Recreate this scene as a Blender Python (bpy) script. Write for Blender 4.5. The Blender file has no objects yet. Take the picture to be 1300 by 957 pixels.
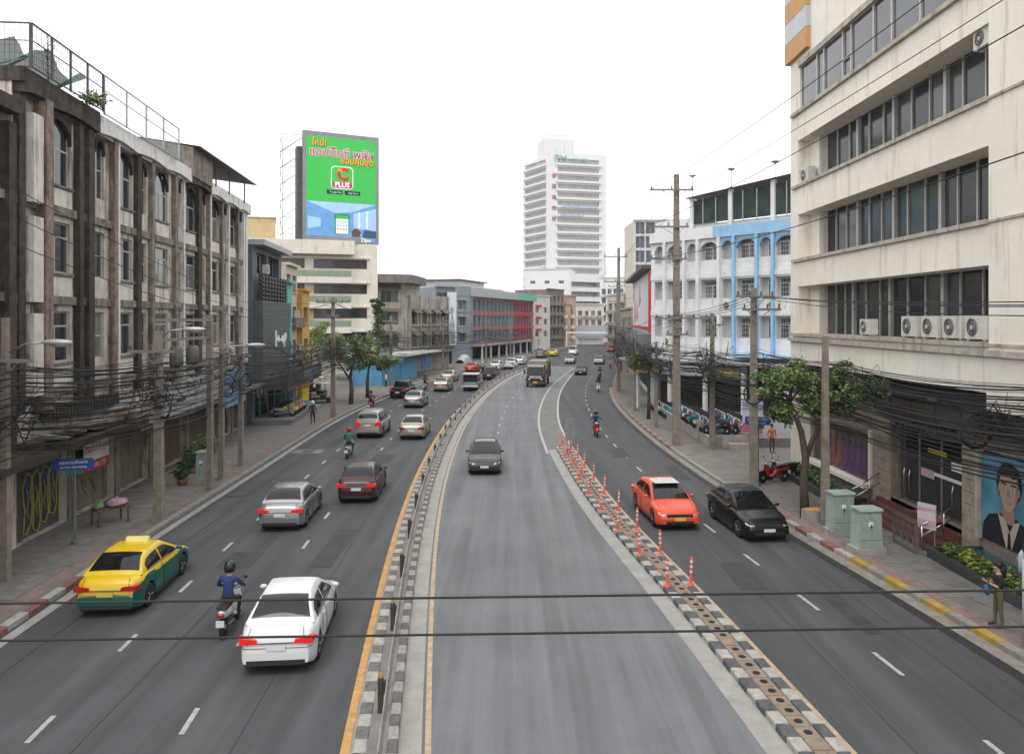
import bpy, bmesh, math, random
import numpy as np
from mathutils import Vector, Matrix, Quaternion
R = math.radians
random.seed(7)
SC = bpy.context.scene
COL = SC.collection
# ---------------------------------------------------------------- camera
cd = bpy.data.cameras.new('camera'); cam = bpy.data.objects.new('camera', cd); COL.objects.link(cam)
cam.location = (0, 0, 8.0); cam.rotation_euler = (R(90), 0, 0)
cd.sensor_width = 36; cd.lens = 27.0; cd.shift_x = 0; cd.shift_y = -0.0565
cd.clip_start = 0.1; cd.clip_end = 6000
SC.camera = cam
# ---------------------------------------------------------------- world, sun, exposure
SUN_EL, SUN_AZ = R(62), R(200)
w = bpy.data.worlds.new('World'); SC.world = w; w.use_nodes = True
nt = w.node_tree; nt.nodes.clear()
out = nt.nodes.new('ShaderNodeOutputWorld'); bg = nt.nodes.new('ShaderNodeBackground')
sky = nt.nodes.new('ShaderNodeTexSky'); sky.sky_type = 'NISHITA'; sky.sun_disc = False
sky.sun_elevation = SUN_EL; sky.sun_rotation = SUN_AZ; sky.dust_density = 4; sky.air_density = 1.0; sky.ozone_density = 1
hs = nt.nodes.new('ShaderNodeHueSaturation'); hs.inputs['Saturation'].default_value = 0.1
mx = nt.nodes.new('ShaderNodeMix'); mx.data_type = 'RGBA'; mx.inputs[0].default_value = 0.8
mx.inputs[7].default_value = (11.2, 11.4, 11.6, 1)
nt.links.new(sky.outputs[0], hs.inputs['Color']); nt.links.new(hs.outputs[0], mx.inputs[6])
nt.links.new(mx.outputs[2], bg.inputs[0]); bg.inputs[1].default_value = 0.10
nt.links.new(bg.outputs[0], out.inputs[0])
sl = bpy.data.lights.new('sun', 'SUN'); sl.energy = 0.9; sl.angle = R(30); sl.color = (1, .97, .93)
so = bpy.data.objects.new('sun', sl); COL.objects.link(so)
sd = Vector((math.sin(SUN_AZ) * math.cos(SUN_EL), math.cos(SUN_AZ) * math.cos(SUN_EL), math.sin(SUN_EL)))
so.rotation_euler = sd.to_track_quat('Z', 'Y').to_euler(); so.location = (0, 0, 60)
SC.view_settings.view_transform = 'Standard'; SC.view_settings.look = 'None'
SC.view_settings.exposure = 0.70; SC.view_settings.gamma = 1
SC.cycles.use_denoising = True
SC.cycles.max_bounces = 6; SC.cycles.volume_bounces = 2; SC.cycles.transparent_max_bounces = 8; SC.cycles.caustics_reflective = False; SC.cycles.caustics_refractive = False
SC.cycles.sample_clamp_indirect = 6
# ---------------------------------------------------------------- pixel survey of the photograph -> ground metres
F, H0 = 975.0, 8.0
def G(px, py, z=0.0):
    y = F * (H0 - z) / (py - 405.0); return Vector(((px - 650.0) / F * y, y, z))
def Pt(px, py, y): return Vector(((px - 650.0) / F * y, y, H0 - (py - 405.0) / F * y))
# ---------------------------------------------------------------- materials
MATS = {}
def mat(name, col=(.5, .5, .5), rough=.75, metal=0., var=.18, scale=1.5, bump=0., bscale=30., streak=0., scol=(.05, .045, .04), coat=0., spec=.4, emit=0., sscale=1.2, vec=None, fine=0.1, trans=0., alpha=1.):
    if name in MATS: return MATS[name]
    m = bpy.data.materials.new(name); m.use_nodes = True; MATS[name] = m
    n, l = m.node_tree.nodes, m.node_tree.links
    b = n['Principled BSDF']
    b.inputs['Roughness'].default_value = rough; b.inputs['Metallic'].default_value = metal
    b.inputs['Specular IOR Level'].default_value = spec
    if coat: b.inputs['Coat Weight'].default_value = coat; b.inputs['Coat Roughness'].default_value = .06
    if trans: b.inputs['Transmission Weight'].default_value = trans
    if alpha < 1: b.inputs['Alpha'].default_value = alpha
    c4 = (*col, 1)
    b.inputs['Base Color'].default_value = c4
    geo = n.new('ShaderNodeNewGeometry'); pos = geo.outputs['Position']
    last = None
    def mult(a_sock, a_col, fac_sock, lo, hi):
        mr = n.new('ShaderNodeMapRange'); mr.inputs[1].default_value = .25; mr.inputs[2].default_value = .75
        mr.inputs[3].default_value = lo; mr.inputs[4].default_value = hi; l.new(fac_sock, mr.inputs[0])
        vm = n.new('ShaderNodeVectorMath'); vm.operation = 'SCALE'
        if a_sock: l.new(a_sock, vm.inputs[0])
        else: vm.inputs[0].default_value = a_col
        l.new(mr.outputs[0], vm.inputs['Scale']); return vm.outputs[0]
    if var > 0:
        nz = n.new('ShaderNodeTexNoise'); nz.inputs['Scale'].default_value = scale; nz.inputs['Detail'].default_value = 6
        nz.inputs['Roughness'].default_value = .62; l.new(pos, nz.inputs['Vector'])
        last = mult(None, col, nz.outputs[0], 1 - var, 1 + var)
    if fine > 0 and var > 0:
        nf = n.new('ShaderNodeTexNoise'); nf.inputs['Scale'].default_value = 45; nf.inputs['Detail'].default_value = 3
        l.new(pos, nf.inputs['Vector']); last = mult(last, col, nf.outputs[0], 1 - fine, 1 + fine)
    if streak > 0:
        mp = n.new('ShaderNodeVectorMath'); mp.operation = 'MULTIPLY'; mp.inputs[1].default_value = (2.2 * sscale, 2.2 * sscale, .22 * sscale)
        l.new(pos, mp.inputs[0])
        ns = n.new('ShaderNodeTexNoise'); ns.inputs['Scale'].default_value = 1; ns.inputs['Detail'].default_value = 7; ns.inputs['Roughness'].default_value = .7
        l.new(mp.outputs[0], ns.inputs['Vector'])
        mr = n.new('ShaderNodeMapRange'); mr.inputs[1].default_value = .60 - .22 * streak; mr.inputs[2].default_value = .70 - .16 * streak
        mr.inputs[3].default_value = 0; mr.inputs[4].default_value = min(1, .35 + .6 * streak); mr.interpolation_type = 'SMOOTHSTEP'
        l.new(ns.outputs[0], mr.inputs[0])
        mi = n.new('ShaderNodeMix'); mi.data_type = 'RGBA'; l.new(mr.outputs[0], mi.inputs[0])
        if last: l.new(last, mi.inputs[6])
        else: mi.inputs[6].default_value = c4
        mi.inputs[7].default_value = (*scol, 1); last = mi.outputs[2]
    if last: l.new(last, b.inputs['Base Color'])
    if emit:
        b.inputs['Emission Strength'].default_value = emit
        if last: l.new(last, b.inputs['Emission Color'])
        else: b.inputs['Emission Color'].default_value = c4
    if bump:
        nb = n.new('ShaderNodeTexNoise'); nb.inputs['Scale'].default_value = bscale; nb.inputs['Detail'].default_value = 4; l.new(pos, nb.inputs['Vector'])
        bp = n.new('ShaderNodeBump'); bp.inputs['Strength'].default_value = bump; bp.inputs['Distance'].default_value = .02
        l.new(nb.outputs[0], bp.inputs['Height']); l.new(bp.outputs[0], b.inputs['Normal'])
    return m
def paint(name, col, rough=.35): return mat(name, col, rough, 0, .03, .8, coat=.35, fine=0, spec=.3)
# ---------------------------------------------------------------- mesh building
class MB:
    def __init__(s): s.v = []; s.f = []; s.m = []; s.cur = 0
    def quad(s, *p):
        i = len(s.v); s.v += [tuple(q) for q in p]; s.f.append(tuple(range(i, i + len(p)))); s.m.append(s.cur); return s
    def box(s, x0, x1, y0, y1, z0, z1):
        i = len(s.v); s.v += [(x0, y0, z0), (x1, y0, z0), (x1, y1, z0), (x0, y1, z0), (x0, y0, z1), (x1, y0, z1), (x1, y1, z1), (x0, y1, z1)]
        for f in ((0, 3, 2, 1), (4, 5, 6, 7), (0, 1, 5, 4), (1, 2, 6, 5), (2, 3, 7, 6), (3, 0, 4, 7)): s.f.append(tuple(i + k for k in f)); s.m.append(s.cur)
        return s
    def cbox(s, c, d, mtx=None):
        i = len(s.v); s.box(c[0] - d[0] / 2, c[0] + d[0] / 2, c[1] - d[1] / 2, c[1] + d[1] / 2, c[2] - d[2] / 2, c[2] + d[2] / 2)
        if mtx is not None:
            for k in range(i, len(s.v)): s.v[k] = tuple(mtx @ Vector(s.v[k]))
        return s
    def bar(s, a, b, w, h=None):
        """square bar from a to b"""
        h = h or w; a, b = Vector(a), Vector(b); d = (b - a).normalized()
        up = Vector((0, 0, 1)) if abs(d.z) < .95 else Vector((1, 0, 0))
        u = d.cross(up).normalized() * w / 2; v = u.cross(d).normalized() * h / 2
        i = len(s.v)
        for p in (a, b):
            for q in (u + v, u - v, -u - v, -u + v): s.v.append(tuple(p + q))
        for k in range(4): s.f.append((i + k, i + (k + 1) % 4, i + 4 + (k + 1) % 4, i + 4 + k)); s.m.append(s.cur)
        s.f.append((i + 3, i + 2, i + 1, i)); s.f.append((i + 4, i + 5, i + 6, i + 7)); s.m += [s.cur] * 2
        return s
    def tube(s, pts, r, n=6, cap=True):
        pts = [Vector(p) for p in pts]; rs = r if isinstance(r, (list, tuple)) else [r] * len(pts)
        i0 = len(s.v); pu = None
        for k, p in enumerate(pts):
            d = (pts[min(k + 1, len(pts) - 1)] - pts[max(k - 1, 0)])
            d = d.normalized() if d.length > 1e-9 else Vector((0, 0, 1))
            if pu is None:
                pu = d.cross(Vector((0, 0, 1)) if abs(d.z) < .9 else Vector((1, 0, 0))).normalized()
            else:
                pu = (pu - d * pu.dot(d)); pu = pu.normalized() if pu.length > 1e-6 else d.orthogonal().normalized()
            v = d.cross(pu)
            for j in range(n):
                a = 2 * math.pi * j / n; s.v.append(tuple(p + (pu * math.cos(a) + v * math.sin(a)) * rs[k]))
        for k in range(len(pts) - 1):
            for j in range(n):
                a = i0 + k * n + j; b = i0 + k * n + (j + 1) % n
                s.f.append((a, b, b + n, a + n)); s.m.append(s.cur)
        if cap:
            s.f.append(tuple(range(i0 + n - 1, i0 - 1, -1))); e = i0 + (len(pts) - 1) * n; s.f.append(tuple(range(e, e + n))); s.m += [s.cur] * 2
        return s
    def lathe(s, prof, n=12, c=(0, 0, 0), ax='z'):
        i0 = len(s.v)
        for r, h in prof:
            for j in range(n):
                a = 2 * math.pi * j / n; x, y = r * math.cos(a), r * math.sin(a)
                p = (x, y, h) if ax == 'z' else ((x, h, y) if ax == 'y' else (h, x, y))
                s.v.append((p[0] + c[0], p[1] + c[1], p[2] + c[2]))
        for k in range(len(prof) - 1):
            for j in range(n):
                a = i0 + k * n + j; b = i0 + k * n + (j + 1) % n; s.f.append((a, b, b + n, a + n)); s.m.append(s.cur)
        s.f.append(tuple(range(i0, i0 + n))); e = i0 + (len(prof) - 1) * n; s.f.append(tuple(range(e, e + n))); s.m += [s.cur] * 2
        return s
    def prism(s, poly, t0, t1, ax='y'):
        """extrude a 2D polygon; ax = axis of extrusion"""
        def mk(p, t): return (p[0], t, p[1]) if ax == 'y' else ((t, p[0], p[1]) if ax == 'x' else (p[0], p[1], t))
        i = len(s.v); n = len(poly); s.v += [mk(p, t0) for p in poly] + [mk(p, t1) for p in poly]
        s.f.append(tuple(range(i, i + n))); s.f.append(tuple(range(i + 2 * n - 1, i + n - 1, -1))); s.m += [s.cur] * 2
        for k in range(n): s.f.append((i + k, i + n + k, i + n + (k + 1) % n, i + (k + 1) % n)); s.m.append(s.cur)
        return s
    def ball(s, c, r, n=10, m=6):
        rx, ry, rz = r if isinstance(r, (tuple, list)) else (r, r, r)
        i0 = len(s.v)
        for k in range(m + 1):
            t = math.pi * k / m - math.pi / 2
            for j in range(n):
                a = 2 * math.pi * j / n
                s.v.append((c[0] + rx * math.cos(t) * math.cos(a), c[1] + ry * math.cos(t) * math.sin(a), c[2] + rz * math.sin(t)))
        for k in range(m):
            for j in range(n):
                a = i0 + k * n + j; b = i0 + k * n + (j + 1) % n; s.f.append((a, b, b + n, a + n)); s.m.append(s.cur)
        return s
    def mesh(s, name, mats, smooth=False, fixn=True):
        me = bpy.data.meshes.new(name); me.from_pydata(s.v, [], s.f)
        ms = mats if isinstance(mats, (list, tuple)) else [mats]
        for m in ms: me.materials.append(m)
        if len(ms) > 1: me.polygons.foreach_set('material_index', s.m)
        if smooth: me.polygons.foreach_set('use_smooth', [True] * len(s.f))
        if fixn and len(s.f) < 60000:
            bm = bmesh.new(); bm.from_mesh(me)
            if smooth: bmesh.ops.remove_doubles(bm, verts=bm.verts, dist=1e-5)
            bmesh.ops.recalc_face_normals(bm, faces=bm.faces); bm.to_mesh(me); bm.free()
        me.update(); return me
    def build(s, name, mats, parent=None, loc=(0, 0, 0), rz=0., smooth=False, fixn=True, **kw):
        return link(name, s.mesh(name, mats, smooth, fixn), parent, loc, rz, **kw)
def link(name, me, parent=None, loc=(0, 0, 0), rz=0., label=None, cat=None, group=None, kind=None):
    o = bpy.data.objects.new(name, me); COL.objects.link(o); o.parent = parent
    o.location = loc
    if rz: o.rotation_euler = (0, 0, rz)
    tag(o, label, cat, group, kind); return o
def tag(o, label=None, cat=None, group=None, kind=None):
    if label: o['label'] = label
    if cat: o['category'] = cat
    if group: o['group'] = group
    if kind: o['kind'] = kind
    return o
def thing(name, label, cat, loc=(0, 0, 0), rz=0., group=None, scale=None):
    o = bpy.data.objects.new(name, None); COL.objects.link(o); o.empty_display_size = .2
    o.location = loc; o.rotation_euler = (0, 0, rz)
    if scale: o.scale = (scale,) * 3
    return tag(o, label, cat, group)
def copy_tree(o, parent=None):
    c = o.copy(); COL.objects.link(c); c.parent = parent
    for ch in list(o.children): copy_tree(ch, c)
    return c
BOXC = {}
def bx(name, m, parent, x0, x1, y0, y1, z0, z1, bevel=0, **kw):
    """one box part; alike boxes share a mesh"""
    if x1 < x0: x0, x1 = x1, x0
    if y1 < y0: y0, y1 = y1, y0
    if z1 < z0: z0, z1 = z1, z0
    k = (round(x1 - x0, 3), round(y1 - y0, 3), round(z1 - z0, 3), m.name)
    if k not in BOXC:
        b = MB(); b.box(-k[0] / 2, k[0] / 2, -k[1] / 2, k[1] / 2, 0, k[2]); BOXC[k] = b.mesh(name, m)
    return link(name, BOXC[k], parent, ((x0 + x1) / 2, (y0 + y1) / 2, z0), **kw)
def text(name, s, size, m, parent, loc, rot=(R(90), 0, 0), depth=.01, align='CENTER', sx=1., bold=0., **kw):
    c = bpy.data.curves.new(name, 'FONT'); c.body = s; c.size = size; c.extrude = depth; c.align_x = align; c.align_y = 'CENTER'; c.offset = bold; c.resolution_u = 2
    t = bpy.data.objects.new(name, c); COL.objects.link(t)
    me = bpy.data.meshes.new_from_object(t)
    bpy.data.objects.remove(t); bpy.data.curves.remove(c)
    me.materials.clear(); me.materials.append(m)
    o = link(name, me, parent, loc, **kw); o.rotation_euler = rot; o.scale = (sx, 1, 1); return o
def spline(pts):
    xs = np.array([p[0] for p in pts], float); ys = np.array([p[1] for p in pts], float); n = len(xs)
    h = np.diff(xs); A = np.eye(n); r = np.zeros(n)
    for i in range(1, n - 1):
        A[i, i - 1], A[i, i], A[i, i + 1] = h[i - 1], 2 * (h[i - 1] + h[i]), h[i]
        r[i] = 3 * ((ys[i + 1] - ys[i]) / h[i] - (ys[i] - ys[i - 1]) / h[i - 1])
    c = np.linalg.solve(A, r); b = np.diff(ys) / h - h * (2 * c[:-1] + c[1:]) / 3; d = np.diff(c) / (3 * h)
    def f(x):
        if x >= xs[-1]: return float(ys[-1] + (x - xs[-1]) * (b[-1] + 2 * c[-2] * h[-1] + 3 * d[-1] * h[-1] ** 2))
        i = max(0, min(n - 2, int(np.searchsorted(xs, x)) - 1)); t = x - xs[i]
        return float(ys[i] + b[i] * t + c[i] * t * t + d[i] * t ** 3)
    return f
# ---------------------------------------------------------------- shared materials
WHITE = mat('white_paint', (.72, .72, .7), .6, var=.1)
BLACK = mat('black_plastic', (.02, .02, .021), .5, var=.1)
RUBBER = mat('rubber', (.018, .018, .019), .85, var=.15)
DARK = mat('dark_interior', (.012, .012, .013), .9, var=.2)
GLASS = mat('window_glass', (.035, .04, .045), .06, var=.25, scale=.6, spec=.6, fine=0)
GLASSC = mat('curtained_glass', (.16, .16, .15), .12, var=.35, scale=1.3, spec=.6)
CARGLASS = mat('car_glass', (.008, .009, .010), .04, var=0, spec=.45)
CHROME = mat('chrome', (.6, .6, .6), .2, 1., var=0)
STEEL = mat('galvanised_steel', (.36, .37, .38), .45, .7, var=.2, scale=4)
RUST = mat('rusty_steel', (.14, .09, .06), .85, .1, var=.4, scale=6)
CONC = mat('concrete', (.30, .285, .26), .9, var=.25, bump=.25, streak=.25)
POLE = mat('pole_concrete', (.22, .19, .155), .9, var=.35, scale=3, bump=.2, streak=.2)
CABLE = mat('cable_sheath', (.012, .012, .012), .7, var=.2)
ALU = mat('aluminium_frame', (.42, .41, .39), .5, .3, var=.15)
WFRAME = mat('window_frame_paint', (.4, .375, .33), .6, var=.2)
# ================================================================ body prototypes (one continuous skinned mesh per pose)
PROTO = {}
def body_proto(key, J, bones):
    """J: name -> (x,y,z,radius); bones: (a,b,region)"""
    names = list(J); idx = {n: i for i, n in enumerate(names)}
    me = bpy.data.meshes.new('body'); me.from_pydata([J[n][:3] for n in names], [(idx[a], idx[b]) for a, b, r in bones], [])
    o = bpy.data.objects.new('body', me); COL.objects.link(o)
    md = o.modifiers.new('skin', 'SKIN'); md.use_smooth_shade = True; md.branch_smoothing = .3
    sv = me.skin_vertices[0].data
    for n in names:
        r = J[n][3]; sv[idx[n]].radius = r if isinstance(r, tuple) else (r, r); sv[idx[n]].use_root = (n == 'pelvis')
    ss = o.modifiers.new('sub', 'SUBSURF'); ss.levels = 1; ss.render_levels = 1
    dg = bpy.context.evaluated_depsgraph_get(); m2 = bpy.data.meshes.new_from_object(o.evaluated_get(dg))
    bpy.data.objects.remove(o)
    segs = [(Vector(J[a][:3]), Vector(J[b][:3]), r) for a, b, r in bones]
    for p in m2.polygons:
        c = p.center; best = 9; reg = 0
        for a, b, r in segs:
            d = b - a; t = max(0, min(1, (c - a).dot(d) / max(1e-9, d.length_squared))); q = (c - (a + d * t)).length
            if q < best: best = q; reg = r
        p.material_index = reg; p.use_smooth = True
    PROTO[key] = m2
SKN, SHI, PAN, SHO = 0, 1, 2, 3
def hand(J, B, s, wrist, dirv, key):
    """palm, four fingers and a thumb from the wrist along dirv"""
    w_ = Vector(J[wrist][:3]); d = Vector(dirv).normalized(); side = Vector((1, 0, 0)) if abs(d.x) < .8 else Vector((0, 1, 0)); side = (side - d * side.dot(d)).normalized(); cur = d.cross(side).normalized() * .3
    pm = w_ + d * .08; J[key + 'palm'] = (*pm, .03); B.append((wrist, key + 'palm', SKN))
    for k, ln in enumerate((.065, .075, .07, .055)):
        a = pm + side * (k - 1.5) * .021 + d * .02; b = a + d * ln * .6 + cur * .04; J[key + 'f%da' % k] = (*a, .0105); J[key + 'f%db' % k] = (*b, .0085); B.append((key + 'palm', key + 'f%da' % k, SKN)); B.append((key + 'f%da' % k, key + 'f%db' % k, SKN))
    t = w_ + d * .05 - side * s * .045; J[key + 'th'] = (*t, .011); B.append((wrist, key + 'th', SKN))
def head(J, B, n, fwd=(0, 1, 0)):
    f = Vector(fwd).normalized(); c = Vector(J[n][:3]); J['jaw'] = (*(c + Vector((0, 0, .075)) + f * .015), .068); J['skull'] = (*(c + Vector((0, 0, .15)) - f * .01), .088); J['crown'] = (*(c + Vector((0, 0, .215)) - f * .015), .06); J['nose'] = (*(c + Vector((0, 0, .115)) + f * .105), .014)
    B += [(n, 'jaw', SKN), ('jaw', 'skull', SKN), ('skull', 'crown', SKN), ('jaw', 'nose', SKN)]
def rider_pose():
    J = {'pelvis': (0, -.22, .86, (.15, .12)), 'waist': (0, -.19, 1.03, (.135, .105)), 'chest': (0, -.12, 1.25, (.165, .115)), 'neckb': (0, -.07, 1.40, .07), 'neck': (0, -.045, 1.46, .052)}
    B = [('pelvis', 'waist', SHI), ('waist', 'chest', SHI), ('chest', 'neckb', SHI), ('neckb', 'neck', SKN)]; head(J, B, 'neck')
    for s, t in ((-1, 'l'), (1, 'r')):
        J.update({t + 'sh': (s * .19, -.11, 1.34, .068), t + 'el': (s * .31, .02, 1.12, .05), t + 'wr': (s * .30, .27, 1.06, .033), t + 'hip': (s * .1, -.16, .83, .098), t + 'kn': (s * .19, .24, .74, .066), t + 'an': (s * .16, .17, .37, .042), t + 'toe': (s * .17, .35, .325, .04)})
        B += [('chest', t + 'sh', SHI), (t + 'sh', t + 'el', SHI), (t + 'el', t + 'wr', SHI), ('pelvis', t + 'hip', PAN), (t + 'hip', t + 'kn', PAN), (t + 'kn', t + 'an', PAN), (t + 'an', t + 'toe', SHO)]; hand(J, B, s, t + 'wr', (0, 1, -.15), t)
    body_proto('rider', J, B)
def stand_pose(key, stride=0., arms='down'):
    J = {'pelvis': (0, 0, .93, (.15, .11)), 'waist': (0, .0, 1.08, (.13, .1)), 'chest': (0, .0, 1.28, (.165, .11)), 'neckb': (0, -.01, 1.42, .066), 'neck': (0, 0, 1.47, .05)}
    B = [('pelvis', 'waist', SHI), ('waist', 'chest', SHI), ('chest', 'neckb', SHI), ('neckb', 'neck', SKN)]; head(J, B, 'neck', (0, 1, -.1))
    for s, t in ((-1, 'l'), (1, 'r')):
        st = stride * s
        J.update({t + 'hip': (s * .095, 0, .87, .098), t + 'kn': (s * .1, st * .5 + .02, .48, .064), t + 'an': (s * .1, st, .09, .042), t + 'toe': (s * .12, st + .17, .04, .038)})
        if arms == 'down': J.update({t + 'sh': (s * .19, 0, 1.37, .062), t + 'el': (s * .25, -.03 - st * .3, 1.1, .045), t + 'wr': (s * .26, .04 - st * .6, .86, .032)}); dv = (0, .1, -1)
        else: J.update({t + 'sh': (s * .19, 0, 1.37, .062), t + 'el': (s * .23, .05, 1.1, .045), t + 'wr': (s * .07, .27, 1.18, .032)}); dv = (-s * .3, .8, .5)
        sk = SKN if arms == 'phone' else SHI
        B += [('chest', t + 'sh', SHI), (t + 'sh', t + 'el', SHI), (t + 'el', t + 'wr', sk), ('pelvis', t + 'hip', PAN), (t + 'hip', t + 'kn', PAN), (t + 'kn', t + 'an', PAN), (t + 'an', t + 'toe', SHO)]; hand(J, B, s, t + 'wr', dv, t)
    body_proto(key, J, B)
rider_pose(); stand_pose('stand'); stand_pose('walk', .24); stand_pose('phone', .06, 'phone')
HAIRM = mat('black_hair', (.012, .010, .009), .55, var=.2); SKINM = mat('skin_tone', (.36, .22, .15), .6, var=.08); SHOEM = mat('shoe_dark', (.03, .028, .026), .7)
def person(pose, label, loc, rz, shirt, pants, hair='short', helmet=None, scale=1., group=None, shoes=None, skin=None):
    t = thing('person', label, 'person', loc, rz, group, scale)
    me = PROTO[pose].copy()
    for m in (skin or SKINM, shirt, pants, shoes or SHOEM): me.materials.append(m)
    link('body', me, t)
    hz = 1.46 if pose == 'rider' else 1.47; hy = -.045 if pose == 'rider' else 0
    if helmet:
        b = MB(); prof = [(.135, hz + .03), (.145, hz + .12), (.14, hz + .2), (.1, hz + .275), (.03, hz + .305), (.0, hz + .306)]; b.lathe(prof, 14, c=(0, hy, 0)); h = b.build('helmet', helmet, t, smooth=True)
        v = MB(); v.prism([(.1 * math.sin(a) * 1.5, hy + .1 * math.cos(a) * 1.5) for a in [R(-60 + 20 * k) for k in range(7)]] + [(.09 * math.sin(a) * 1.4, hy + .09 * math.cos(a) * 1.4) for a in [R(60 - 20 * k) for k in range(7)]], hz + .06, hz + .17, 'z'); v.build('visor', mat('visor_black', (.01, .01, .012), .08, var=0), h)
    else:
        b = MB(); b.ball((0, hy - .02, hz + .17), (.1, .112, .105), 12, 8)
        if hair == 'long': b.tube([(0, hy - .06, hz + .18), (0, hy - .1, hz + .02), (0, hy - .11, hz - .14)], [.085, .095, .06], 8)
        b.build('hair', HAIRM, t, smooth=True)
    return t
def cloth(n, c): return mat('cloth_' + n, c, .9, var=.25, scale=9)
# ================================================================ road, pavements, medians
LK = spline([(4, -11.9), (17, -12.75), (28, -13.3), (38, -13.55), (49, -13.85), (61, -14.0), (72, -13.55), (84, -12.55), (96, -11.2), (108, -9.4), (118, -7.2), (128, -4.7), (142, -1.2), (165, 4.8), (190, 10.8), (223, 18), (300, 34), (420, 58)])
LO = spline([(4, -2.1), (17, -3.45), (25.6, -4.2), (36, -4.82), (48, -5.12), (59, -5.1), (71, -4.65), (82, -4.0), (92, -3.1), (107, -1.3), (121, 1.2), (140, 5), (165, 10.5), (190, 16), (223, 23), (300, 40), (420, 64)])
RK = spline([(4, 12.6), (17.7, 11.9), (22.4, 11.45), (29, 10.75), (36, 10.2), (47.6, 9.66), (58, 9.6), (73, 10.1), (90.7, 11.9), (106, 14.2), (132, 19.2), (165, 26.2), (190, 31.5), (223, 38.5), (300, 55), (420, 79)])
RM = spline([(4, 6.0), (16.85, 4.96), (22, 4.5), (29.8, 3.68), (37, 3.15), (47, 2.72)])
WL = spline([(45.7, 2.13), (55.3, 2.0), (65, 2.3), (78, 3.25), (98.7, 5.7), (115, 8.4), (132, 11.3)])
WR = spline([(47.3, 3.75), (57.8, 3.62), (68, 4.05), (83, 5.2), (102, 7.5), (117, 9.6), (132, 11.9)])
def ys_range(a, b, st=None):
    o = []; y = a
    while y < b - 1e-6: o.append(y); y += st or max(.6, y * .022)
    o.append(b); return o
def ribbon(mb, fa, fb, ya, yb, z, st=None, z2=None):
    ys = ys_range(ya, yb, st)
    for a, b in zip(ys[:-1], ys[1:]):
        mb.quad((fa(a), a, z), (fb(a), a, z2 if z2 is not None else z), (fb(b), b, z2 if z2 is not None else z), (fa(b), b, z))
    return mb
def asphalt_mat(name='asphalt', base=(.058, .059, .063), pale=(.12, .115, .105), amt=.4):
    m = bpy.data.materials.new(name); m.use_nodes = True; n, l = m.node_tree.nodes, m.node_tree.links; b = n['Principled BSDF']
    geo = n.new('ShaderNodeNewGeometry'); sp = n.new('ShaderNodeSeparateXYZ'); l.new(geo.outputs[0], sp.inputs[0])
    def noise(sc, det, vecscale=None):
        t = n.new('ShaderNodeTexNoise'); t.inputs['Scale'].default_value = sc; t.inputs['Detail'].default_value = det; t.inputs['Roughness'].default_value = .65
        if vecscale:
            v = n.new('ShaderNodeVectorMath'); v.operation = 'MULTIPLY'; v.inputs[1].default_value = vecscale; l.new(geo.outputs[0], v.inputs[0]); l.new(v.outputs[0], t.inputs['Vector'])
        else: l.new(geo.outputs[0], t.inputs['Vector'])
        return t.outputs[0]
    def rng(s, a, b_, lo, hi):
        r = n.new('ShaderNodeMapRange'); r.inputs[1].default_value = a; r.inputs[2].default_value = b_; r.inputs[3].default_value = lo; r.inputs[4].default_value = hi; l.new(s, r.inputs[0]); return r.outputs[0]
    def mul(a, b_):
        k = n.new('ShaderNodeMath'); k.operation = 'MULTIPLY'; l.new(a, k.inputs[0]); l.new(b_, k.inputs[1]); return k.outputs[0]
    big = rng(noise(.22, 5), .3, .7, .86, 1.16)
    lane = rng(noise(1, 6, (1.5, .04, 1)), .3, .7, .7, 1.26)     # worn tracks along the traffic
    grain = rng(noise(60, 2), .25, .75, .8, 1.2)
    wash = rng(noise(1, 8, (.9, .12, 1)), .56, .76, 0., amt)      # dusty pale wash
    k = mul(mul(big, lane), grain)
    vm = n.new('ShaderNodeVectorMath'); vm.operation = 'SCALE'; vm.inputs[0].default_value = base; l.new(k, vm.inputs['Scale'])
    mi = n.new('ShaderNodeMix'); mi.data_type = 'RGBA'; l.new(wash, mi.inputs[0]); l.new(vm.outputs[0], mi.inputs[6]); mi.inputs[7].default_value = (*pale, 1)
    l.new(mi.outputs[2], b.inputs['Base Color']); b.inputs['Roughness'].default_value = .82; b.inputs['Specular IOR Level'].default_value = .35
    bp = n.new('ShaderNodeBump'); bp.inputs['Strength'].default_value = .25; bp.inputs['Distance'].default_value = .01; l.new(noise(90, 3), bp.inputs['Height']); l.new(bp.outputs[0], b.inputs['Normal'])
    return m
ASPH = asphalt_mat()
ASPHC = asphalt_mat('worn_pale_asphalt', (.128, .131, .137), (.19, .182, .168), .5)
PAVE = mat('pavement_concrete', (.155, .14, .126), .92, var=.3, scale=1.1, bump=.2, fine=.15)
PAVE2 = mat('pavement_slab', (.175, .16, .146), .92, var=.25, scale=2.5, bump=.2, fine=.12)
BAND = mat('concrete_gutter', (.27, .26, .24), .9, var=.22, scale=1.6, bump=.15, fine=.15)
LINEW = mat('road_paint_white', (.32, .32, .315), .7, var=.4, scale=7, fine=.25)
LINEO = mat('road_paint_orange', (.42, .235, .075), .7, var=.3, scale=3.5, fine=.25)
LINEOW = mat('road_paint_orange_worn', (.36, .27, .18), .75, var=.35, scale=4, fine=.3)
KW = mat('kerb_white', (.31, .29, .262), .85, var=.35, scale=5, fine=.2)
KB = mat('kerb_black', (.075, .076, .08), .85, var=.45, scale=5, fine=.25)
KR = mat('kerb_red', (.2, .08, .068), .85, var=.4, scale=5, fine=.2)
KY = mat('kerb_yellow', (.34, .215, .045), .85, var=.3, scale=4, fine=.2)
KC = mat('kerb_plain', (.22, .2, .18), .9, var=.3, scale=4, fine=.2)
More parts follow.
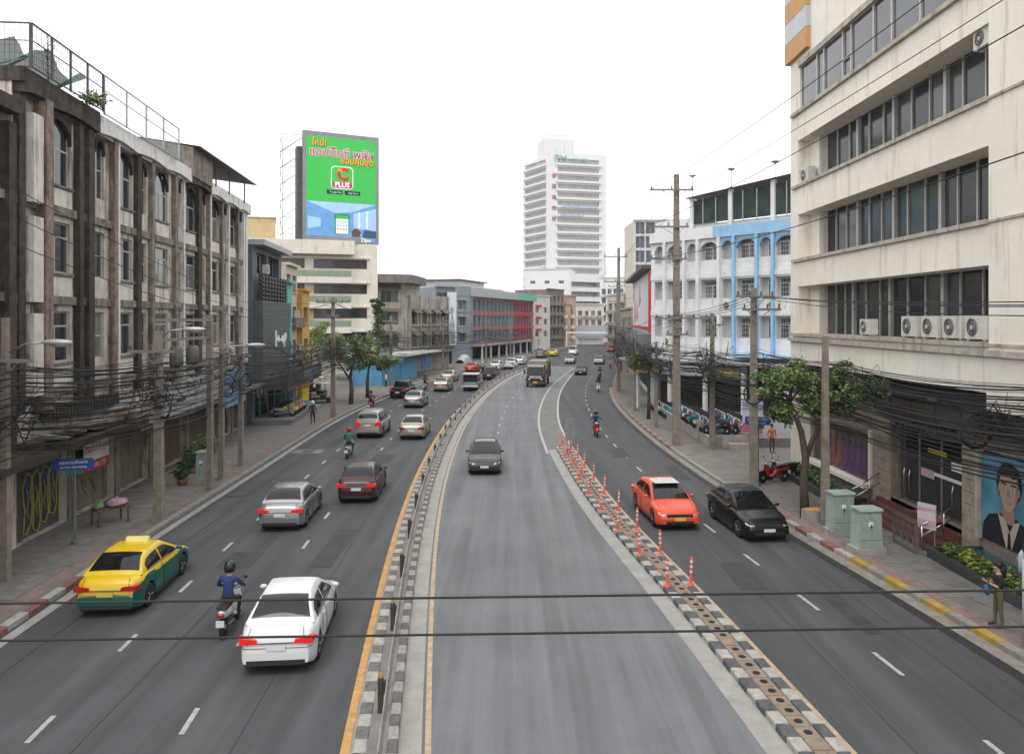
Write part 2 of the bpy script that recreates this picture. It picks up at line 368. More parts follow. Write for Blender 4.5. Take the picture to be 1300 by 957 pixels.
gm = MB(); gm.quad((-1250, -300, -.05), (1250, -300, -.05), (1250, 2050, -.05), (-1250, 2050, -.05))
gm.build('ground', mat('city_ground', (.2, .19, .175), .95, var=.3, scale=.05), kind='structure')
YN, YF = 4.0, 420.0
rb = MB(); ribbon(rb, lambda y: LK(y) - .1, lambda y: RK(y) + .1, YN, YF, 0.0)
rb.build('road', ASPH, kind='structure')
# middle carriageway: a paler, later-laid surface
mw = MB(); ribbon(mw, lambda y: LO(y) + 1.45, lambda y: (RM(y) - .45) if y < 47 else (WL(y) if y < 130 else WR(y)), YN, 130, .004)
mw.build('middle_carriageway', ASPHC, kind='structure')
# pavements as raised slabs with vertical kerb faces
def pavement(name, fin, fout, ya, yb, h=.14):
    m = MB(); ribbon(m, fin, fout, ya, yb, h); ribbon(m, fin, fin, ya, yb, -.02, z2=h)
    return m.build(name, PAVE, kind='structure')
pav_l = pavement('left_pavement', lambda y: LK(y) - .26, lambda y: LK(y) - 60, YN, 420)
pav_r = pavement('right_pavement', lambda y: RK(y) + .26, lambda y: RK(y) + 60, YN, 420)
# lane lines
def line(name, f, ya, yb, w, m, z=.008, st=None): 
    b = MB(); ribbon(b, lambda y: f(y) - w / 2, lambda y: f(y) + w / 2, ya, yb, z, st); return b.build(name, m, kind='structure')
line('orange_edge_line', lambda y: LO(y) + .08, YN, 125, .17, LINEO)
line('faded_orange_line', lambda y: LO(y) + 1.62, YN, 120, .12, LINEOW, .012)
line('left_gutter_line', lambda y: LK(y) + .25, YN, 125, .3, BAND)
line('white_nose_line_a', lambda y: WL(y), 45.7, 130, .16, LINEW, .012)
line('white_nose_line_b', lambda y: WR(y), 47.3, 132, .16, LINEW, .012)
line('beige_edge_line', lambda y: RM(y) + 1.1, YN, 47, .16, LINEOW, .008)
hb = MB(); ribbon(hb, lambda y: WL(y) + .08, lambda y: WR(y) - .08, 47.3, 112, .008)
hb.build('hatched_island', mat('island_asphalt', (.14, .135, .125), .85, var=.25, scale=.8, fine=.2), kind='structure')
def dashes(f, y0, n, per=4.0, ln=1.0, w=.11, skip=()):
    for k in range(n):
        y = y0 + k * per
        if k in skip: continue
        b = MB(); ribbon(b, lambda t: f(t) - w / 2, lambda t: f(t) + w / 2, y - ln / 2, y + ln / 2, .008, .5)
        b.build('lane_dash', LINEW, kind='structure')
dashes(lambda y: LO(y) + (LK(y) - LO(y)) * .335, 11.3, 29)
dashes(lambda y: LO(y) + (LK(y) - LO(y)) * .635, 11.0, 29)
dashes(lambda y: (LO(y) + 1.6 + (WL(y) if y > 46 else RM(y))) / 2 - .2, 50, 18, 4.0, 1.0, .1)
dashes(lambda y: ((RM(y) + 1 if y < 47 else WR(y)) + RK(y)) / 2 - .15, 14.0, 26, 3.85, 1.2, .11)
# ---- middle median (raised strip with painted kerb blocks and a guard rail)
med = thing('central_median', 'raised median strip with checkered black and white kerb blocks under guard rail', 'median')
fl = MB(); ribbon(fl, lambda y: LO(y) + .5, lambda y: LO(y) + .86, YN, 125, .13); fl.build('median_fill', PAVE2, med)
gb = MB(); ribbon(gb, lambda y: LO(y) + 1.06, lambda y: LO(y) + 1.5, YN, 122, .006, z2=.012); gb.build('concrete_gutter', BAND, med)
g2 = MB(); ribbon(g2, lambda y: LO(y) + .17, lambda y: LO(y) + .24, YN, 122, .006); g2.build('gutter_edge', BAND, med)
def kerb_block(f0, f1, ya, yb, z, m, parent, name='kerb_block', rnd=.006, gap=.012):
    b = MB(); ya += gap / 2; yb -= gap / 2; z += random.uniform(-rnd, rnd); c = .02
    pts = []
    for y in (ya, yb):
        pts.append([(f0(y), y, -.03), (f0(y), y, z - c), (f0(y) + c, y, z), (f1(y) - c, y, z), (f1(y), y, z - c), (f1(y), y, -.03)])
    for k in range(5): b.quad(pts[0][k], pts[0][k + 1], pts[1][k + 1], pts[1][k])
    b.quad(*pts[0]); b.quad(*reversed(pts[1]))
    return b.build(name, m, parent, fixn=True)
def kerb_stuff(f0, f1, ya, yb, z, ms, parent, ln, name='distant_kerb_blocks'):
    b = MB(); y = ya; k = 0
    while y < yb:
        b.cur = k % len(ms)
        b.quad((f0(y), y, z), (f1(y), y, z), (f1(y + ln), y + ln, z), (f0(y + ln), y + ln, z))
        b.quad((f0(y), y, -.03), (f0(y), y, z), (f0(y + ln), y + ln, z), (f0(y + ln), y + ln, -.03))
        b.quad((f1(y), y, -.03), (f1(y), y, z), (f1(y + ln), y + ln, z), (f1(y + ln), y + ln, -.03)); y += ln; k += 1
    o = b.build(name, ms, parent); o['kind'] = 'stuff'; return o
KBm = mat('kerb_grey', (.125, .118, .11), .85, var=.45, scale=6, fine=.25)
y = 13.0; k = 0
while y < 62:
    for (a, b_, ph) in ((.24, .5, 0), (.86, 1.06, 1)):
        kerb_block(lambda t: LO(t) + a, lambda t: LO(t) + b_, y, y + .46, .15, KBm if (k + ph) % 2 else KW, med)
    y += .46; k += 1
kerb_stuff(lambda t: LO(t) + .24, lambda t: LO(t) + .5, y, 125, .15, [KW, KBm], med, .46)
kerb_stuff(lambda t: LO(t) + .86, lambda t: LO(t) + 1.06, y, 125, .15, [KBm, KW], med, .46)
kerb_stuff(lambda t: LO(t) + .24, lambda t: LO(t) + .5, 4, 13, .15, [KW, KBm], med, .46)
kerb_stuff(lambda t: LO(t) + .86, lambda t: LO(t) + 1.06, 4, 13, .15, [KBm, KW], med, .46)
# guard rail with timber-dark posts and yellow reflectors
rail = thing('guard_rail', 'low steel guard rail on dark posts with yellow reflectors along median', 'guard rail')
RAILM = mat('rail_steel', (.27, .27, .265), .55, .5, var=.3, scale=3, streak=.3, scol=(.12, .08, .05))
rm_ = MB()
prof = [(0, .42), (.035, .46), (.0, .54), (.035, .62), (0, .68), (-.02, .68), (.01, .62), (-.02, .54), (.01, .46), (-.02, .42)]
ys_ = ys_range(7.5, 124, None)
for a, b_ in zip(ys_[:-1], ys_[1:]):
    for k in range(len(prof)):
        p, q = prof[k], prof[(k + 1) % len(prof)]
        rm_.quad((LO(a) + .80 + p[0], a, p[1] + .1), (LO(b_) + .80 + p[0], b_, p[1] + .1), (LO(b_) + .80 + q[0], b_, q[1] + .1), (LO(a) + .80 + q[0], a, q[1] + .1))
rm_.build('rail_beam', RAILM, rail)
pm = MB(); pm.box(-.05, .05, -.06, .06, .1, .82); pme = pm.mesh('post', mat('dark_post', (.045, .04, .034), .8, var=.3))
rf = MB(); rf.lathe([(.055, -.012), (.055, .012)], 10, ax='y'); rfe = rf.mesh('reflector', mat('reflector_yellow', (.34, .21, .03), .5, var=.25))
sb_ = MB(); sb_.box(.05, .16, -.05, .05, .5, .76); sbe = sb_.mesh('spacer_block', mat('dark_post', ()))
y = 7.3
while y < 123:
    p = link('post', pme, rail, (LO(y) + .66, y, 0)); link('reflector', rfe, p, (0, -.01, .86)); link('spacer_block', sbe, p)
    y += 4.05
# ---- right median with pavers and orange bollards
med2 = thing('side_median', 'narrow raised median of brown holed pavers with checkered kerbs and orange posts', 'median')
gb = MB(); ribbon(gb, lambda y: RM(y) - .5, lambda y: RM(y), YN, 47.2, .012); gb.build('concrete_gutter', BAND, med2)
fl = MB(); ribbon(fl, lambda y: RM(y) + .27, lambda y: RM(y) + .72, YN, 47, .10); fl.build('median_fill', PAVE2, med2)
TILE = mat('brown_paver', (.22, .165, .125), .9, var=.3, scale=4, fine=.2)
y = 13.0; k = 0
while y < 46.6:
    for a, b_ in ((0, .28), (.71, .96)):
        kerb_block(lambda t: RM(t) + a, lambda t: RM(t) + b_, y, y + .48, .15, KB if k % 2 else KW, med2)
    y += .48; k += 1
kerb_stuff(lambda t: RM(t), lambda t: RM(t) + .28, 4, 13, .15, [KW, KB], med2, .48)
kerb_stuff(lambda t: RM(t) + .71, lambda t: RM(t) + .96, 4, 13, .15, [KW, KB], med2, .48)
kerb_block(lambda t: RM(t) + .0, lambda t: RM(t) + .96, y, y + .35, .15, KW, med2)
hole = MB(); hole.lathe([(.06, 0), (.085, 0.001), (.09, .006)], 10); hole_m = hole.mesh('hole', DARK)
y = 13.2
while y < 46:
    o = kerb_block(lambda t: RM(t) + .3, lambda t: RM(t) + .69, y, y + .4, .14, TILE, med2, 'paver')
    link('hole', hole_m, o, (RM(y + .2) + .495, y + .2, .137))
    y += .41
ORANGE = mat('orange_plastic', (.62, .09, .035), .5, var=.1)
REFL = mat('reflective_band', (.62, .58, .56), .4, var=.15)
bb = MB(); bb.lathe([(.11, 0), (.11, .03), (.05, .06), (.042, .1), (.04, .8), (.03, .84), (.0, .85)], 10); bbm = bb.mesh('post_tube', ORANGE, True)
br = MB(); br.lathe([(.044, 0), (.044, .07)], 10); brm = br.mesh('reflective_band', REFL)
def bollard(x, y, tilt=(0, 0)):
    t = thing('lane_post', 'slim orange plastic lane post with pale reflective bands on side median', 'lane post', (x, y, .14), group='orange lane posts on the side median')
    t.rotation_euler = (tilt[0], tilt[1], 0)
    p = link('post_tube', bbm, t)
    for z in (.38, .53, .68): link('reflective_band', brm, p, (0, 0, z))
for k in range(9):
    yy = 22.6 + k * 2.95
    bollard(RM(yy) + .12, yy, (random.uniform(-.04, .04), random.uniform(-.05, .05)))
    bollard(RM(yy) + .84, yy + .1, (random.uniform(-.04, .04), random.uniform(-.05, .05)))
    if k > 4: bollard(RM(yy + 1.4) + .45, yy + 1.4, (random.uniform(-.04, .04), random.uniform(-.05, .05)))
# grey sign plate on a post near the nose
sg = thing('keep_left_sign', 'plain grey rectangular sign plate on a post at the tip of side median', 'sign', (RM(44) + .5, 44, .13))
b = MB(); b.lathe([(.035, 0), (.035, 2.0)], 8); b.build('post', STEEL, sg)
b = MB(); b.box(-.28, .28, -.02, .02, .95, 2.15); b.build('sign_plate', mat('sign_back', (.23, .24, .23), .55, .3, var=.2), sg)
# ---- right kerb: painted blocks, drain slot
y = 13.0; k = 0
while y < 62:
    if not 34.5 < y < 46.2:
        if y < 25: m = (KY, KC)[k % 2]
        elif y < 34.5: m = (KR, KW)[k % 2]
        else: m = (KR, KC)[k % 2]
        kerb_block(lambda t: RK(t), lambda t: RK(t) + .26, y, y + .95, .17, m, pav_r)
    else: kerb_block(lambda t: RK(t), lambda t: RK(t) + .26, y, y + .95, .145, KC, pav_r)
    y += .95; k += 1
kerb_stuff(lambda t: RK(t), lambda t: RK(t) + .26, y, 180, .16, [KC, KR], pav_r, .95)
kerb_stuff(lambda t: RK(t), lambda t: RK(t) + .26, 4, 13, .16, [KY, KC], pav_r, .95)
db = MB(); ribbon(db, lambda t: RK(t) - .62, lambda t: RK(t) - .3, 25.8, 26.0, .005)
DRAIN = mat('wet_gutter', (.028, .026, .024), .6, var=.4, scale=3)
line('gutter_concrete', lambda y: RK(y) - .2, YN, 90, .42, mat('gutter_dirt', (.2, .18, .155), .9, var=.35, scale=2), .008)
dr = MB(); ribbon(dr, lambda t: RK(t) - .72, lambda t: RK(t) - .40, YN, 95, .012); dr.build('drain_channel', DRAIN, kind='structure')
# red tactile strip along both pavements
tx = mat('tactile_red', (.2, .14, .122), .9, var=.35, scale=3, fine=.15)
b = MB(); ribbon(b, lambda t: RK(t) + .3, lambda t: RK(t) + .75, YN, 33, .144); b.build('tactile_strip', tx, pav_r)
b = MB(); ribbon(b, lambda t: LK(t) - .9, lambda t: LK(t) - .45, YN, 70, .144); b.build('tactile_strip', tx, pav_l)
# ---- left kerb blocks (mostly plain, red-white by the taxi)
y = 13.0; k = 0
while y < 75:
    m = (KR, KW)[k % 2] if y < 27 else KC
    kerb_block(lambda t: LK(t) - .26, lambda t: LK(t), y, y + .95, .16, m, pav_l)
    y += .95; k += 1
kerb_stuff(lambda t: LK(t) - .26, lambda t: LK(t), y, 180, .16, [KC, KC], pav_l, .95)
# pavement slabs, individually laid near the camera
def slabs(fin, side, ya, yb, n_across, first, parent, m=PAVE2, wdt=.6):
    meshes = {}
    yy = ya
    while yy < yb:
        for j in range(n_across):
            if random.random() < .07: continue
            o0 = first + j * wdt
            g = .012
            if side < 0: f0, f1 = (lambda t: fin(t) - o0 - wdt + g), (lambda t: fin(t) - o0 - g)
            else: f0, f1 = (lambda t: fin(t) + o0 + g), (lambda t: fin(t) + o0 + wdt - g)
            z = .15 + random.uniform(-.004, .005)
            b = MB(); a, c = yy + g, yy + wdt * 1.2 - g
            b.quad((f0(a), a, z), (f1(a), a, z), (f1(c), c, z), (f0(c), c, z))
            b.quad((f0(a), a, z), (f0(a), a, .13), (f1(a), a, .13), (f1(a), a, z))
            b.build('paving_slab', m, parent, fixn=False)
        yy += wdt * 1.2
slabs(RK, 1, 16.5, 33, 4, .78, pav_r, PAVE2, .62)
slabs(LK, -1, 20, 47, 5, .95, pav_l, PAVE2, .62)
# manhole covers and patches on the left carriageway
def manhole(px, py, r=.42):
    p = G(px, py); t = thing('manhole_cover', 'round dark iron manhole cover set in dark asphalt of left carriageway' if px < 350 else 'oblong drain plate set in a pale patch near left kerb', 'manhole', (p.x, p.y, .004))
    b = MB(); b.lathe([(r + .06, 0), (r + .06, .006), (r, .007)], 20); b.build('frame_ring', mat('iron', (.05, .048, .045), .7, .3, var=.3), t)
    b = MB(); b.lathe([(r - .02, .004), (r - .02, .011)], 20); b.build('lid', mat('iron_lid', (.075, .07, .065), .7, .3, var=.4, scale=12), t)
manhole(302, 628)
pt = G(391, 573); b = MB(); b.box(-.9, .9, -.65, .65, .005, .01); b.build('pale_patch', mat('patch', (.15, .14, .125), .9, var=.2), loc=(pt.x, pt.y, 0), kind='structure')
manhole(391, 573, .36)

# repair patches, tar seams and dirt on the carriageways
PATM = [mat('tar_patch', (.04, .04, .042), .85, var=.3, scale=2, fine=.25), mat('old_patch', (.115, .114, .116), .85, var=.3, scale=2, fine=.25)]
rq = random.Random(77)
for k, (x, y, w_, l_) in enumerate([(-10.2, 33, .9, 2.6), (-6.2, 27, .7, 4.5), (-9.0, 25.5, 1.1, 1.6), (-7.4, 44, 1.2, 3), (-11.4, 50, .8, 4), (7.2, 24, .8, 2.6), (8.6, 40, .7, 3.5), (6.4, 46, 1.0, 3.2), (9.2, 21, .5, 3)]):
    b = MB(); b.prism([(x - w_ / 2 + rq.uniform(-.05, .05), y - l_ / 2), (x + w_ / 2, y - l_ / 2 + rq.uniform(-.1, .1)), (x + w_ / 2 + rq.uniform(-.06, .06), y + l_ / 2), (x - w_ / 2, y + l_ / 2 + rq.uniform(-.1, .1))], .0065, .0085, 'z'); b.build('repair_patch', PATM[0 if not -2 < x < 3 else 1], kind='structure')
def crack(pts, w_, m_, nm):
    b = MB(); q = []
    for i in range(len(pts) - 1):
        for t in range(10): u = t / 10; q.append((pts[i][0] + (pts[i + 1][0] - pts[i][0]) * u + rq.uniform(-.012, .012), pts[i][1] + (pts[i + 1][1] - pts[i][1]) * u))
    for a, c in zip(q[:-1], q[1:]):
        ww = w_ * rq.uniform(.5, 1.4); b.quad((a[0] - ww, a[1], .0095), (a[0] + ww, a[1], .0095), (c[0] + ww, c[1], .0095), (c[0] - ww, c[1], .0095))
    b.build(nm, m_, kind='structure', fixn=False)
for pts in ([(-8.0, 9), (-8.3, 20), (-8.9, 36), (-9.2, 55)], [(-5.0, 9), (-5.6, 24), (-6.2, 40)], [(7.6, 9), (7.3, 20), (6.6, 34), (6.2, 52)], [(10.2, 12), (9.7, 26)], [(-11.4, 12), (-11.8, 30), (-12.2, 48)]): crack(pts, .012, PATM[0], 'tar_seam')
# ================================================================ building helpers
def frame_of(A, B):
    d = Vector((B[0] - A[0], B[1] - A[1])); return math.atan2(d.y, d.x), d.length
def wall_open(mb, x0, x1, z0, z1, ops, y=0., rec=.25):
    """vertical wall in the plane y with rectangular holes and reveals going to y+rec"""
    xs = sorted({x0, x1, *[v for o in ops for v in (max(x0, o[0]), min(x1, o[1]))]}); zs = sorted({z0, z1, *[v for o in ops for v in (max(z0, o[2]), min(z1, o[3]))]})
    for a, b in zip(xs[:-1], xs[1:]):
        for c, d in zip(zs[:-1], zs[1:]):
            mxx, mz = (a + b) / 2, (c + d) / 2
            if any(o[0] < mxx < o[1] and o[2] < mz < o[3] for o in ops): continue
            mb.quad((a, y, c), (b, y, c), (b, y, d), (a, y, d))
    for a, b, c, d in [o[:4] for o in ops]:
        mb.quad((a, y, c), (a, y + rec, c), (a, y + rec, d), (a, y, d)); mb.quad((b, y, c), (b, y, d), (b, y + rec, d), (b, y + rec, c))
        mb.quad((a, y, d), (a, y + rec, d), (b, y + rec, d), (b, y, d)); mb.quad((a, y, c), (b, y, c), (b, y + rec, c), (a, y + rec, c))
WINC = {}
def window(parent, x0, x1, z0, z1, y, nx=2, nz=1, fm=None, gm=None, fw=.05, transom=None, bars=False, name='window'):
    """frame (part) with one pane per light (sub-parts)"""
    fm = fm or WFRAME; gm = gm or GLASS
    W, Hh = round(x1 - x0, 3), round(z1 - z0, 3); key = (W, Hh, nx, nz, fm.name, fw, transom, bars)
    if key not in WINC:
        b = MB(); t = .05
        b.box(0, W, 0, t, 0, fw); b.box(0, W, 0, t, Hh - fw, Hh); b.box(0, fw, 0, t, fw, Hh - fw); b.box(W - fw, W, 0, t, fw, Hh - fw)
        zt = Hh - fw if transom is None else transom
        for k in range(1, nx): b.box(W * k / nx - fw / 2, W * k / nx + fw / 2, .003, t - .003, fw, zt)
        for k in range(1, nz): b.box(fw, W - fw, .006, t - .006, zt * k / nz - fw / 2, zt * k / nz + fw / 2)
        if transom: b.box(fw, W - fw, .002, t - .002, transom - fw / 2, transom + fw / 2)
        if bars:
            n = max(3, int(W / .14))
            for k in range(1, n): b.box(W * k / n - .008, W * k / n + .008, -.03, -.015, 0, Hh)
            for k in range(1, 4): b.box(0, W, -.036, -.03, Hh * k / 4 - .01, Hh * k / 4 + .01)
        WINC[key] = b.mesh(name, fm)
    o = link(name, WINC[key], parent, (x0, y, z0))
    zt = Hh if transom is None else transom
    for k in range(nx):
        g = gm if not isinstance(gm, (list, tuple)) else random.choice(gm)
        bx('pane', g, o, W * k / nx + fw * .5, W * (k + 1) / nx - fw * .5, .02, .032, fw * .5, zt - fw * .5)
    if transom: bx('pane', gm if not isinstance(gm, (list, tuple)) else gm[0], o, fw * .5, W - fw * .5, .02, .032, transom, Hh - fw * .5)
    return o
def shell(root, W, D, H, m, wallmb=None, roofm=None, name='wall'):
    """side, back and roof faces; the front is given by wallmb"""
    b = wallmb or MB()
    b.quad((0, 0, 0), (0, 0, H), (0, D, H), (0, D, 0)); b.quad((W, 0, 0), (W, D, 0), (W, D, H), (W, 0, H)); b.quad((0, D, 0), (0, D, H), (W, D, H), (W, D, 0))
    o = b.build(name, m, root, fixn=False)
    r = MB(); r.quad((0, 0, H - .3), (W, 0, H - .3), (W, D, H - .3), (0, D, H - .3)); r.build('roof', roofm or CONC, root, fixn=False)
    return o
def bld(name, label, A, B, H, D, m, ops=(), rec=.3, cat='building', y0=0, group=None):
    a, W = frame_of(A, B); root = thing(name, label, cat, (A[0], A[1], 0), a, group)
    mb = MB(); wall_open(mb, 0, W, 0, H, list(ops), y0, rec); shell(root, W, D, H, m, mb)
    return root, W
def arch_head(parent, x0, x1, zs, zt, m, y0, y1, name='arch_head', n=10):
    b = MB(); w = (x1 - x0) / 2; cx = (x0 + x1) / 2; rise = zt - zs - .1
    pts = [(cx - w * math.cos(math.pi * k / n), zs + rise * math.sin(math.pi * k / n)) for k in range(n + 1)]
    for (ax, az), (bx_, bz) in zip(pts[:-1], pts[1:]):
        b.quad((ax, y0, az), (bx_, y0, bz), (bx_, y0, zt), (ax, y0, zt)); b.quad((ax, y0, az), (ax, y1, az), (bx_, y1, bz), (bx_, y0, bz))
    return b.build(name, m, parent, fixn=False)
def aircon(parent, x, y, z, w=.85, rz=0., name='air_conditioner', top=False, label=None, group=None):
    """outdoor air-conditioning unit facing -y"""
    AC = mat('aircon_case', (.56, .54, .49), .6, var=.15, scale=3, streak=.25)
    h = w * .68; d = w * .36
    if top: o = thing(name, label, 'air conditioner', (x, y, z), rz, group); p = o
    else: o = None; p = parent
    b = MB(); b.box(-w / 2, w / 2, 0, d, .06, h + .06); b.box(-w / 2 + .06, -w / 2 + .16, .03, d - .03, 0, .06); b.box(w / 2 - .16, w / 2 - .06, .03, d - .03, 0, .06)
    c = b.build('case' if top else name, AC, p, (0, 0, 0) if top else (x, y, z), 0 if top else rz)
    q = o if top else c
    g = MB(); g.lathe([(h * .40, -.012), (h * .40, .002)], 16, c=(-w * .14, 0, h / 2 + .06), ax='y'); g.build('fan_grille', mat('fan_dark', (.05, .05, .05), .7, var=.1), q)
    g = MB()
    for k in range(1, 4): 
        rr = h * .40 * k / 3.2
        g.tube([(-w * .14 + rr * math.cos(t * math.pi / 8), -.018, h / 2 + .06 + rr * math.sin(t * math.pi / 8)) for t in range(17)], .006, 4, False)
    g.box(-w * .14 - .05, -w * .14 + .05, -.03, -.012, h / 2 + .01, h / 2 + .11)
    g.build('fan_guard', AC, q)
    return o or c
# ================================================================ left side buildings
PLAST = mat('old_plaster', (.50, .455, .395), .9, var=.35, scale=1.2, streak=.5, scol=(.04, .032, .027), bump=.15)
PLDARK = mat('sooty_concrete', (.06, .048, .04), .95, var=.75, scale=2.2, streak=.45, scol=(.02, .018, .016), bump=.3)
PLPINK = mat('stained_pink_concrete', (.235, .17, .133), .92, var=.6, scale=3.5, streak=.55, scol=(.05, .04, .035), bump=.3)
PLWHITE = mat('peeling_white', (.66, .64, .61), .9, var=.2, scale=3, streak=.32, scol=(.10, .07, .055), bump=.2)
PLSTAIN = mat('stained_concrete', (.2, .17, .14), .92, var=.6, scale=2, streak=.5, scol=(.045, .038, .03), bump=.3)
GREYWOOD = mat('grey_shutter', (.17, .165, .155), .7, var=.25, scale=2)
def Xf(y): return -17.0 - .09 * (y - 26)
YA0, YA1 = 26.1, 57.0
angA, WA = frame_of((Xf(YA0), YA0), (Xf(YA1), YA1)); kA = WA / (YA1 - YA0)
A_ = thing('old_shophouse_row', 'long decaying four storey shophouse row with sooty pilasters, arched top windows and roof cage', 'building', (Xf(YA0), YA0, 0), angA)
def lx(y): return (y - YA0) * kA
wide = [29.2, 35.2, 39.9, 44.5, 49.2, 53.2]; narrow = [32.75, 37.5, 42.35, 46.8, 51.4, 55.3]
ops = []; zr = [(6.35, 8.3), (9.75, 11.7), (13.1, 15.65)]
ww, wn = 1.0, .46
for c in wide: ops += [(lx(c) - ww, lx(c) + ww, a, b) for a, b in zr]
for c in narrow: ops += [(lx(c) - wn, lx(c) + wn, a, b) for a, b in zr]
shops = [(26.4, 29.9), (30.6, 34.2), (34.8, 38.2), (39.2, 43.6), (44.2, 48.6), (49.2, 53), (53.6, 56.6)]
ops += [(lx(a), lx(b), .16, 3.05) for a, b in shops]
mb = MB(); wall_open(mb, 0, WA, 0, 16.4, ops, 0, .3); shell(A_, WA, 12, 16.4, PLAST, mb)
wins = [GLASS, GLASSC, GLASS]
for c in wide:
    for i, (a, b) in enumerate(zr):
        window(A_, lx(c) - ww, lx(c) + ww, a, b, .1, 2, 1, gm=wins, transom=1.38, fw=.07)
        bx('window_sill', PLSTAIN, A_, lx(c) - ww - .1, lx(c) + ww + .1, -.12, .02, a - .1, a - .005)
        bx('apron_panel', mat('apron', (.60, .56, .505), .9, var=.2, streak=.4, scol=(.13, .105, .085)), A_, lx(c) - ww - .03, lx(c) + ww + .03, -.05, -.004, a - 1.0, a - .14)
    arch_head(A_, lx(c) - ww, lx(c) + ww, 14.75, 15.68, PLDARK, -.06, .1)
for c in narrow:
    for a, b in zr: window(A_, lx(c) - wn, lx(c) + wn, a, b, .1, 1, 2, gm=wins, fw=.06)
    arch_head(A_, lx(c) - wn, lx(c) + wn, 15.0, 15.68, PLDARK, -.06, .1)
for yy, wd, m, pr in [(26.4, .4, PLDARK, .45), (27.75, .5, PLPINK, 1.0), (30.65, .38, PLDARK, .55), (31.5, .48, PLDARK, .6), (33.85, .3, PLPINK, .6), (34.1, .14, PLWHITE, .66), (36.6, .45, PLDARK, .5), (38.35, .35, PLSTAIN, .5), (41.7, .4, PLSTAIN, .5), (43.0, .18, PLWHITE, .45), (45.7, .6, PLDARK, .55), (47.6, .18, PLPINK, .5), (47.8, .2, PLWHITE, .55), (50.45, .35, PLSTAIN, .5), (52.0, .22, PLWHITE, .5), (54.3, .3, PLSTAIN, .5), (55.9, .25, PLWHITE, .5), (56.6, .5, PLWHITE, .5)]:
    bx('pilaster', m, A_, lx(yy) - wd / 2, lx(yy) + wd / 2, -pr * .45, .01, 4.7, 15.9 if m is not PLWHITE else 15.7)
for z in (5.15, 8.55, 11.95):
    for k, (a, b) in enumerate(zip([26.15, 27.6, 31.2, 34, 38.3, 43, 47.8, 52], [27.5, 31.1, 33.9, 38.2, 42.9, 47.7, 51.9, 57])):
        bx('floor_ledge', PLSTAIN, A_, lx(a), lx(b), -.14 - .01 * (k % 3), .012, z, z + .32)
bx('side_balcony_panel', mat('apron', ()), A_, lx(26.75), lx(27.4), -.4, 0.01, 12.1, 15.2)
bx('side_balcony_panel', mat('apron', ()), A_, lx(26.75), lx(27.4), -.4, 0.01, 8.6, 11.6)
bx('side_balcony_panel', mat('apron', ()), A_, lx(26.75), lx(27.4), -.4, 0.01, 5.3, 8.2)
def wavy_fascia(y0, y1, m, zt, zb, n=1):
    b = MB(); N = 14 * n
    for k in range(N):
        a, c = y0 + (y1 - y0) * k / N, y0 + (y1 - y0) * (k + 1) / N
        fz = lambda t: zb + .13 * abs(math.sin(math.pi * n * (t - y0) / (y1 - y0)))
        b.quad((lx(a), -.42, fz(a)), (lx(c), -.42, fz(c)), (lx(c), -.42, zt), (lx(a), -.42, zt)); b.quad((lx(a), -.42, fz(a)), (lx(a), .0, fz(a)), (lx(c), .0, fz(c)), (lx(c), -.42, fz(c)))
    b.quad((lx(y0), -.42, zt), (lx(y1), -.42, zt), (lx(y1), -.2, zt), (lx(y0), -.2, zt)); b.quad((lx(y0), -.2, zt), (lx(y1), -.2, zt), (lx(y1), -.2, zb), (lx(y0), -.2, zb))
    b.quad((lx(y0), -.42, zb), (lx(y0), -.42, zt), (lx(y0), .0, zt), (lx(y0), 0, zb))
    b.build('roof_fascia', m, A_, fixn=False)
wavy_fascia(26.15, 27.9, PLDARK, 16.6, 15.75, 1); wavy_fascia(27.95, 31.9, PLDARK, 16.58, 15.72, 1)
wavy_fascia(31.95, 43.6, PLWHITE, 16.5, 15.75, 3); wavy_fascia(43.65, 47.3, PLDARK, 16.4, 15.7, 1); wavy_fascia(47.35, 57, PLWHITE, 16.45, 15.7, 3)
# ground floor: roller shutters, piers, canopy
SHUT = [mat('shutter_grey', (.075, .073, .071), .6, .2, var=.25, scale=1.5, streak=.25), mat('shutter_tan', (.17, .14, .105), .7, var=.25, scale=1.5, streak=.35), mat('shutter_brown', (.11, .072, .048), .7, var=.3, streak=.3)]
def shutter(parent, x0, x1, z0, z1, y, m):
    b = MB(); n = int((z1 - z0) / .11); 
    for k in range(n):
        a, c = z0 + (z1 - z0) * k / n, z0 + (z1 - z0) * (k + 1) / n
        b.quad((x0, y, a), (x1, y, a), (x1, y - .03, (a + c) / 2), (x0, y - .03, (a + c) / 2)); b.quad((x0, y - .03, (a + c) / 2), (x1, y - .03, (a + c) / 2), (x1, y, c), (x0, y, c))
    return b.build('roller_shutter', m, parent, fixn=False)
sh = [shutter(A_, lx(a), lx(b), .16, 3.05, .3, SHUT[i]) for (a, b), i in zip(shops, (0, 1, 1, 2, 2, 0, 0))]
cn = MB(); cn.box(lx(26.2), lx(33.2), -1.9, 0, 3.5, 3.72); cn.build('canopy', PLDARK, A_)
cn = MB(); cn.box(lx(33.3), lx(56.9), -1.5, 0, 3.1, 3.3); cn.build('canopy', PLSTAIN, A_)
for k in range(14):                      # pale loose sheets and clutter piled on the canopy
    yy = 26.3 + k * .45 + random.uniform(-.2, .2); s = random.uniform(.5, 1.1)
    o = bx('canopy_sheet', random.choice([PLSTAIN, PLDARK, RUST, SHUT[1]]), A_, lx(yy), lx(yy) + s, -1.6, -.8, 3.73 + .05 * (k % 3), 3.79 + .05 * (k % 3)); o.rotation_euler = (random.uniform(-.1, .2), random.uniform(-.1, .1), random.uniform(-.4, .4)); o.location.z += .15
vent = MB()
for k in range(22): vent.box(lx(27.9) + k * .28, lx(27.9) + k * .28 + .16, -.36, -.02, 4.25, 4.75)
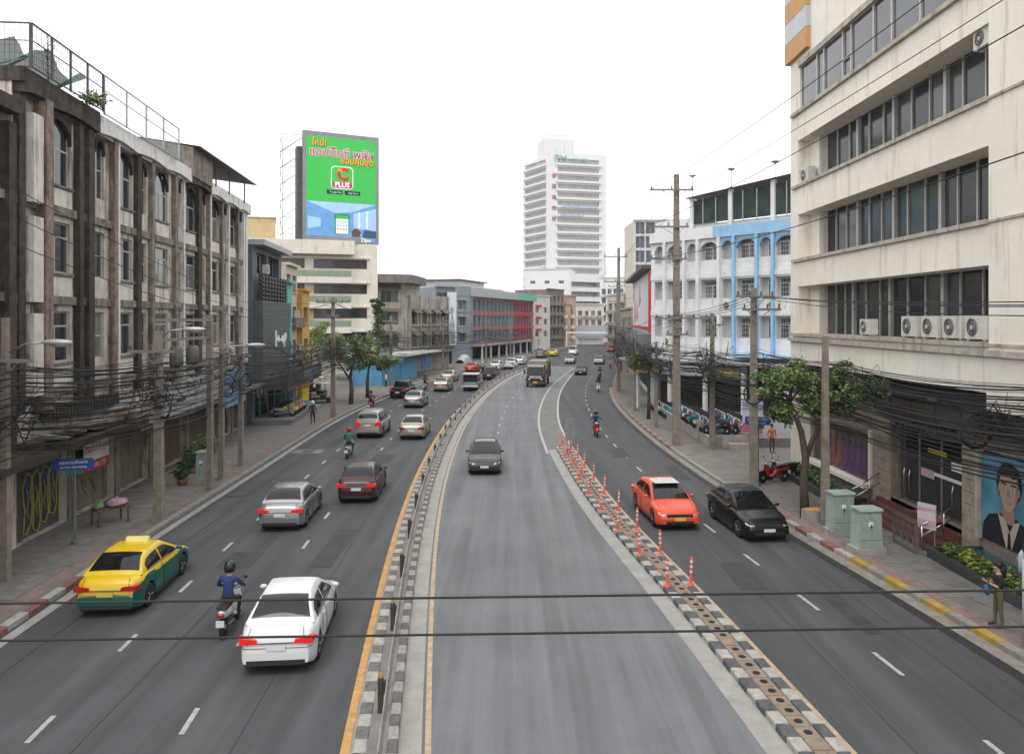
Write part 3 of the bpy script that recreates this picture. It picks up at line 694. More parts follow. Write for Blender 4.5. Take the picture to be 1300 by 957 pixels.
vent.build('vent_grille', PLDARK, A_)
# graffiti on the first shutter (tubes of paint lying on the slats)
GY = mat('graffiti_yellow', (.30, .28, .02), .8, var=.2, scale=6); GN = mat('graffiti_navy', (.03, .03, .09), .8, var=.3, scale=5); GP = mat('graffiti_purple', (.19, .13, .3), .8, var=.3)
def graff(parent, x0, z0, w, h):
    fill = MB(); edge = MB()
    letters = [[(0, .0), (.05, .35), (-.02, .75), (.1, .97), (.24, .9), (.2, .66), (.26, .42), (.2, .12), (.1, -.02)], [(.27, .02), (.3, .4), (.26, .85), (.38, .98), (.48, .86), (.44, .5), (.5, .1), (.4, -.06)], [(.5, .1), (.53, .45), (.49, .84), (.6, 1.0), (.74, .92), (.7, .5), (.74, .18), (.62, .02)], [(.76, .16), (.78, .5), (.75, .82), (.86, 1.03), (1.02, .9), (.97, .55), (1.0, .3), (.9, .1)]]
    for L in letters:
        cx = sum(p[0] for p in L) / len(L); cz = sum(p[1] for p in L) / len(L)
        def at(p, d): return (x0 + p[0] * w, d, z0 + p[1] * h)
        for k in range(len(L)): fill.quad(at(L[k], .262), at(L[(k + 1) % len(L)], .262), at((cx, cz), .258))
        pts = []
        for k in range(len(L) + 1):
            a, b_ = L[k % len(L)], L[(k + 1) % len(L)]
            for t in range(4): pts.append((a[0] + (b_[0] - a[0]) * t / 4 + .01 * math.sin(k * 3 + t), a[1] + (b_[1] - a[1]) * t / 4))
        edge.tube([at(p, .255) for p in pts], .03, 5, False)
        edge.tube([at((cx - .03, cz + .25), .255), at((cx + .03, cz + .1), .255), at((cx - .02, cz - .1), .255), at((cx + .04, cz - .25), .255)], .025, 5, False)
    f = fill.build('graffiti_fill', GN, parent, fixn=False); edge.build('graffiti_outline', GY, parent)
graff(A_, lx(27.3), .35, 2.4, 2.2)
g = MB(); g.tube([(lx(29.2) + .25 * math.cos(t * .5), .255, 2.0 + .3 * math.sin(t * .5)) for t in range(13)], .02, 4, False); g.tube([(lx(26.0), .255, .4), (lx(26.2), .255, 1.8), (lx(26.5), .255, .9), (lx(26.7), .255, 1.9)], .03, 4, False); g.build('graffiti_tag', GP, A_)
g = MB()
for k, c0 in enumerate((31.2, 32.0, 32.7)): g.tube([(lx(c0) + .25 * math.cos(t * .6 + k), .255, 1.0 + .35 * math.sin(t * .6)) for t in range(9)], .018, 4, False)
g.build('graffiti_tag', mat('graffiti_dark', (.08, .07, .06), .8), A_)
for a, b in shops: bx('door_pier', PLSTAIN, A_, lx(b) + .03, lx(b) + .5, -.08, .01, .14, 3.1)
# red-white Thai banner on the tan shutter
bn = thing('shop_banner', 'white and red banner with Thai lettering tied to tan roller shutter', 'banner', (0, 0, 0)); bn.location = A_.matrix_basis @ Vector((lx(30.9), -.22, 1.75)); bn.rotation_euler = (0, 0, angA)
RED = mat('print_red', (.42, .03, .03), .6, var=.1); CREAM = mat('print_cream', (.62, .58, .55), .6, var=.12)
b = MB(); b.box(0, 2.3, 0, .03, .42, 1.42); b.build('banner_sheet', CREAM, bn); b = MB(); b.box(0, 2.3, 0, .03, 0, .415); b.build('banner_foot', RED, bn)
text('lettering', 'บ้านดีดี 2 คูหา', .42, RED, bn, (1.15, -.008, .92), depth=.004); text('lettering', '089-498 2723', .3, CREAM, bn, (1.15, -.008, .2), depth=.004)
for zz in (1.42, .42):
    for xx in (.03, 2.27): bx('tie_cord', WHITE, bn, xx - .012, xx + .012, -.006, .42, zz - .02, zz + .0)
# corrugated white sign and blue sign above the canopy
sb = thing('corrugated_signboard', 'long greyish corrugated metal signboard above the closed shops behind cables', 'signboard', (0, 0, 0)); sb.location = A_.matrix_basis @ Vector((lx(36.0), -1.55, 3.32)); sb.rotation_euler = (R(-8), 0, angA)
b = MB(); n = 66
for k in range(n):
    x0_, x1_ = 9.2 * k / n, 9.2 * (k + 1) / n; y0_, y1_ = (.03 if k % 2 else 0), (0 if k % 2 else .03); b.quad((x0_, y0_, 0), (x1_, y1_, 0), (x1_, y1_, 1.55), (x0_, y0_, 1.55))
b.build('corrugated_sheet', mat('dull_white_metal', (.36, .37, .37), .6, .2, var=.25, streak=.4), sb, fixn=False); bx('frame_rail', RUST, sb, 0, 9.2, .035, .09, 0, .08); bx('frame_rail', RUST, sb, 0, 9.2, .035, .09, 1.45, 1.53)
bs = thing('blue_signboard', 'pale blue shop signboard with faint lettering over the pavement canopy', 'signboard', (0, 0, 0)); bs.location = A_.matrix_basis @ Vector((lx(45.6), -1.75, 2.7)); bs.rotation_euler = (0, 0, angA)
BLUEP = mat('pale_blue_print', (.16, .30, .50), .6, var=.15, streak=.2)
b = MB(); b.box(0, 4.6, 0, .2, 0, 2.15); b.build('panel', BLUEP, bs); text('lettering', 'ส.ยนต์การช่าง', .7, mat('print_blue_dark', (.07, .14, .3), .6), bs, (2.3, -.012, 1.4), depth=.006); bx('stripe', mat('print_blue_dark', ()), bs, .1, 4.5, -.012, 0, .55, .68)
# roof cage: mesh fence panels on posts, old shed roof, netting, plants
def cage(y0, y1, zb, zt, m, name_label, step, yy=-.55, mesh_step=.16):
    t = thing('roof_fence', name_label, 'fence'); t.location = A_.matrix_basis @ Vector((lx(y0), yy, zb)); t.rotation_euler = (0, 0, angA)
    L = lx(y1) - lx(y0); n = max(1, round(L / step))
    for k in range(n + 1):
        b = MB(); b.bar((L * k / n, 0, 0), (L * k / n, 0, zt - zb), .06); b.build('post', m, t)
    b = MB(); b.bar((0, 0, zt - zb), (L, 0, zt - zb), .05); b.bar((0, 0, .05), (L, 0, .05), .045); b.bar((0, 0, (zt - zb) * .62), (L, 0, (zt - zb) * .62), .03); b.build('rails', m, t)
    for k in range(n):
        b = MB(); x0_, x1_ = L * k / n, L * (k + 1) / n; hh = zt - zb; s = x0_ + mesh_step
        while s < x1_: b.bar((s, 0, .05), (s, 0, hh), .011); s += mesh_step
        z = .2
        while z < hh: b.bar((x0_, .012, z), (x1_, .012, z), .009); z += mesh_step * 1.6
        b.build('mesh_panel', m, t, fixn=False)
    return t
cage(26.3, 31.85, 16.6, 18.15, mat('rusty_mesh', (.10, .085, .075), .8, .2, var=.3), 'rusty wire mesh cage fence on sooty roof parapet', 1.55)
cage(31.95, 41.0, 16.5, 18.15, mat('pale_mesh', (.34, .38, .40), .6, .3, var=.2), 'pale grey wire mesh fence on white roof parapet', 2.3)
nm = MB(); NET = mat('green_shade_net', (.035, .15, .11), .9, var=.5, scale=1.2, alpha=.85)
for i in range(16):
    for j in range(6):
        def npz(i, j): return (lx(26.5 + i * .34), .15 + j * .5, 17.75 - .35 * math.sin(i * .7) * (1 - j / 8) - .25 * j + .12 * math.sin(i * 1.9 + j))
        nm.quad(npz(i, j), npz(i + 1, j), npz(i + 1, j + 1), npz(i, j + 1))
o = nm.build('shade_net', NET, fixn=False, label='torn green shade netting sagging inside the rusty roof cage', cat='netting'); o.location = A_.location; o.rotation_euler = A_.rotation_euler
sh_ = thing('roof_shed', 'dark sloping sheet metal lean-to on the shophouse roof', 'shed', (0, 0, 0)); sh_.location = A_.matrix_basis @ Vector((lx(45.0), -.9, 16.1)); sh_.rotation_euler = (0, 0, angA)
b = MB(); b.quad((-1.5, 0, 1.7), (10.5, -.3, 1.6), (10.5, 5, 2.3), (-1.5, 5, 2.4)); b.quad((-1.5, 0, 1.64), (10.5, -.3, 1.54), (10.5, 5, 2.24), (-1.5, 5, 2.34)); b.quad((-1.5, 0, 1.7), (10.5, -.3, 1.6), (10.5, -.3, 1.54), (-1.5, 0, 1.64)); b.build('sheet_roof', mat('dark_sheet', (.12, .105, .09), .7, .2, var=.3), sh_, fixn=False)
b = MB(); b.quad((-1.5, .4, 0), (2.2, .4, 0), (2.2, .4, 1.65), (-1.5, .4, 1.65)); b.quad((-1.5, .4, 0), (-1.5, .4, 1.65), (-1.5, 4.5, 2.3), (-1.5, 4.5, 0)); b.build('sheet_wall', PLSTAIN, sh_, fixn=False)
for xx in (3, 6, 9.9): bx('post', RUST, sh_, xx, xx + .08, .4, .48, .2, 1.75)
# perpendicular end of the roof cage and the lower neighbour house
ce = thing('roof_fence', 'rusty wire mesh cage end turning back across the roof', 'fence', A_.matrix_basis @ Vector((.2, -.5, 16.6)), angA + R(90)); RMm = mat('rusty_mesh', ())
for k in range(5): b = MB(); b.bar((k * 1.5, 0, 0), (k * 1.5, 0, 1.55), .06); b.build('post', RMm, ce)
b = MB(); b.bar((0, 0, 1.55), (6, 0, 1.55), .05); b.bar((0, 0, .05), (6, 0, .05), .045); b.bar((0, 0, .95), (6, 0, .95), .03); b.build('rails', RMm, ce)
for k in range(4):
    b = MB()
    for q in range(1, 9): b.bar((k * 1.5 + q * .166, 0, .05), (k * 1.5 + q * .166, 0, 1.55), .011)
    for q in range(1, 6): b.bar((k * 1.5, .012, q * .26), (k * 1.5 + 1.5, .012, q * .26), .009)
    b.build('mesh_panel', RMm, ce, fixn=False)
bx('end_parapet', PLDARK, A_, -.04, .2, -.42, 11, 16.1, 16.6)
NA, NB = (Xf(13) - .05, 13.0), (Xf(26.0) - .05, 26.0); aN, WN = frame_of(NA, NB)
opN = [(WN - 12.0 + c * 4, WN - 9.8 + c * 4, a, b) for c in range(3) for a, b in zr[:2]] + [(.8 + c * 4.2, 4.4 + c * 4.2, .16, 3.0) for c in range(3)]
N_, WN = bld('sooty_neighbour_house', 'sooty plaster house with dark piers adjoining the long shophouse row', NA, NB, 14.9, 11, PLSTAIN, opN, .25)
for o in opN[:6]: window(N_, *o, .15, 2, 1, gm=wins, transom=1.38, fw=.07)
for o in opN[6:]: shutter(N_, *o, .2, SHUT[0])
for k in range(5): bx('pier', PLDARK, N_, WN - .5 - k * 3.1, WN - .05 - k * 3.1, -.3, .0, 3.2, 14.6)
bx('parapet', PLDARK, N_, -.1, WN - .02, -.45, .3, 14.91, 15.4); bx('canopy', PLDARK, N_, 0, WN - .02, -1.7, -.005, 3.3, 3.5)
for z in (5.2, 8.6, 12.0): bx('floor_ledge', PLSTAIN, N_, 0, WN - .02, -.16, -.005, z, z + .3)
# ---------------------------------------------------------------- dark panelled shop with white logo
def Xf2(y): return Xf(y) + .45
A2, B2 = (Xf2(57.3), 57.3), (Xf2(67.6), 67.6)
angB, WB = frame_of(A2, B2)
DG = mat('dark_panel', (.075, .085, .088), .6, var=.12, scale=.8); DG2 = mat('slate_blue_paint', (.10, .125, .14), .7, var=.12)
bb_, W = bld('dark_panel_shop', 'narrow dark grey panelled shop building with louvre band and white logo', A2, B2, 13.7, 12, DG2, [(1.2, 4.6, 11.5, 13.1), (5.2, 9.2, 11.5, 13.1), (.8, 9.6, .16, 2.6)], .6)
bx('roof_cap', mat('light_grey_cap', (.34, .35, .36), .6, var=.12), bb_, -.1, W + .1, -.9, 4, 13.55, 13.95)
window(bb_, 1.2, 4.6, 11.5, 13.1, .5, 3, 1, WHITE); window(bb_, 5.2, 9.2, 11.5, 13.1, .5, 3, 1, ALU)
aircon(bb_, 3.6, -.35, 11.55, 1.0)
lv = thing  # louvre fins, each one a part
for r_ in range(6):
    for c_ in range(9):
        o = bx('louvre_fin', BLACK, bb_, .5 + c_ * 1.07, 1.35 + c_ * 1.07, -.62, -.5, 9.55 + r_ * .32, 9.73 + r_ * .32)
for c_ in range(10): bx('louvre_post', BLACK, bb_, .35 + c_ * 1.07, .43 + c_ * 1.07, -.5, -.38, 9.4, 11.45)
b = MB(); b.box(.1, W - .1, -.75, .0, 3.4, 9.4); b.build('cladding_box', DG, bb_)
for k in range(1, 20): bx('cladding_joint', mat('joint_black', (.02, .022, .023), .8), bb_, .1, W - .1, -.756, -.748, 3.4 + k * .3, 3.413 + k * .3)
lg = MB()
lg.box(4.2, 4.55, -.83, -.76, 5.7, 7.1); lg.box(4.55, 5.1, -.83, -.76, 6.25, 6.5); lg.lathe([(.28, -.83), (.28, -.76)], 14, c=(5.35, 0, 6.4), ax='y'); lg.box(5.9, 6.6, -.83, -.76, 6.2, 6.4)
lg.lathe([(.36, -.83), (.36, -.76)], 14, c=(7.0, 0, 6.3), ax='y'); lg.box(7.5, 7.8, -.83, -.76, 5.6, 6.7); lg.lathe([(.36, -.83), (.36, -.76)], 14, c=(8.1, 0, 6.5), ax='y')
lg.build('white_logo', WHITE, bb_)
fa = MB(); fa.prism([(-2.6, 2.6), (-.6, 2.9), (-.6, 3.5), (-2.6, 3.9)], .0, W + 5.5, 'x'); fa.build('sloping_fascia', mat('fascia_dark', (.06, .06, .065), .7, var=.2), bb_)
bx('sign_panel', mat('fascia_sign', (.18, .2, .22), .6, var=.15), bb_, 6.5, 9.0, -2.65, -2.61, 2.9, 3.6); bx('sign_panel', mat('print_cyan', (.03, .28, .55), .5), bb_, 9.2, 10.6, -2.65, -2.61, 2.75, 3.75); bx('sign_panel', mat('fascia_sign', ()), bb_, 10.9, 13.4, -2.65, -2.61, 2.9, 3.6)
TEAL = mat('teal_paint', (.10, .40, .36), .7, var=.12, streak=.15)
bx('shopfront_glass', GLASS, bb_, .8, 9.6, .5, .53, .16, 2.6)
for k in range(4): bx('shopfront_post', TEAL, bb_, 1.0 + k * 2.7, 1.15 + k * 2.7, .3, .42, .16, 2.6)
b = MB(); b.box(-.6, 9.0, -3.0, 0, 0, .55); b.build('display_platform', mat('platform_grey', (.16, .16, .16), .85, var=.25), bb_)
b = MB(); b.box(9.1, 11.4, -3.2, 0, 0, .35); b.box(9.1, 11.4, -2.5, 0, .35, .7); b.build('teal_steps', mat('teal_grey', (.2, .33, .31), .8, var=.2), bb_)
# teal strip, cream and ochre narrow houses
def narrow_house(name, label, ya, yb, H, m, off=.3, cols=1, sill=1.0):
    A, B = (Xf(ya) + off, ya), (Xf(yb) + off, yb); a, W = frame_of(A, B)
    op = []
    for z in (4.4, 7.6, 10.6):
        if z + 1.7 < H:
            for c in range(cols): op.append((W * (c + .18) / cols, W * (c + .82) / cols, z, z + 1.6))
    op.append((.4, W - .4, .16, 2.8))
    r, W = bld(name, label, A, B, H, 10, m, op, .35)
    for o in op[:-1]: window(r, *o, .25, 2, 1, gm=wins); bx('window_sill', m, r, o[0] - .1, o[1] + .1, -.15, .0, o[2] - .12, o[2] - .01)
    bx('shopfront', DARK, r, .4, W - .4, .33, .36, .16, 2.8); bx('roof_ledge', m, r, -.02, W + .02, -.35, .5, H + .003, H + .25)
    return r, W
narrow_house('teal_fin_house', 'very narrow teal painted house front beside dark panelled shop', 67.7, 70.6, 11.2, TEAL, .8)
r_, W = narrow_house('cream_house', 'narrow cream plaster house with dark windows and balconies', 70.7, 76.2, 13.0, mat('cream_plaster', (.55, .45, .35), .9, var=.2, streak=.35), .2, 2)
for z in (4.0, 7.2): bx('balcony', PLSTAIN, r_, .2, W - .2, -.9, -.02, z, z + .9)
aircon(r_, 3.6, -.9, 4.92, .9); aircon(r_, 1.6, -.9, 8.12, .9)
r_, W = narrow_house('ochre_house', 'ochre painted narrow house at the end of the shop row', 76.3, 80.3, 10.8, mat('ochre_paint', (.52, .31, .07), .85, var=.15, streak=.25), .7)
# ---------------------------------------------------------------- cream block carrying the advertising screen
CRM = mat('cream_render', (.66, .61, .53), .85, var=.1, scale=.7, streak=.22, scol=(.3, .26, .21))
A4, B4 = (-36.5, 103.0), (-19.0, 108.6); angD, WD = frame_of(A4, B4)
zs = [(15.0, 16.3), (11.5, 12.85), (8.1, 9.5), (4.7, 6.1)]
op = []
for a, b in zs: op += [(5.2, 8.4, a, b), (9.6, 16.9, a, b)]
D_, WD = bld('cream_office_block', 'cream office block with dark ribbon windows under the green advertising screen', A4, B4, 18.5, 14, CRM, op, .4)
for (x0, x1, a, b) in op: window(D_, x0, x1, a, b, .3, int((x1 - x0) / .9), 1, fm=mat('dark_frame', (.06, .055, .05), .6), gm=[GLASS, GLASS, mat('brown_glass', (.07, .055, .045), .1, var=.3)], fw=.06)
GRN = mat('balcony_green_glass', (.22, .27, .20), .3, var=.15)
for a, b in zs:
    bx('balcony_slab', CRM, D_, 4.6, 14.6, -1.3, .0, a - 2.05, a - 1.2); bx('balcony_glass', GRN, D_, 4.6, 14.6, -1.28, -1.22, a - 1.19, a - .35); bx('awning_slab', CRM, D_, 5.0, 17.2, -.35, .0, b + .12, b + .3)
bx('roof_band', CRM, D_, 1.0, 15.0, -1.6, .0, 16.9, 18.8)
yb_ = thing('yellow_plant_room', 'ochre yellow rooftop plant room behind the advertising screen', 'plant room', D_.matrix_basis @ Vector((-1.0, 1.2, 18.2)), angD)
b = MB(); b.box(0, 5.6, 0, 6, 0, 3.6); b.build('room_wall', mat('ochre_cream', (.58, .43, .24), .85, var=.12, streak=.2), yb_); bx('room_roof', CONC, yb_, -.1, 5.7, -.1, 6.1, 3.605, 3.75)
bx('wall_pilaster', mat('ochre_cream', ()), yb_, 1.5, 1.7, -.1, 0, 0, 3.6)
bx('wall_banner', mat('print_grey_blue', (.14, .18, .23), .6, var=.6, scale=1.2), D_, 4.4, 8.6, -1.36, -1.31, 6.6, 9.4)
text('lettering', '7-PSM', .9, WHITE, D_, (6.6, -1.4, 6.0), depth=.03)
# ---- big LED advertising screen: flat print on a boxed panel, steel lattice behind
PB0, PB1 = Vector((-28.3, 105.0)), Vector((-19.0, 109.6))
angS, WS = frame_of(PB0, PB1); HS = 15.0; z0s = 18.6
scr = thing('advertising_screen', 'tall green and blue advertising screen with Thai lettering on cream block roof', 'billboard', (PB0.x, PB0.y - .6, z0s), angS)
def led(name, col, e=.1, var=.05): return mat(name, col, .5, var=var, emit=e, fine=0)
L_GREEN = led('led_green', (.045, .46, .075)); L_GLOW = led('led_pale_green', (.22, .66, .22)); L_BLUE = led('led_blue', (.13, .32, .62), var=.2); L_SKY = led('led_pale_blue', (.35, .55, .78), var=.15)
L_PINK = led('led_magenta', (.55, .02, .16)); L_OR = led('led_orange', (.8, .33, .02)); L_RED = led('led_red', (.6, .015, .02)); L_W = led('led_white', (.75, .8, .8)); L_K = led('led_black', (.01, .015, .02)); L_DB = led('led_deep_blue', (.03, .08, .2)); L_SH = led('led_dark_green', (.015, .2, .04)); L_BR = led('led_brown', (.12, .05, .03))
b = MB(); b.box(-.12, WS + .12, .02, .7, -.12, HS + .12); b.build('screen_case', mat('screen_grey', (.24, .25, .26), .5, .4), scr)
def pr(name, m, x0, x1, z0, z1, d=.02): return bx(name, m, scr, x0 * WS, x1 * WS, -d, .018 - d * .0, z0 * HS, z1 * HS)
pr('picture_upper', L_GREEN, .03, .97, .37, .965, .004); pr('picture_lower', L_BLUE, .03, .97, .055, .3695, .004); pr('picture_foot', mat('screen_grey', ()), .03, .97, .01, .054, .004)
def poly(name, m, pts, d): 
    q = MB(); q.prism([(x * WS, z * HS) for x, z in pts], -d, .0, 'y'); return q.build(name, m, scr)
def tx(s, size, m, x, z, d, bold=.0, sx=1., rot=0): return text('lettering', s, size, m, scr, (x * WS, -d, z * HS), (R(90), rot, 0), .004, bold=bold, sx=sx)
for dx, dz, m, d in ((.012, -.006, L_SH, .03), (0, 0, L_OR, .05)): tx('ใหม่!', 1.15, m, .2 + dx, .905 + dz, d, .03)
for dx, dz, m, d in ((.0, 0, L_W, .03), (0, 0, L_PINK, .05)): tx('แอปบิ๊กซี พลัส', 1.62, m, .50 + dx, .82 + dz, d, .07 if m is L_W else .02)
for dx, dz, m, d in ((.012, -.006, L_SH, .03), (0, 0, L_OR, .05)): tx('ช้อปคุ้มสุด', 1.15, m, .71 + dx, .755 + dz, d, .03)
def rrect(x0, x1, z0, z1, r, n=5):
    o = []
    for cx, cz, a0 in ((x1 - r, z0 + r, -90), (x1 - r, z1 - r, 0), (x0 + r, z1 - r, 90), (x0 + r, z0 + r, 180)):
        for k in range(n + 1): a = R(a0 + 90 * k / n); o.append((cx + r * math.cos(a), cz + r * math.sin(a)))
    return o
def rr(name, m, x0, x1, z0, z1, r, d):
    q = MB(); q.prism(rrect(x0 * WS, x1 * WS, z0 * HS, z1 * HS, r), -d, 0, 'y'); q.build(name, m, scr)
rr('icon_edge', L_W, .355, .655, .495, .705, .55, .02); rr('icon_face', L_GREEN, .367, .643, .503, .697, .5, .03); rr('icon_foot', L_PINK, .367, .643, .503, .56, .4, .04)
tx('C', 2.3, L_RED, .515, .625, .05, .12); tx('Big', .55, L_OR, .475, .668, .06, .03); tx('PLUS', .95, L_W, .505, .532, .06, .04)
for x0, s in ((.30, 'Google Play'), (.54, 'App Store')): pr('store_badge', L_K, x0, x0 + .21, .445, .482, .03); tx(s, .34, L_W, x0 + .115, .463, .04)
poly('room_ceiling', L_SKY, [(.03, .3695), (.97, .3695), (.66, .29), (.42, .27)], .012); poly('room_window', L_SKY, [(.66, .14), (.97, .12), (.97, .33), (.66, .27)], .014)
for k in range(5): poly('curtain_fold', L_W if k % 2 else L_SKY, [(.67 + k * .055, .14), (.69 + k * .055, .138), (.69 + k * .055, .285 + k * .008), (.67 + k * .055, .28 + k * .008)], .018)
poly('sofa', L_DB, [(.78, .055), (.97, .055), (.97, .12), (.80, .13)], .02); poly('wall_panel', L_SKY, [(.05, .12), (.22, .14), (.22, .22), (.05, .23)], .012)
rr('phone_edge', L_SH, .405, .60, .075, .265, .25, .03); rr('phone_page', L_W, .42, .588, .082, .22, .1, .04); pr('phone_header', L_GREEN, .42, .588, .222, .252, .04)
for r_ in range(3):
    for c_ in range(4): pr('phone_icon', (L_SKY, L_SKY, L_OR)[r_], .432 + c_ * .039, .456 + c_ * .039, .185 - r_ * .035, .203 - r_ * .035, .05)
poly('plant', L_BR, [(.64, .06), (.74, .06), (.76, .11), (.69, .14), (.63, .11)], .03)
tx('Dpo', .8, L_W, .83, .03, .04, .03); poly('maker_mark', L_BLUE, [(.9, .012), (.96, .012), (.96, .05), (.9, .05)], .02)
L = MB()
def lat(a, b): L.bar(a, b, .09)
for z in (1, 3.3, 5.6, 7.9, 10.2, 12.4):
    for x in (-2.6, .4): lat((x, 1.2, z), (x, 1.2, z + 2.2)); lat((x, 3.2, z), (x, 3.2, z + 2.2))
    lat((-2.6, 1.2, z), (.4, 1.2, z)); lat((-2.6, 1.2, z), (-2.6, 3.2, z)); lat((-2.6, 3.2, z), (.4, 1.2, z + 2.2)); lat((-2.6, 1.2, z), (-2.6, 3.2, z + 2.2)); lat((-2.6, 1.2, z), (.4, 1.2, z + 2.2))
lat((-2.6, 1.2, 14.6), (.4, 1.2, 14.6)); lat((-2.6, 3.2, 0), (-2.6, 3.2, 1)); lat((-2.6, 1.2, 0), (-2.6, 1.2, 1)); lat((.4, 1.2, 0), (.4, 1.2, 1))
L.build('support_lattice', STEEL, scr)
b = MB(); b.box(-.75, WS - .5, .72, 2.2, 0, 13); b.build('screen_backing', mat('dark_truss', (.09, .095, .1), .7, .3, var=.4, scale=2), scr)
for x in (1, WS / 2, WS - 1): bx('support_leg', STEEL, scr, x - .15, x + .15, .75, 1.05, -1.6, .0)
# ================================================================ middle-distance and far buildings, left to centre
def grid_ops(W, rows, n, x0=None, x1=None, fill=.7):
    x0 = 0 if x0 is None else x0; x1 = W if x1 is None else x1; o = []
    for a, b in rows:
        for k in range(n):
            c = x0 + (x1 - x0) * (k + .5) / n; h = (x1 - x0) / n * fill / 2; o.append((c - h, c + h, a, b))
    return o
# old grey corner block: camera-facing end and street side, one thing
GREYO = mat('old_grey_concrete', (.34, .315, .275), .92, var=.28, scale=.6, streak=.5, scol=(.11, .095, .08))
GREYD = mat('dark_grey_concrete', (.17, .155, .135), .92, var=.3, scale=.6, streak=.4, scol=(.05, .045, .04))
AWN = mat('brown_awning', (.12, .095, .075), .8, var=.3, scale=2)
C0, C1, C2 = (-20.2, 110.0), (-15.4, 112.2), (-10.2, 124.5)
rowsE = [(3.9, 5.7), (7.2, 9.0), (10.4, 12.1)]
a1, W1 = frame_of(C0, C1); opsE = [(1.4, 4.0, a, b) for a, b in rowsE]
E_, W1 = bld('old_corner_block', 'weathered grey concrete corner block with brown window awnings and heavy roof slab', C0, C1, 13.4, 8, GREYO, opsE, .5)
for o in opsE: window(E_, *o, .4, 3, 1, gm=wins); bx('balcony_front', GREYO, E_, o[0] - .2, o[1] + .2, -.5, -.02, o[2] - 1.0, o[2] - .05)
a2, W2 = frame_of(C1, C2)
opsE2 = grid_ops(W2, rowsE[:2] , 4, .8, W2 - .6, .55)
side = thing('tmp', 'x', 'x', (0, 0, 0)); bpy.data.objects.remove(side)
mE = Matrix.Translation(Vector((C1[0], C1[1], 0))) @ Matrix.Rotation(a2, 4, 'Z'); mE = E_.matrix_basis.inverted() @ mE
mb = MB(); wall_open(mb, 0, W2, 0, 11.6, opsE2, 0, .5); mb.quad((W2, 0, 0), (W2, 8, 0), (W2, 8, 11.6), (W2, 0, 11.6)); mb.quad((0, 0, 11.6), (W2, 0, 11.6), (W2, 8, 11.6), (0, 8, 11.6))
sw = mb.build('street_wall', GREYO, E_, fixn=False); sw.matrix_local = mE
for o in opsE2:
    w_ = window(sw, *o, .4, 2, 1, gm=wins)
    aw = MB(); x0_, x1_ = o[0] - .25, o[1] + .25; aw.quad((x0_, -.0, o[3] + .55), (x1_, -.0, o[3] + .55), (x1_, -1.0, o[3] - .1), (x0_, -1.0, o[3] - .1)); aw.quad((x0_, 0, o[3] + .5), (x1_, 0, o[3] + .5), (x1_, -1.0, o[3] - .15), (x0_, -1.0, o[3] - .15)); aw.build('window_awning', AWN, sw, fixn=False)
    bx('window_sill', GREYO, sw, o[0] - .2, o[1] + .2, -.4, -.01, o[2] - .25, o[2] - .03)
for k in range(5): bx('wall_rib', GREYO, sw, .6 + k * (W2 - 1.4) / 4, .85 + k * (W2 - 1.4) / 4, -.35, -.012, 3, 11.5)
for o in opsE:
    aw = MB(); aw.quad((o[0] - .3, 0, o[3] + .9), (o[1] + .3, 0, o[3] + .9), (o[1] + .3, -1.1, o[3] + .1), (o[0] - .3, -1.1, o[3] + .1)); aw.build('window_awning', AWN, E_, fixn=False)
rs = MB(); rs.prism([(-.8, -1.6), (W1 + .3, -1.9), (W1 + 5.5, 7.5), (W1 + 1, 9), (-.8, 9)], 13.2, 14.4, 'z'); rs.build('roof_slab', GREYD, E_)
ps = MB(); ps.prism([(W1 - .3, .5), (W1 + 4.6, 8.0), (W1 - 1, 9), (0, 8)], 11.6, 13.2, 'z'); ps.build('penthouse_wall', GREYO, E_)
bx('shop_canopy', GREYD, E_, -.5, W1, -1.8, 0, 2.9, 3.15); cv = MB(); cv.box(0, W2, -2.0, 0, 2.9, 3.1); o = cv.build('shop_canopy', GREYD, E_); o.matrix_local = mE
an = MB(); an.bar((2.6, 1, 14.4), (2.6, 1, 17.2), .06); an.bar((2.2, 1, 16.6), (3.0, 1, 16.6), .04); an.build('roof_aerial', STEEL, E_)
# banner building and slate-blue market block with red trim
SLATE = mat('slate_blue_wall', (.24, .27, .30), .85, var=.14, scale=.5, streak=.15, scol=(.14, .15, .16)); BROWNT = mat('red_brown_trim', (.30, .10, .085), .85, var=.2); REDT = mat('bright_red_trim', (.42, .03, .05), .7, var=.12); MINT = mat('mint_fascia', (.12, .42, .29), .7, var=.08); GFAS = mat('grey_blue_fascia', (.33, .36, .385), .7, var=.1)
BN, W = bld('banner_house', 'narrow dark house front carrying a tall white portrait banner', (-13.2, 133), (-10.0, 135.5), 13.6, 9, SLATE, [(.5, 3.4, .16, 3)], .4)
bx('dark_front', mat('dark_brown_front', (.07, .06, .06), .8, var=.25), BN, .2, 1.9, -.5, 0, 3.2, 12.6); bx('roof_ledge', GFAS, BN, -.2, W + .2, -.8, .3, 13.62, 14.4)
bb2 = thing('portrait_banner', 'tall white vertical banner with grey figure print on dark house front', 'banner', BN.matrix_basis @ Vector((1.9, -.75, 3.5)), BN.rotation_euler[2])
b = MB(); b.box(0, 1.9, 0, .12, 0, 9.2); b.build('banner_sheet', mat('banner_white', (.62, .64, .66), .6, var=.08), bb2)
q = MB(); q.prism([(.3, .2), (1.6, .2), (1.5, 3.6), (1.15, 4.6), (1.1, 5.4), (.85, 5.4), (.8, 4.6), (.45, 3.4)], -.012, 0, 'y'); q.build('printed_figure', mat('print_grey', (.3, .33, .36), .6, var=.6, scale=1.5), bb2); q = MB(); q.prism([(.95 + .4 * math.cos(t), 6.0 + .6 * math.sin(t)) for t in [k * math.pi / 6 for k in range(12)]], -.012, 0, 'y'); q.build('printed_head', mat('print_grey', ()), bb2)
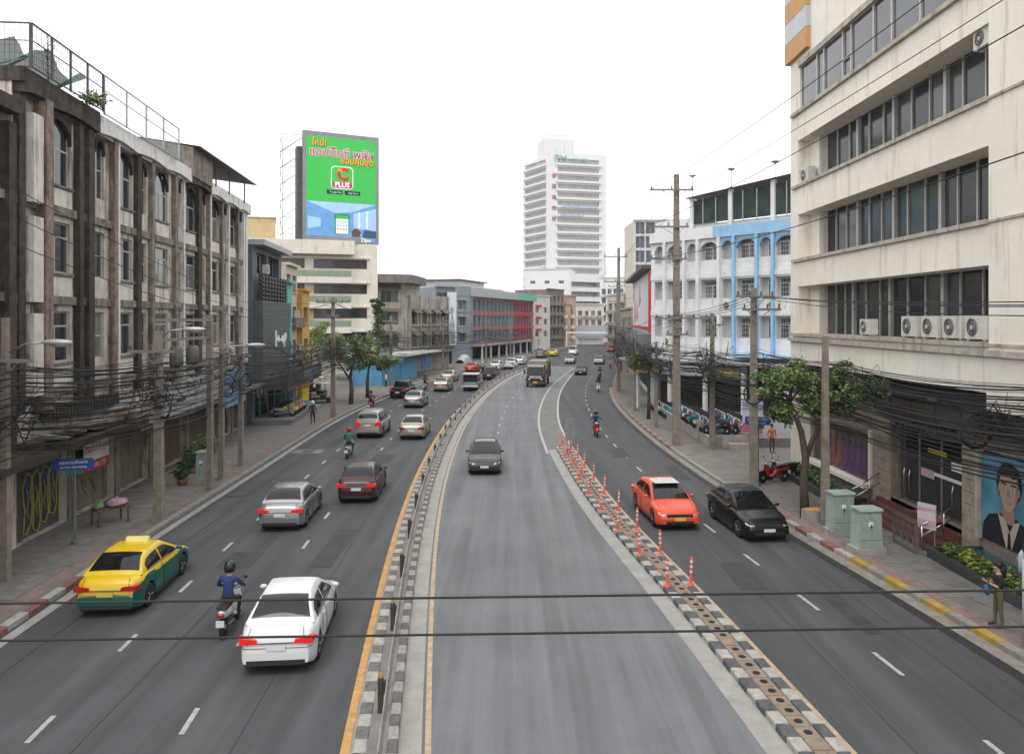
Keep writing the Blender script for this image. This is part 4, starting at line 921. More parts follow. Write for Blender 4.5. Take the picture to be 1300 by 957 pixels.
bx('red_edge', BROWNT, bb2, -.14, -.01, -.02, .12, .3, 9.2)
FA, FB, FC = (-11.4, 141), (-7.9, 148.5), (5.3, 191)
aF, WF = frame_of(FB, FC)
F_ = thing('slate_market_block', 'long slate blue four storey block with red brown balcony grid and mint fascia end', 'building', (FB[0], FB[1], 0), aF)
rowsF = [(3.6, 5.6), (6.5, 8.6), (9.6, 11.7)]
nb = 17; opF = grid_ops(WF, rowsF, nb, .3, WF - .3, .78) + [(1, WF - 1, .16, 2.6)]
mb = MB(); wall_open(mb, 0, WF, 0, 13.2, opF, 0, .9); shell(F_, WF, 14, 13.2, SLATE, mb)
for k in range(nb):
    red = k >= 11; tm = REDT if red else BROWNT; c0 = .3 + (WF - .6) * k / nb; c1 = .3 + (WF - .6) * (k + 1) / nb
    bx('bay_pier', REDT if red else mat('slate_blue_wall', ()), F_, c0 - .14, c0 + .14, -.25, .01, 3.0, 12.2)
    for a, b in rowsF:
        window(F_, c0 + (c1 - c0) * .12, c1 - (c1 - c0) * .12, a, b, .6, 2, 1, gm=wins, fm=ALU); bx('balcony_rail', tm, F_, c0 + .15, c1 - .15, -.22, -.1, a - .55, a + .02); bx('bay_lintel', tm, F_, c0 + .15, c1 - .15, -.2, -.02, b + .1, b + .42)
bx('roof_fascia', GFAS, F_, -.2, WF * .66, -.9, .6, 12.35, 14.0); bx('roof_fascia', MINT, F_, WF * .66 + .02, WF + .2, -.92, .6, 12.35, 14.0)
bx('arcade_canopy', GFAS, F_, 0, WF, -2.2, 0, 2.7, 3.0)
for k in range(9): bx('arcade_column', WHITE, F_, 1 + k * 5.2, 1.3 + k * 5.2, -2.0, -1.7, .14, 2.7)
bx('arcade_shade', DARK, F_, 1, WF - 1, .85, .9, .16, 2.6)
aF2, WF2 = frame_of(FA, FB)
mF = F_.matrix_basis.inverted() @ (Matrix.Translation(Vector((FA[0], FA[1], 0))) @ Matrix.Rotation(aF2, 4, 'Z'))
opF2 = [(3.2, 6.0, a + .2, b - .3) for a, b in rowsF]
mb = MB(); wall_open(mb, 0, WF2 - .02, 0, 14.2, opF2, 0, .3); sw = mb.build('end_wall', SLATE, F_, fixn=False); sw.matrix_local = mF
for o in opF2: window(sw, *o, .2, 3, 1, gm=wins, fm=WHITE); bx('window_hood', GFAS, sw, o[0] - .3, o[1] + .3, -.7, 0, o[3] + .15, o[3] + .3); bx('floor_line', mat('slate_dark', (.13, .14, .16), .8), sw, .1, WF2 - .1, -.06, 0, o[3] + .9, o[3] + 1.02)
bx('penthouse', mat('pale_render', (.55, .53, .5), .9, var=.12), F_, 1, 16, 3, 12, 13.0, 15.6); bx('penthouse_roof', GREYD, F_, .4, 16.6, 2.4, 12.6, 15.61, 15.85); bx('rear_roof', mat('pale_render', ()), F_, 19, 36, 5, 13, 13.0, 15.0)
# apartment blocks beyond
def flats(name, label, A, B, H, D, m, rows, n, fill=.6, gm=None, rec=.4, bal=None, fm=None):
    a, W = frame_of(A, B); op = grid_ops(W, rows, n, .3, W - .3, fill); r, W = bld(name, label, A, B, H, D, m, op, rec)
    for o in op:
        window(r, *o, rec - .1, 2, 1, gm=gm or wins, fm=fm or WFRAME, fw=.08)
        if bal: bx('balcony', bal, r, o[0] - .2, o[1] + .2, -.7, -.01, o[2] - .9, o[2] - .05)
    bx('roof_ledge', m, r, -.1, W + .1, -.3, .4, H + .003, H + .3); return r, W
TANB = mat('tan_brick_wall', (.42, .29, .21), .9, var=.2, scale=.4, streak=.25); CRM2 = mat('pale_flat_wall', (.58, .53, .47), .9, var=.15, streak=.25)
fl1, W = flats('cream_stair_block', 'cream block with red window trim beside slate market block', (5.2, 197), (10.2, 206), 14.0, 10, CRM2, [(3.4, 4.9), (6.5, 8), (9.6, 11.1)], 2, .4)
for z in (5.0, 8.1, 11.2): bx('red_band', REDT, fl1, 2, 5, -.2, 0, z, z + .5)
flats('dark_netted_block', 'dark grey flats with cluttered balconies behind cream stair block', (9.6, 207), (14.6, 216), 16.0, 10, GREYD, [(3.4, 5.2), (6.6, 8.4), (9.8, 11.6), (12.6, 14.2)], 4, .75, bal=PLSTAIN)
fl3, W = flats('tan_arched_block', 'tan block with an arched relief and pale balconies', (13.4, 217), (18.6, 223), 14.6, 10, TANB, [(3.2, 4.8), (6.2, 7.8), (9.2, 10.8)], 2, .3, bal=CRM2)
arch_head(fl3, 2, 6, 9.4, 12.2, mat('brown_relief', (.25, .16, .11), .9), -.12, 0, 'arch_relief')
flats('pale_shop_block', 'small pale block with cluttered roof near the footbridge', (20, 240), (29, 243), 12.5, 10, CRM2, [(3, 4.6), (6, 7.6), (9, 10.6)], 4, .6, bal=GREYO)
# white tower with ribbon windows
TOWW = mat('tower_white', (.66, .66, .66), .8, var=.05, scale=.1)
TGL = mat('tower_glass', (.33, .33, .32), .3, var=.3, scale=.5); TMUL = mat('tower_mullion', (.5, .5, .49), .7)  # glass paled in its colour to stand in for distance haze
T0, T1, T2 = (4.6, 318.0), (14.8, 300.0), (37.5, 306.0)
aT, WT = frame_of(T1, T2); aT2, WT2 = frame_of(T0, T1)
T_ = thing('white_tower', 'tall white office tower with grey ribbon windows and green rooftop letters', 'tower', (T1[0], T1[1], 0), aT)
HT = 72.0; fl_ = [(22.5 + k * 3.33, 24.3 + k * 3.33) for k in range(15)]
opT = [(3.2, WT - 3.0, a, b) for a, b in fl_]; mb = MB(); wall_open(mb, 0, WT, 0, HT, opT, 0, .5)
mb.quad((WT, 0, 0), (WT, 20, 0), (WT, 20, HT), (WT, 0, HT)); mb.quad((0, 0, HT), (WT, 0, HT), (WT, 20, HT), (0, 20, HT)); mb.build('front_wall', TOWW, T_, fixn=False)
mT = T_.matrix_basis.inverted() @ (Matrix.Translation(Vector((T0[0], T0[1], 0))) @ Matrix.Rotation(aT2, 4, 'Z'))
opT2 = [(1.8, WT2 - 3.0, a, b) for a, b in fl_]; mb = MB(); wall_open(mb, 0, WT2, 0, HT, opT2, 0, .5); mb.quad((0, 0, HT), (WT2, 0, HT), (WT2, 20, HT), (0, 20, HT)); sw = mb.build('side_wall', TOWW, T_, fixn=False); sw.matrix_local = mT
def ribbon_win(parent, x0, x1, a, b, n):
    g = bx('window_ribbon', TGL, parent, x0, x1, .42, .46, a, b)
    m_ = MB(); L_ = x1 - x0
    for k in range(1, n): m_.box(-L_ / 2 + L_ * k / n - .09, -L_ / 2 + L_ * k / n + .09, -.12, -.03, 0, b - a)
    m_.build('mullions', TMUL, g)
for o in opT: ribbon_win(T_, *o, 20); bx('sun_shelf', TOWW, T_, 2.6, WT - 2.2, -.9, -.0, o[2] - .9, o[2] - .1)
for o in opT2: ribbon_win(sw, *o, 14); bx('sun_shelf', TOWW, sw, 1.0, WT2 - 2.6, -.9, .0, o[2] - .9, o[2] - .1)
bx('roof_house', TOWW, T_, -1.0, 11.5, 4, 14, HT, HT + 7.5); bx('roof_house_cap', TOWW, T_, 1.0, 9.5, 5, 13, HT + 7.6, HT + 9.5); bx('roof_parapet', TOWW, T_, 0, WT, .1, .5, HT, HT + 1.2)
text('roof_letters', 'PM', 4.2, mat('tower_green', (.3, .5, .42), .6), T_, (4.4, -.3, HT - 1.2), depth=.15); text('roof_letters', 'CENTER', 2.0, mat('tower_green', ()), T_, (12.5, -.3, HT - 1.6), depth=.1)
for k, ch in enumerate('泰国商务楼'): text('red_letters', ch, 1.9, mat('tower_red', (.55, .17, .15), .6), T_, (1.7, -.2, HT - 8 - k * 4.2), depth=.1)
text('blue_letters', 'มหาวิทยาลัยรามคำแหง', 1.7, mat('tower_blue', (.2, .3, .55), .6), T_, (12, -.95, fl_[8][1] + .9), depth=.1); text('blue_letters', 'วิทยาเขตบางนา', 1.6, mat('tower_blue', ()), T_, (9, -.95, fl_[7][1] + .9), depth=.1)
for k in range(7):
    an = MB(); an.bar((3 + k * 3.2, .6, HT + 1.2), (3 + k * 3.2, .6, HT + 3 + (k % 3)), .12); an.build('roof_aerial', STEEL, T_)
# podium of the tower and white car-park block in front
P_, W = flats('white_podium_block', 'white podium block with strip windows in front of white tower', (4.8, 286), (21.0, 282), 26.4, 14, TOWW, [(16.5, 18), (21.0, 22.2)], 3, .35, fm=WHITE)
pc, W = bld('parking_deck_block', 'white parking deck block with open slab edges below the tower', (21.2, 281.8), (34.5, 292), 24.5, 16, TOWW, [(.8, 15.6, 5 + k * 3.6, 7.4 + k * 3.6) for k in range(5)], 3.0)
for k in range(5): bx('deck_shade', mat('tower_glass', ()), pc, .8, 15.6, 2.8, 2.9, 5 + k * 3.6, 7.4 + k * 3.6); bx('deck_rail', TMUL, pc, .8, 15.6, .1, .2, 5 + k * 3.6, 5.6 + k * 3.6)
# footbridge across the road in the distance, gantry frame
FBm = mat('bridge_grey', (.36, .38, .40), .7, var=.15)
fb = thing('footbridge', 'grey panelled footbridge crossing the road in the distance', 'footbridge', (16.2, 231, 0), .06)
bx('bridge_panel', FBm, fb, .6, 16.5, 0, .15, 3.0, 6.1); bx('bridge_deck', FBm, fb, -.4, 34, .2, 2.6, 2.2, 2.9); bx('bridge_panel', FBm, fb, 17.3, 34, 0, .15, 3.0, 6.1)
for x in (0, 33.5): bx('bridge_pier', FBm, fb, x, x + .6, 1, 1.8, 0, 2.2)
for x in (0.8, 17.0, 33): bx('panel_post', GREYD, fb, x, x + .3, -.1, .0, 2.9, 6.2)
ga = thing('road_gantry', 'white steel portal frame standing over the far carriageway', 'gantry', (15.0, 214, 0), .06)
for x in (0, 24): bx('gantry_leg', WHITE, ga, x, x + .4, 0, .4, 0, 4.0)
bx('gantry_beam', WHITE, ga, .0, 24.4, -.05, .45, 4.01, 4.5)
bx('gantry_sign', mat('sign_purple', (.2, .19, .35), .6), ga, 14, 16, -.2, -.1, 2.6, 4.0)
flats('end_block', 'grey low block closing the view under the footbridge', (15, 262), (33, 262), 7.0, 8, mat('blue_grey_end', (.33, .39, .43), .8, var=.1), [(2.5, 3.6)], 5, .3)
# blue shed and covered car on the left pavement
BL = mat('blue_sheet', (.10, .31, .50), .55, .1, var=.15, scale=2, streak=.15, scol=(.05, .15, .26))
sA, sB = (-15.3, 90.5), (-12.9, 104.5); aS_, W = frame_of(sA, sB); SH = thing('blue_shed', 'long light blue corrugated shed with green and grey awnings on left pavement', 'shed', (sA[0], sA[1], .14), aS_)
b = MB(); n = 110
for k in range(n):
    x0_, x1_ = W * k / n, W * (k + 1) / n; y0_, y1_ = (.05 if k % 2 else 0), (0 if k % 2 else .05); b.quad((x0_, y0_, 0), (x1_, y1_, 0), (x1_, y1_, 2.7), (x0_, y0_, 2.7))
b.quad((0, 0, 0), (0, 4, 0), (0, 4, 2.9), (0, 0, 2.7)); b.quad((W, 0, 0), (W, 4, 0), (W, 4, 2.9), (W, 0, 2.7)); b.build('corrugated_wall', BL, SH, fixn=False)
b = MB(); b.quad((-.3, -1.2, 2.9), (W * .35, -1.2, 2.9), (W * .35, 4, 3.6), (-.3, 4, 3.6)); b.build('green_awning', mat('green_awning', (.09, .2, .18), .8, var=.2), SH, fixn=False)
b = MB(); b.box(W * .36, W * 1.5, -1.5, 3, 3.2, 3.4); b.build('grey_awning', mat('pale_awning', (.45, .44, .42), .8, var=.2), SH); bx('door_leaf', mat('blue_door', (.07, .25, .43), .5, var=.1), SH, 6.8, 8.0, -.05, -.005, 0, 2.2); bx('blue_tarp', mat('tarp_blue', (.07, .15, .38), .7, var=.2), SH, W + 1.0, W + 5.6, -.4, -.3, .9, 3.1)
for k in range(4): bx('awning_post', STEEL, SH, W + .5 + k * 1.9, W + .58 + k * 1.9, -1.3, -1.22, 0, 3.2)
cc = thing('covered_car', 'car under a smooth silver grey dust cover by the pavement', 'covered car', (-8.6, 138, .14), R(75)); b = MB(); N = 14
for i in range(N):
    for j in range(8):
        def cp(i, j):
            t = i / N; a = math.pi * j / 8; x = (t - .5) * 4.6; hgt = 1.55 * (math.sin(math.pi * min(1, max(0, t * .86 + .07))) ** .55); return (x, .9 * math.cos(a) * (hgt / 1.55) ** .3, max(0, hgt * math.sin(a) ** .6))
        b.quad(cp(i, j), cp(i + 1, j), cp(i + 1, j + 1), cp(i, j + 1))
b.build('dust_cover', mat('silver_cover', (.45, .46, .47), .55, .2, var=.12), cc, smooth=True)
# ================================================================ right side buildings
CRR = mat('cream_stucco', (.79, .735, .65), .85, var=.08, scale=.6, streak=.3, scol=(.47, .42, .35), bump=.05)
LEDGE = mat('stained_ledge', (.42, .375, .31), .9, var=.3, scale=2, streak=.4, scol=(.13, .11, .085))
XR = 14.15
R1a, R1b = (XR, 39.0), (XR, 12.0)
R_ = thing('cream_department_store', 'large cream building with deep ribbon window recesses and brown clad shop front', 'building', (XR, 39.0, 0), math.atan2(-1, 0))
WR1 = 27.0
def ry(y): return 39.0 - y          # world Y -> local x
DGL = mat('dark_ribbon_glass', (.022, .024, .027), .12, var=.4, scale=.4, spec=.3, fine=0)
rowsR = [(7.3, 9.35), (10.95, 12.9), (14.6, 16.55), ]
opR = [(1.0, ry(22.8), a, b + .25) for a, b in rowsR]; opTop = (1.25, 26.5, 18.25, 20.35); shop = (2.0, 26.2, .14, 5.35)
mb = MB(); wall_open(mb, 0, WR1, 5.95, 26, opR + [opTop], 0, 1.15)
shell(R_, WR1, 16, 26, CRR, mb)
for z0, z1 in rowsR:
    x0, x1 = 1.0, ry(22.8)
    xs = [2.15]; 
    while xs[-1] < x1 - .8: xs.append(xs[-1] + random.choice([.95, 1.1, 1.25]))
    xs[-1] = x1
    for k, (a, b) in enumerate(zip(xs[:-1], xs[1:])):
        p = bx('window_pane', random.choice([DGL, DGL, mat('blind_glass', (.06, .062, .06), .12, var=.4, scale=.8, spec=.4), mat('murky_glass', (.04, .042, .046), .1, var=.5, scale=.5, spec=.35)]), R_, a + .03, b - .03, 1.0, 1.03, z0, z1 + .25)
        wide_ = k % 3 == 2
        bx('mullion', ALU, R_, b - (.09 if wide_ else .035), b + (.09 if wide_ else .035), .86 if wide_ else .93, 1.0, z0, z1 + .25)
    bx('recess_end', CRR, R_, x0, 2.15, .6, 1.148, z0, z1 + .25)
    bx('window_ledge', LEDGE, R_, .35, x1 + .0, -.12, 1.1, z0 - .13, z0 + .012)
    bx('string_course', LEDGE, R_, x1 + .02, WR1, -.06, .0, z0 - .1, z0 - .02)
xs = [1.25]
while xs[-1] < 26: xs.append(xs[-1] + random.choice([1.45, 1.6, 2.0, .8]))
for k, (a, b) in enumerate(zip(xs[:-1], xs[1:])): bx('window_pane', mat('grey_ribbon_glass', (.075, .08, .09), .06, var=.2, scale=.3, spec=.7, fine=0), R_, a + .03, b - .03, .1, .13, 18.25, 20.35); bx('mullion', ALU, R_, b - .06, b + .06, .03, .1, 18.25, 20.35)
bx('opening_light', ALU, R_, xs[3] + .02, xs[3] + .6, .0, .03, 19.0, 19.1)
bx('window_ledge', LEDGE, R_, .3, WR1, -.15, .1, 18.08, 18.24); bx('upper_ledge', LEDGE, R_, 1.2, WR1, -.1, .1, 20.36, 20.62); bx('beam_ledge', LEDGE, R_, -.05, WR1, -.14, .0, 6.9, 7.08)
for k in range(5):
    m_ = [mat('orange_clad', (.52, .27, .10), .6, var=.08), mat('silver_clad', (.47, .48, .5), .5, .2, var=.08)][k % 2]; bx('corner_cladding', m_, R_, -.25, 2.6, -.22, 3, 20.9 + k * 1.0, 21.88 + k * 1.0)
for z, x, sc_ in ((14.62, 1.55, 1.0), (16.2, ry(23.3), .85)): aircon(R_, x, .1, z, sc_)
for y in (30.7, 27.3, 25.95, 24.65, 23.4): aircon(R_, ry(y), -.05, 7.33, 1.05 if y < 30 else .9)
# shop front: brown stone, deep dark entrance, display windows, posters
STONE = mat('brown_stone_clad', (.235, .185, .15), .85, var=.3, scale=2.5, bump=.3, bscale=12, fine=.15); STONE2 = mat('pale_stone_clad', (.34, .28, .225), .85, var=.3, scale=3, bump=.3, bscale=14)
N0 = set(o.name for o in R_.children)
b = MB(); wall_open(b, 0, WR1, .0, 5.95, [(.3, 6.5, 1.05, 3.1), (8.3, 13.1, .9, 3.75), (14.2, 24.5, 1.0, 3.8), (.6, 6.2, 4.0, 5.0)], .35, .6); b.quad((0, .0, 5.95), (WR1, 0, 5.95), (WR1, .35, 5.95), (0, .35, 5.95)); b.quad((0, .35, 0), (0, 4, 0), (0, 4, 5.95), (0, .35, 5.95)); b.build('stone_front', STONE, R_, fixn=False)
for r_ in range(9):                      # courses of pale stone on the corner pier and entrance piers
    for x0, x1 in ((-.02, .28), (6.75, 8.2), (13.15, 14.1)):
        for h in range(2):
            xm = x0 + (x1 - x0) * (.5 if r_ % 2 else .35); a, c = (x0, xm - .01) if h == 0 else (xm + .01, x1)
            bx('stone_block', STONE2, R_, a, c, .29, .36, .2 + r_ * .42, .6 + r_ * .42)
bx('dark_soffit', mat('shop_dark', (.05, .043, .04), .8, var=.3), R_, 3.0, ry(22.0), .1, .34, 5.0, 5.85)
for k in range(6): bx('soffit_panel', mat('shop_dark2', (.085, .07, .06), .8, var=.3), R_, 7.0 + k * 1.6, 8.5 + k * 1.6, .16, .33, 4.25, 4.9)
bx('display_glass', mat('display_glass', (.1, .1, .1), .05, var=0, alpha=.22, spec=.6), R_, .3, 6.5, .42, .44, 1.05, 3.1); bx('display_back', mat('display_back', (.19, .15, .14), .8, var=.5, scale=2), R_, .3, 6.5, .93, .96, 1.05, 3.1); bx('display_sill', CRR, R_, .2, 6.6, -.05, .36, .85, 1.03); bx('display_frame', CRR, R_, 6.52, 6.68, .2, .4, 1.04, 3.3)
bx('upper_glass', mat('dull_glass', (.12, .14, .14), .15, var=.3), R_, .6, 6.2, .5, .52, 4.0, 5.0)
for k, (x, c) in enumerate([(1.4, (.05, .12, .35)), (2.0, (.4, .08, .06)), (2.7, (.45, .12, .08)), (3.5, (.16, .04, .22)), (4.1, (.2, .05, .28)), (4.7, (.22, .06, .3)), (5.3, (.18, .04, .25)), (5.8, (.3, .05, .12))]):
    mq = thing('mannequin', ['blue gowned', 'red gowned', 'orange red gowned', 'dark purple gowned', 'purple gowned', 'violet gowned', 'deep plum gowned', 'crimson gowned'][k] + ' mannequin in the shop display window', 'mannequin', R_.matrix_basis @ Vector((x, .68, 1.05)), R_.rotation_euler[2])
    b = MB(); b.lathe([(.26, 0), (.24, .3), (.13, .75), (.1, .85), (.15, 1.1), (.16, 1.22), (.06, 1.3)], 10); b.build('gown', mat('gown%d' % k, c, .7, var=.3, scale=6), mq, smooth=True); b = MB(); b.lathe([(.05, 1.3), (.05, 1.38)], 8); b.ball((0, 0, 1.48), (.085, .1, .12)); b.build('head', mat('mannequin_skin', (.35, .24, .18), .6), mq, smooth=True)
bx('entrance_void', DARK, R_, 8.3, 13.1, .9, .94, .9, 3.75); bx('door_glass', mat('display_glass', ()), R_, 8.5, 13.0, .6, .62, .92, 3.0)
for x in (8.4, 9.9, 11.4, 13.0): bx('door_frame', STEEL, R_, x, x + .07, .56, .6, .92, 3.7)
for x in (9.0, 9.4, 12.3): 
    b = MB(); b.tube([(x, .5, 1.3), (x, .45, 1.5), (x, .45, 2.0), (x, .5, 2.2)], .025, 6); b.build('door_handle', CHROME, R_, smooth=True)
bx('notice', mat('notice_pink', (.5, .36, .4), .6), R_, 10.1, 11.0, .54, .555, 2.15, 2.45); bx('notice', WHITE, R_, 11.0, 12.9, .54, .555, 2.3, 2.42); bx('notice', WHITE, R_, 12.1, 12.8, .54, .555, 2.7, 3.0); bx('notice', mat('print_yellow', (.5, .4, .05), .6), R_, 10.6, 11.8, .54, .555, 3.1, 3.25)
text('sign_letters', 'NEWHAVA', .72, mat('sign_letters', (.035, .035, .045), .4), R_, (10.9, .22, 4.1), depth=.06, sx=1.15)
bx('sign_board', mat('sign_board', (.13, .115, .11), .6, var=.2), R_, 8.3, 13.9, .26, .34, 3.8, 4.45)
REDST = mat('dark_red_steps', (.13, .05, .042), .6, var=.25, scale=3)
for k in range(5): bx('step', REDST, R_, 7.4, 13.1, -.85 + k * .32, .35, .14 + k * .15, .14 + (k + 1) * .15 - (.0 if k < 4 else .002))
bx('door_mat', mat('mat_red', (.3, .05, .04), .9), R_, 10.4, 12.2, -.0, .3, .893, .905)
for x in (7.55, 12.95):
    b = MB(); b.tube([(x, -1.0, 1.0), (x, -.6, 1.2), (x, .2, 1.7)], .03, 8); b.tube([(x, -.95, .14), (x, -.95, 1.02)], .03, 8); b.tube([(x, -.2, .6), (x, -.2, 1.45)], .025, 8); b.tube([(x, -.95, .65), (x, .2, 1.3)], .025, 8); b.build('hand_rail', CHROME, R_, smooth=True)
for o in R_.children:
    if o.name not in N0: o.location.y += .7
bx('lower_wall_band', CRR, R_, ry(22.9), WR1, -.005, .3, 5.3, 5.946)
bx('overhang_soffit', CRR, R_, 0, WR1, .005, 1.4, 5.8, 5.94)
for o in bpy.data.objects:
    if o.name.startswith('mannequin'): o.location.x += .7
# big portrait poster
po = thing('portrait_poster', 'large shop window poster of a dark haired man in a suit on blue sky', 'poster', R_.matrix_basis @ Vector((14.25, .98, 1.0)), R_.rotation_euler[2])
PW, PH = 3.0, 2.75
bx('poster_sheet', mat('poster_blue', (.08, .23, .34), .4, var=.6, scale=.9), po, 0, 7.2, 0, .03, 0, PH)
bx('poster_frame', mat('stained_ledge', ()), po, -.16, -.01, -.12, .1, -.05, PH + .1)
SK = mat('print_skin', (.40, .275, .21), .5, var=.12, scale=3); SKS = mat('print_skin_dark', (.30, .185, .135), .5, var=.1); HR = mat('print_hair', (.014, .011, .010), .5); SUIT = mat('print_suit', (.012, .014, .02), .5, var=.2)
def pp(name, m, pts, d): q = MB(); q.prism(pts, -d, .0, 'y'); q.build(name, m, po)
def ell(cx, cz, rx, rz, n=18, a0=0, a1=360): return [(cx + rx * math.cos(R(a0 + (a1 - a0) * k / n)), cz + rz * math.sin(R(a0 + (a1 - a0) * k / n))) for k in range(n + (0 if a1 - a0 == 360 else 1))]
pp('printed_suit', SUIT, [(.05, .0), (2.6, .0), (2.5, .5), (2.15, .82), (1.75, .98), (1.0, 1.0), (.4, .85), (.1, .5)], .006)
pp('printed_neck', SKS, [(1.05, .75), (1.65, .75), (1.62, 1.3), (1.1, 1.3)], .009); pp('printed_shirt', mat('print_shirt', (.42, .36, .30), .5), [(.85, .98), (1.2, .84), (1.42, .5), (1.62, .84), (1.9, .94), (1.5, .0), (1.25, .0)], .012)
pp('printed_hair', HR, ell(1.38, 1.98, .60, .66), .015)
pp('printed_face', SK, [(.93, 1.95), (.96, 1.6), (1.08, 1.33), (1.28, 1.14), (1.48, 1.14), (1.68, 1.33), (1.8, 1.6), (1.83, 1.95), (1.76, 2.2), (1.5, 2.32), (1.2, 2.28), (1.0, 2.2)], .02)
for s in (-1, 1): pp('printed_ear', SKS, ell(1.38 + s * .47, 1.78, .06, .13, 10), .017); pp('printed_brow', HR, [(1.38 + s * .1, 1.98), (1.38 + s * .34, 2.0), (1.38 + s * .36, 1.95), (1.38 + s * .1, 1.93)], .024); pp('printed_eye', WHITE, ell(1.38 + s * .21, 1.84, .085, .035, 10), .023); pp('printed_iris', HR, ell(1.38 + s * .21, 1.84, .04, .036, 8), .026)
pp('printed_nose', SKS, [(1.34, 1.8), (1.4, 1.8), (1.47, 1.6), (1.38, 1.56), (1.29, 1.6)], .023); pp('printed_mouth', mat('print_lip', (.34, .15, .13), .5), [(1.2, 1.45), (1.3, 1.44), (1.38, 1.43), (1.46, 1.44), (1.56, 1.42), (1.45, 1.37), (1.31, 1.37)], .023)
pp('printed_tie', HR, [(1.36, .5), (1.44, .5), (1.5, .0), (1.3, .0)], .016)
pp('printed_inset', mat('print_photo_dark', (.05, .06, .075), .5), [(2.0, .15), (3.1, .0), (3.3, 1.1), (2.2, 1.25)], .02); pp('printed_inset_face', SKS, ell(2.65, .62, .26, .36, 14), .024)
pp('printed_shade', SKS, [(1.62, 1.25), (1.8, 1.6), (1.83, 1.95), (1.74, 2.15), (1.7, 1.7)], .0215); pp('printed_fringe', HR, [(.9, 2.0), (1.0, 2.2), (1.25, 2.24), (1.6, 2.16), (1.8, 2.22), (1.86, 1.98), (1.9, 2.3), (1.6, 2.55), (1.1, 2.5), (.86, 2.3)], .022)
# planter wall, hedge bed, fountain pool
pl = thing('pool_planter', 'dark stone pool with small fountain below the portrait poster', 'fountain pool', (0, 0, 0)); 
GRAN = mat('dark_granite', (.05, .05, .052), .5, var=.25)
b = MB(); b.box(13.72, 15.1, 14.0, 25.4, .1, .32); b.box(13.7, 13.86, 14.0, 25.45, .32, .48); b.box(13.86, 15.1, 25.3, 25.45, .32, .48); b.build('pool_basin', GRAN, pl)
wv = MB(); wv.box(14.5, 15.1, 14.1, 24.6, .3, .62); wv.build('water', mat('pool_water', (.02, .10, .10), .08, var=.3, scale=3, spec=.7), pl)
b = MB(); b.box(14.4, 14.5, 14.1, 24.75, .3, .7); b.box(14.5, 15.1, 24.6, 24.75, .3, .7); b.build('pool_rim', GRAN, pl)
b = MB(); b.lathe([(.02, .62), (.1, .65), (.08, .9), (.11, 1.05), (.07, 1.2), (.02, 1.3)], 10, c=(14.8, 22.3, 0)); b.build('fountain_jet', mat('foam', (.5, .55, .57), .3, var=.2), pl, smooth=True)
pb = thing('planter_bed', 'dark edged planting bed below the display window', 'planter', (0, 0, 0)); b = MB(); b.box(13.55, 13.7, 32.4, 38.9, .14, .45); b.box(13.7, 15.0, 32.4, 32.55, .14, .45); b.build('planter_kerb', GRAN, pb); b = MB(); b.box(13.7, 15.0, 32.55, 38.9, .14, .36); b.build('soil', mat('soil', (.05, .04, .03), .95), pb)
# ---------------------------------------------------------------- white and blue arcaded row
ARW = mat('white_arcade', (.66, .665, .66), .85, var=.1, scale=.6, streak=.22, scol=(.33, .33, .32)); ARB = mat('sky_blue_arcade', (.27, .47, .69), .8, var=.12, streak=.2, scol=(.14, .28, .43))
RA, RB = (12.9, 71.2), (23.6, 58.6); aA2, WA2 = frame_of(RA, RB)
A2_ = thing('arcaded_row', 'white three storey row with arched loggias, right half painted sky blue', 'building', (RA[0], RA[1], 0), aA2)
u = 3.62; rows2 = [(5.7, 8.2), (9.05, 11.4), (12.35, 14.75)]
cells = []; xx = .25
while xx < WA2 - 1: cells.append((xx + .15, xx + 1.28, 0)); cells.append((xx + 1.58, xx + 3.45, 1)); xx += u
cells = [c for c in cells if c[1] < WA2]
op2 = [(c[0], c[1], a, b) for c in cells for a, b in rows2] + [(.6, WA2 - .6, .16, 4.2)]
mb = MB(); wall_open(mb, 0, WA2, 0, 15.4, op2, 0, .7); shell(A2_, WA2, 12, 15.4, ARW, mb)
for i, (a, b, wd) in enumerate(cells):
    blue = a > WA2 * .42; m_ = ARB if blue else ARW
    for j, (z0, z1) in enumerate(rows2):
        if wd: window(A2_, a + .12, b - .1, z0 + .75, z1 - .1, .5, 2, 1, fm=WHITE, gm=wins, bars=True, transom=1.1)
        else: window(A2_, a + .5, b - .05, z0 + .75, z1 - .1, .5, 1, 1, fm=WHITE, gm=wins, transom=1.1)
        bx('loggia_parapet', ARW, A2_, a, b, .1, .22, z0, z0 + .72); bx('loggia_back', mat('grey_back', (.5, .5, .49), .9, var=.1), A2_, a, b, .56, .6, z0, z1)
        if j == 2: arch_head(A2_, a, b, z1 - .85, z1 + .0, m_, -.02, .3)
    bx('arcade_fin', m_, A2_, b + .02, b + .28, -.3, .01, 4.9, 14.95)
bx('arcade_head', ARB, A2_, WA2 * .42, WA2, -.28, .0, 14.96, 15.9); bx('arcade_head', ARW, A2_, 0, WA2 * .42 - .02, -.26, .0, 14.96, 15.9)
for z in (8.3, 11.55): bx('floor_band', ARW, A2_, 0, WA2, -.08, .0, z, z + .45)
aircon(A2_, 8.3, -.1, 8.75, 1); aircon(A2_, 12.6, -.2, 8.75, 1); aircon(A2_, 14.9, -.2, 5.2, 1); aircon(A2_, 2.0, -.2, 5.6, 1)
bx('canopy', mat('tin_canopy', (.36, .355, .34), .7, .2, var=.25, streak=.3), A2_, -1, WA2, -3.4, .0, 4.3, 4.5); bx('blue_canopy', ARB, A2_, WA2 * .55, WA2, -1.3, .0, 4.9, 5.1)
bx('shop_void', mat('shop_interior', (.075, .065, .06), .9, var=.6, scale=1.5), A2_, .6, WA2 - .6, .66, .69, .16, 4.2)
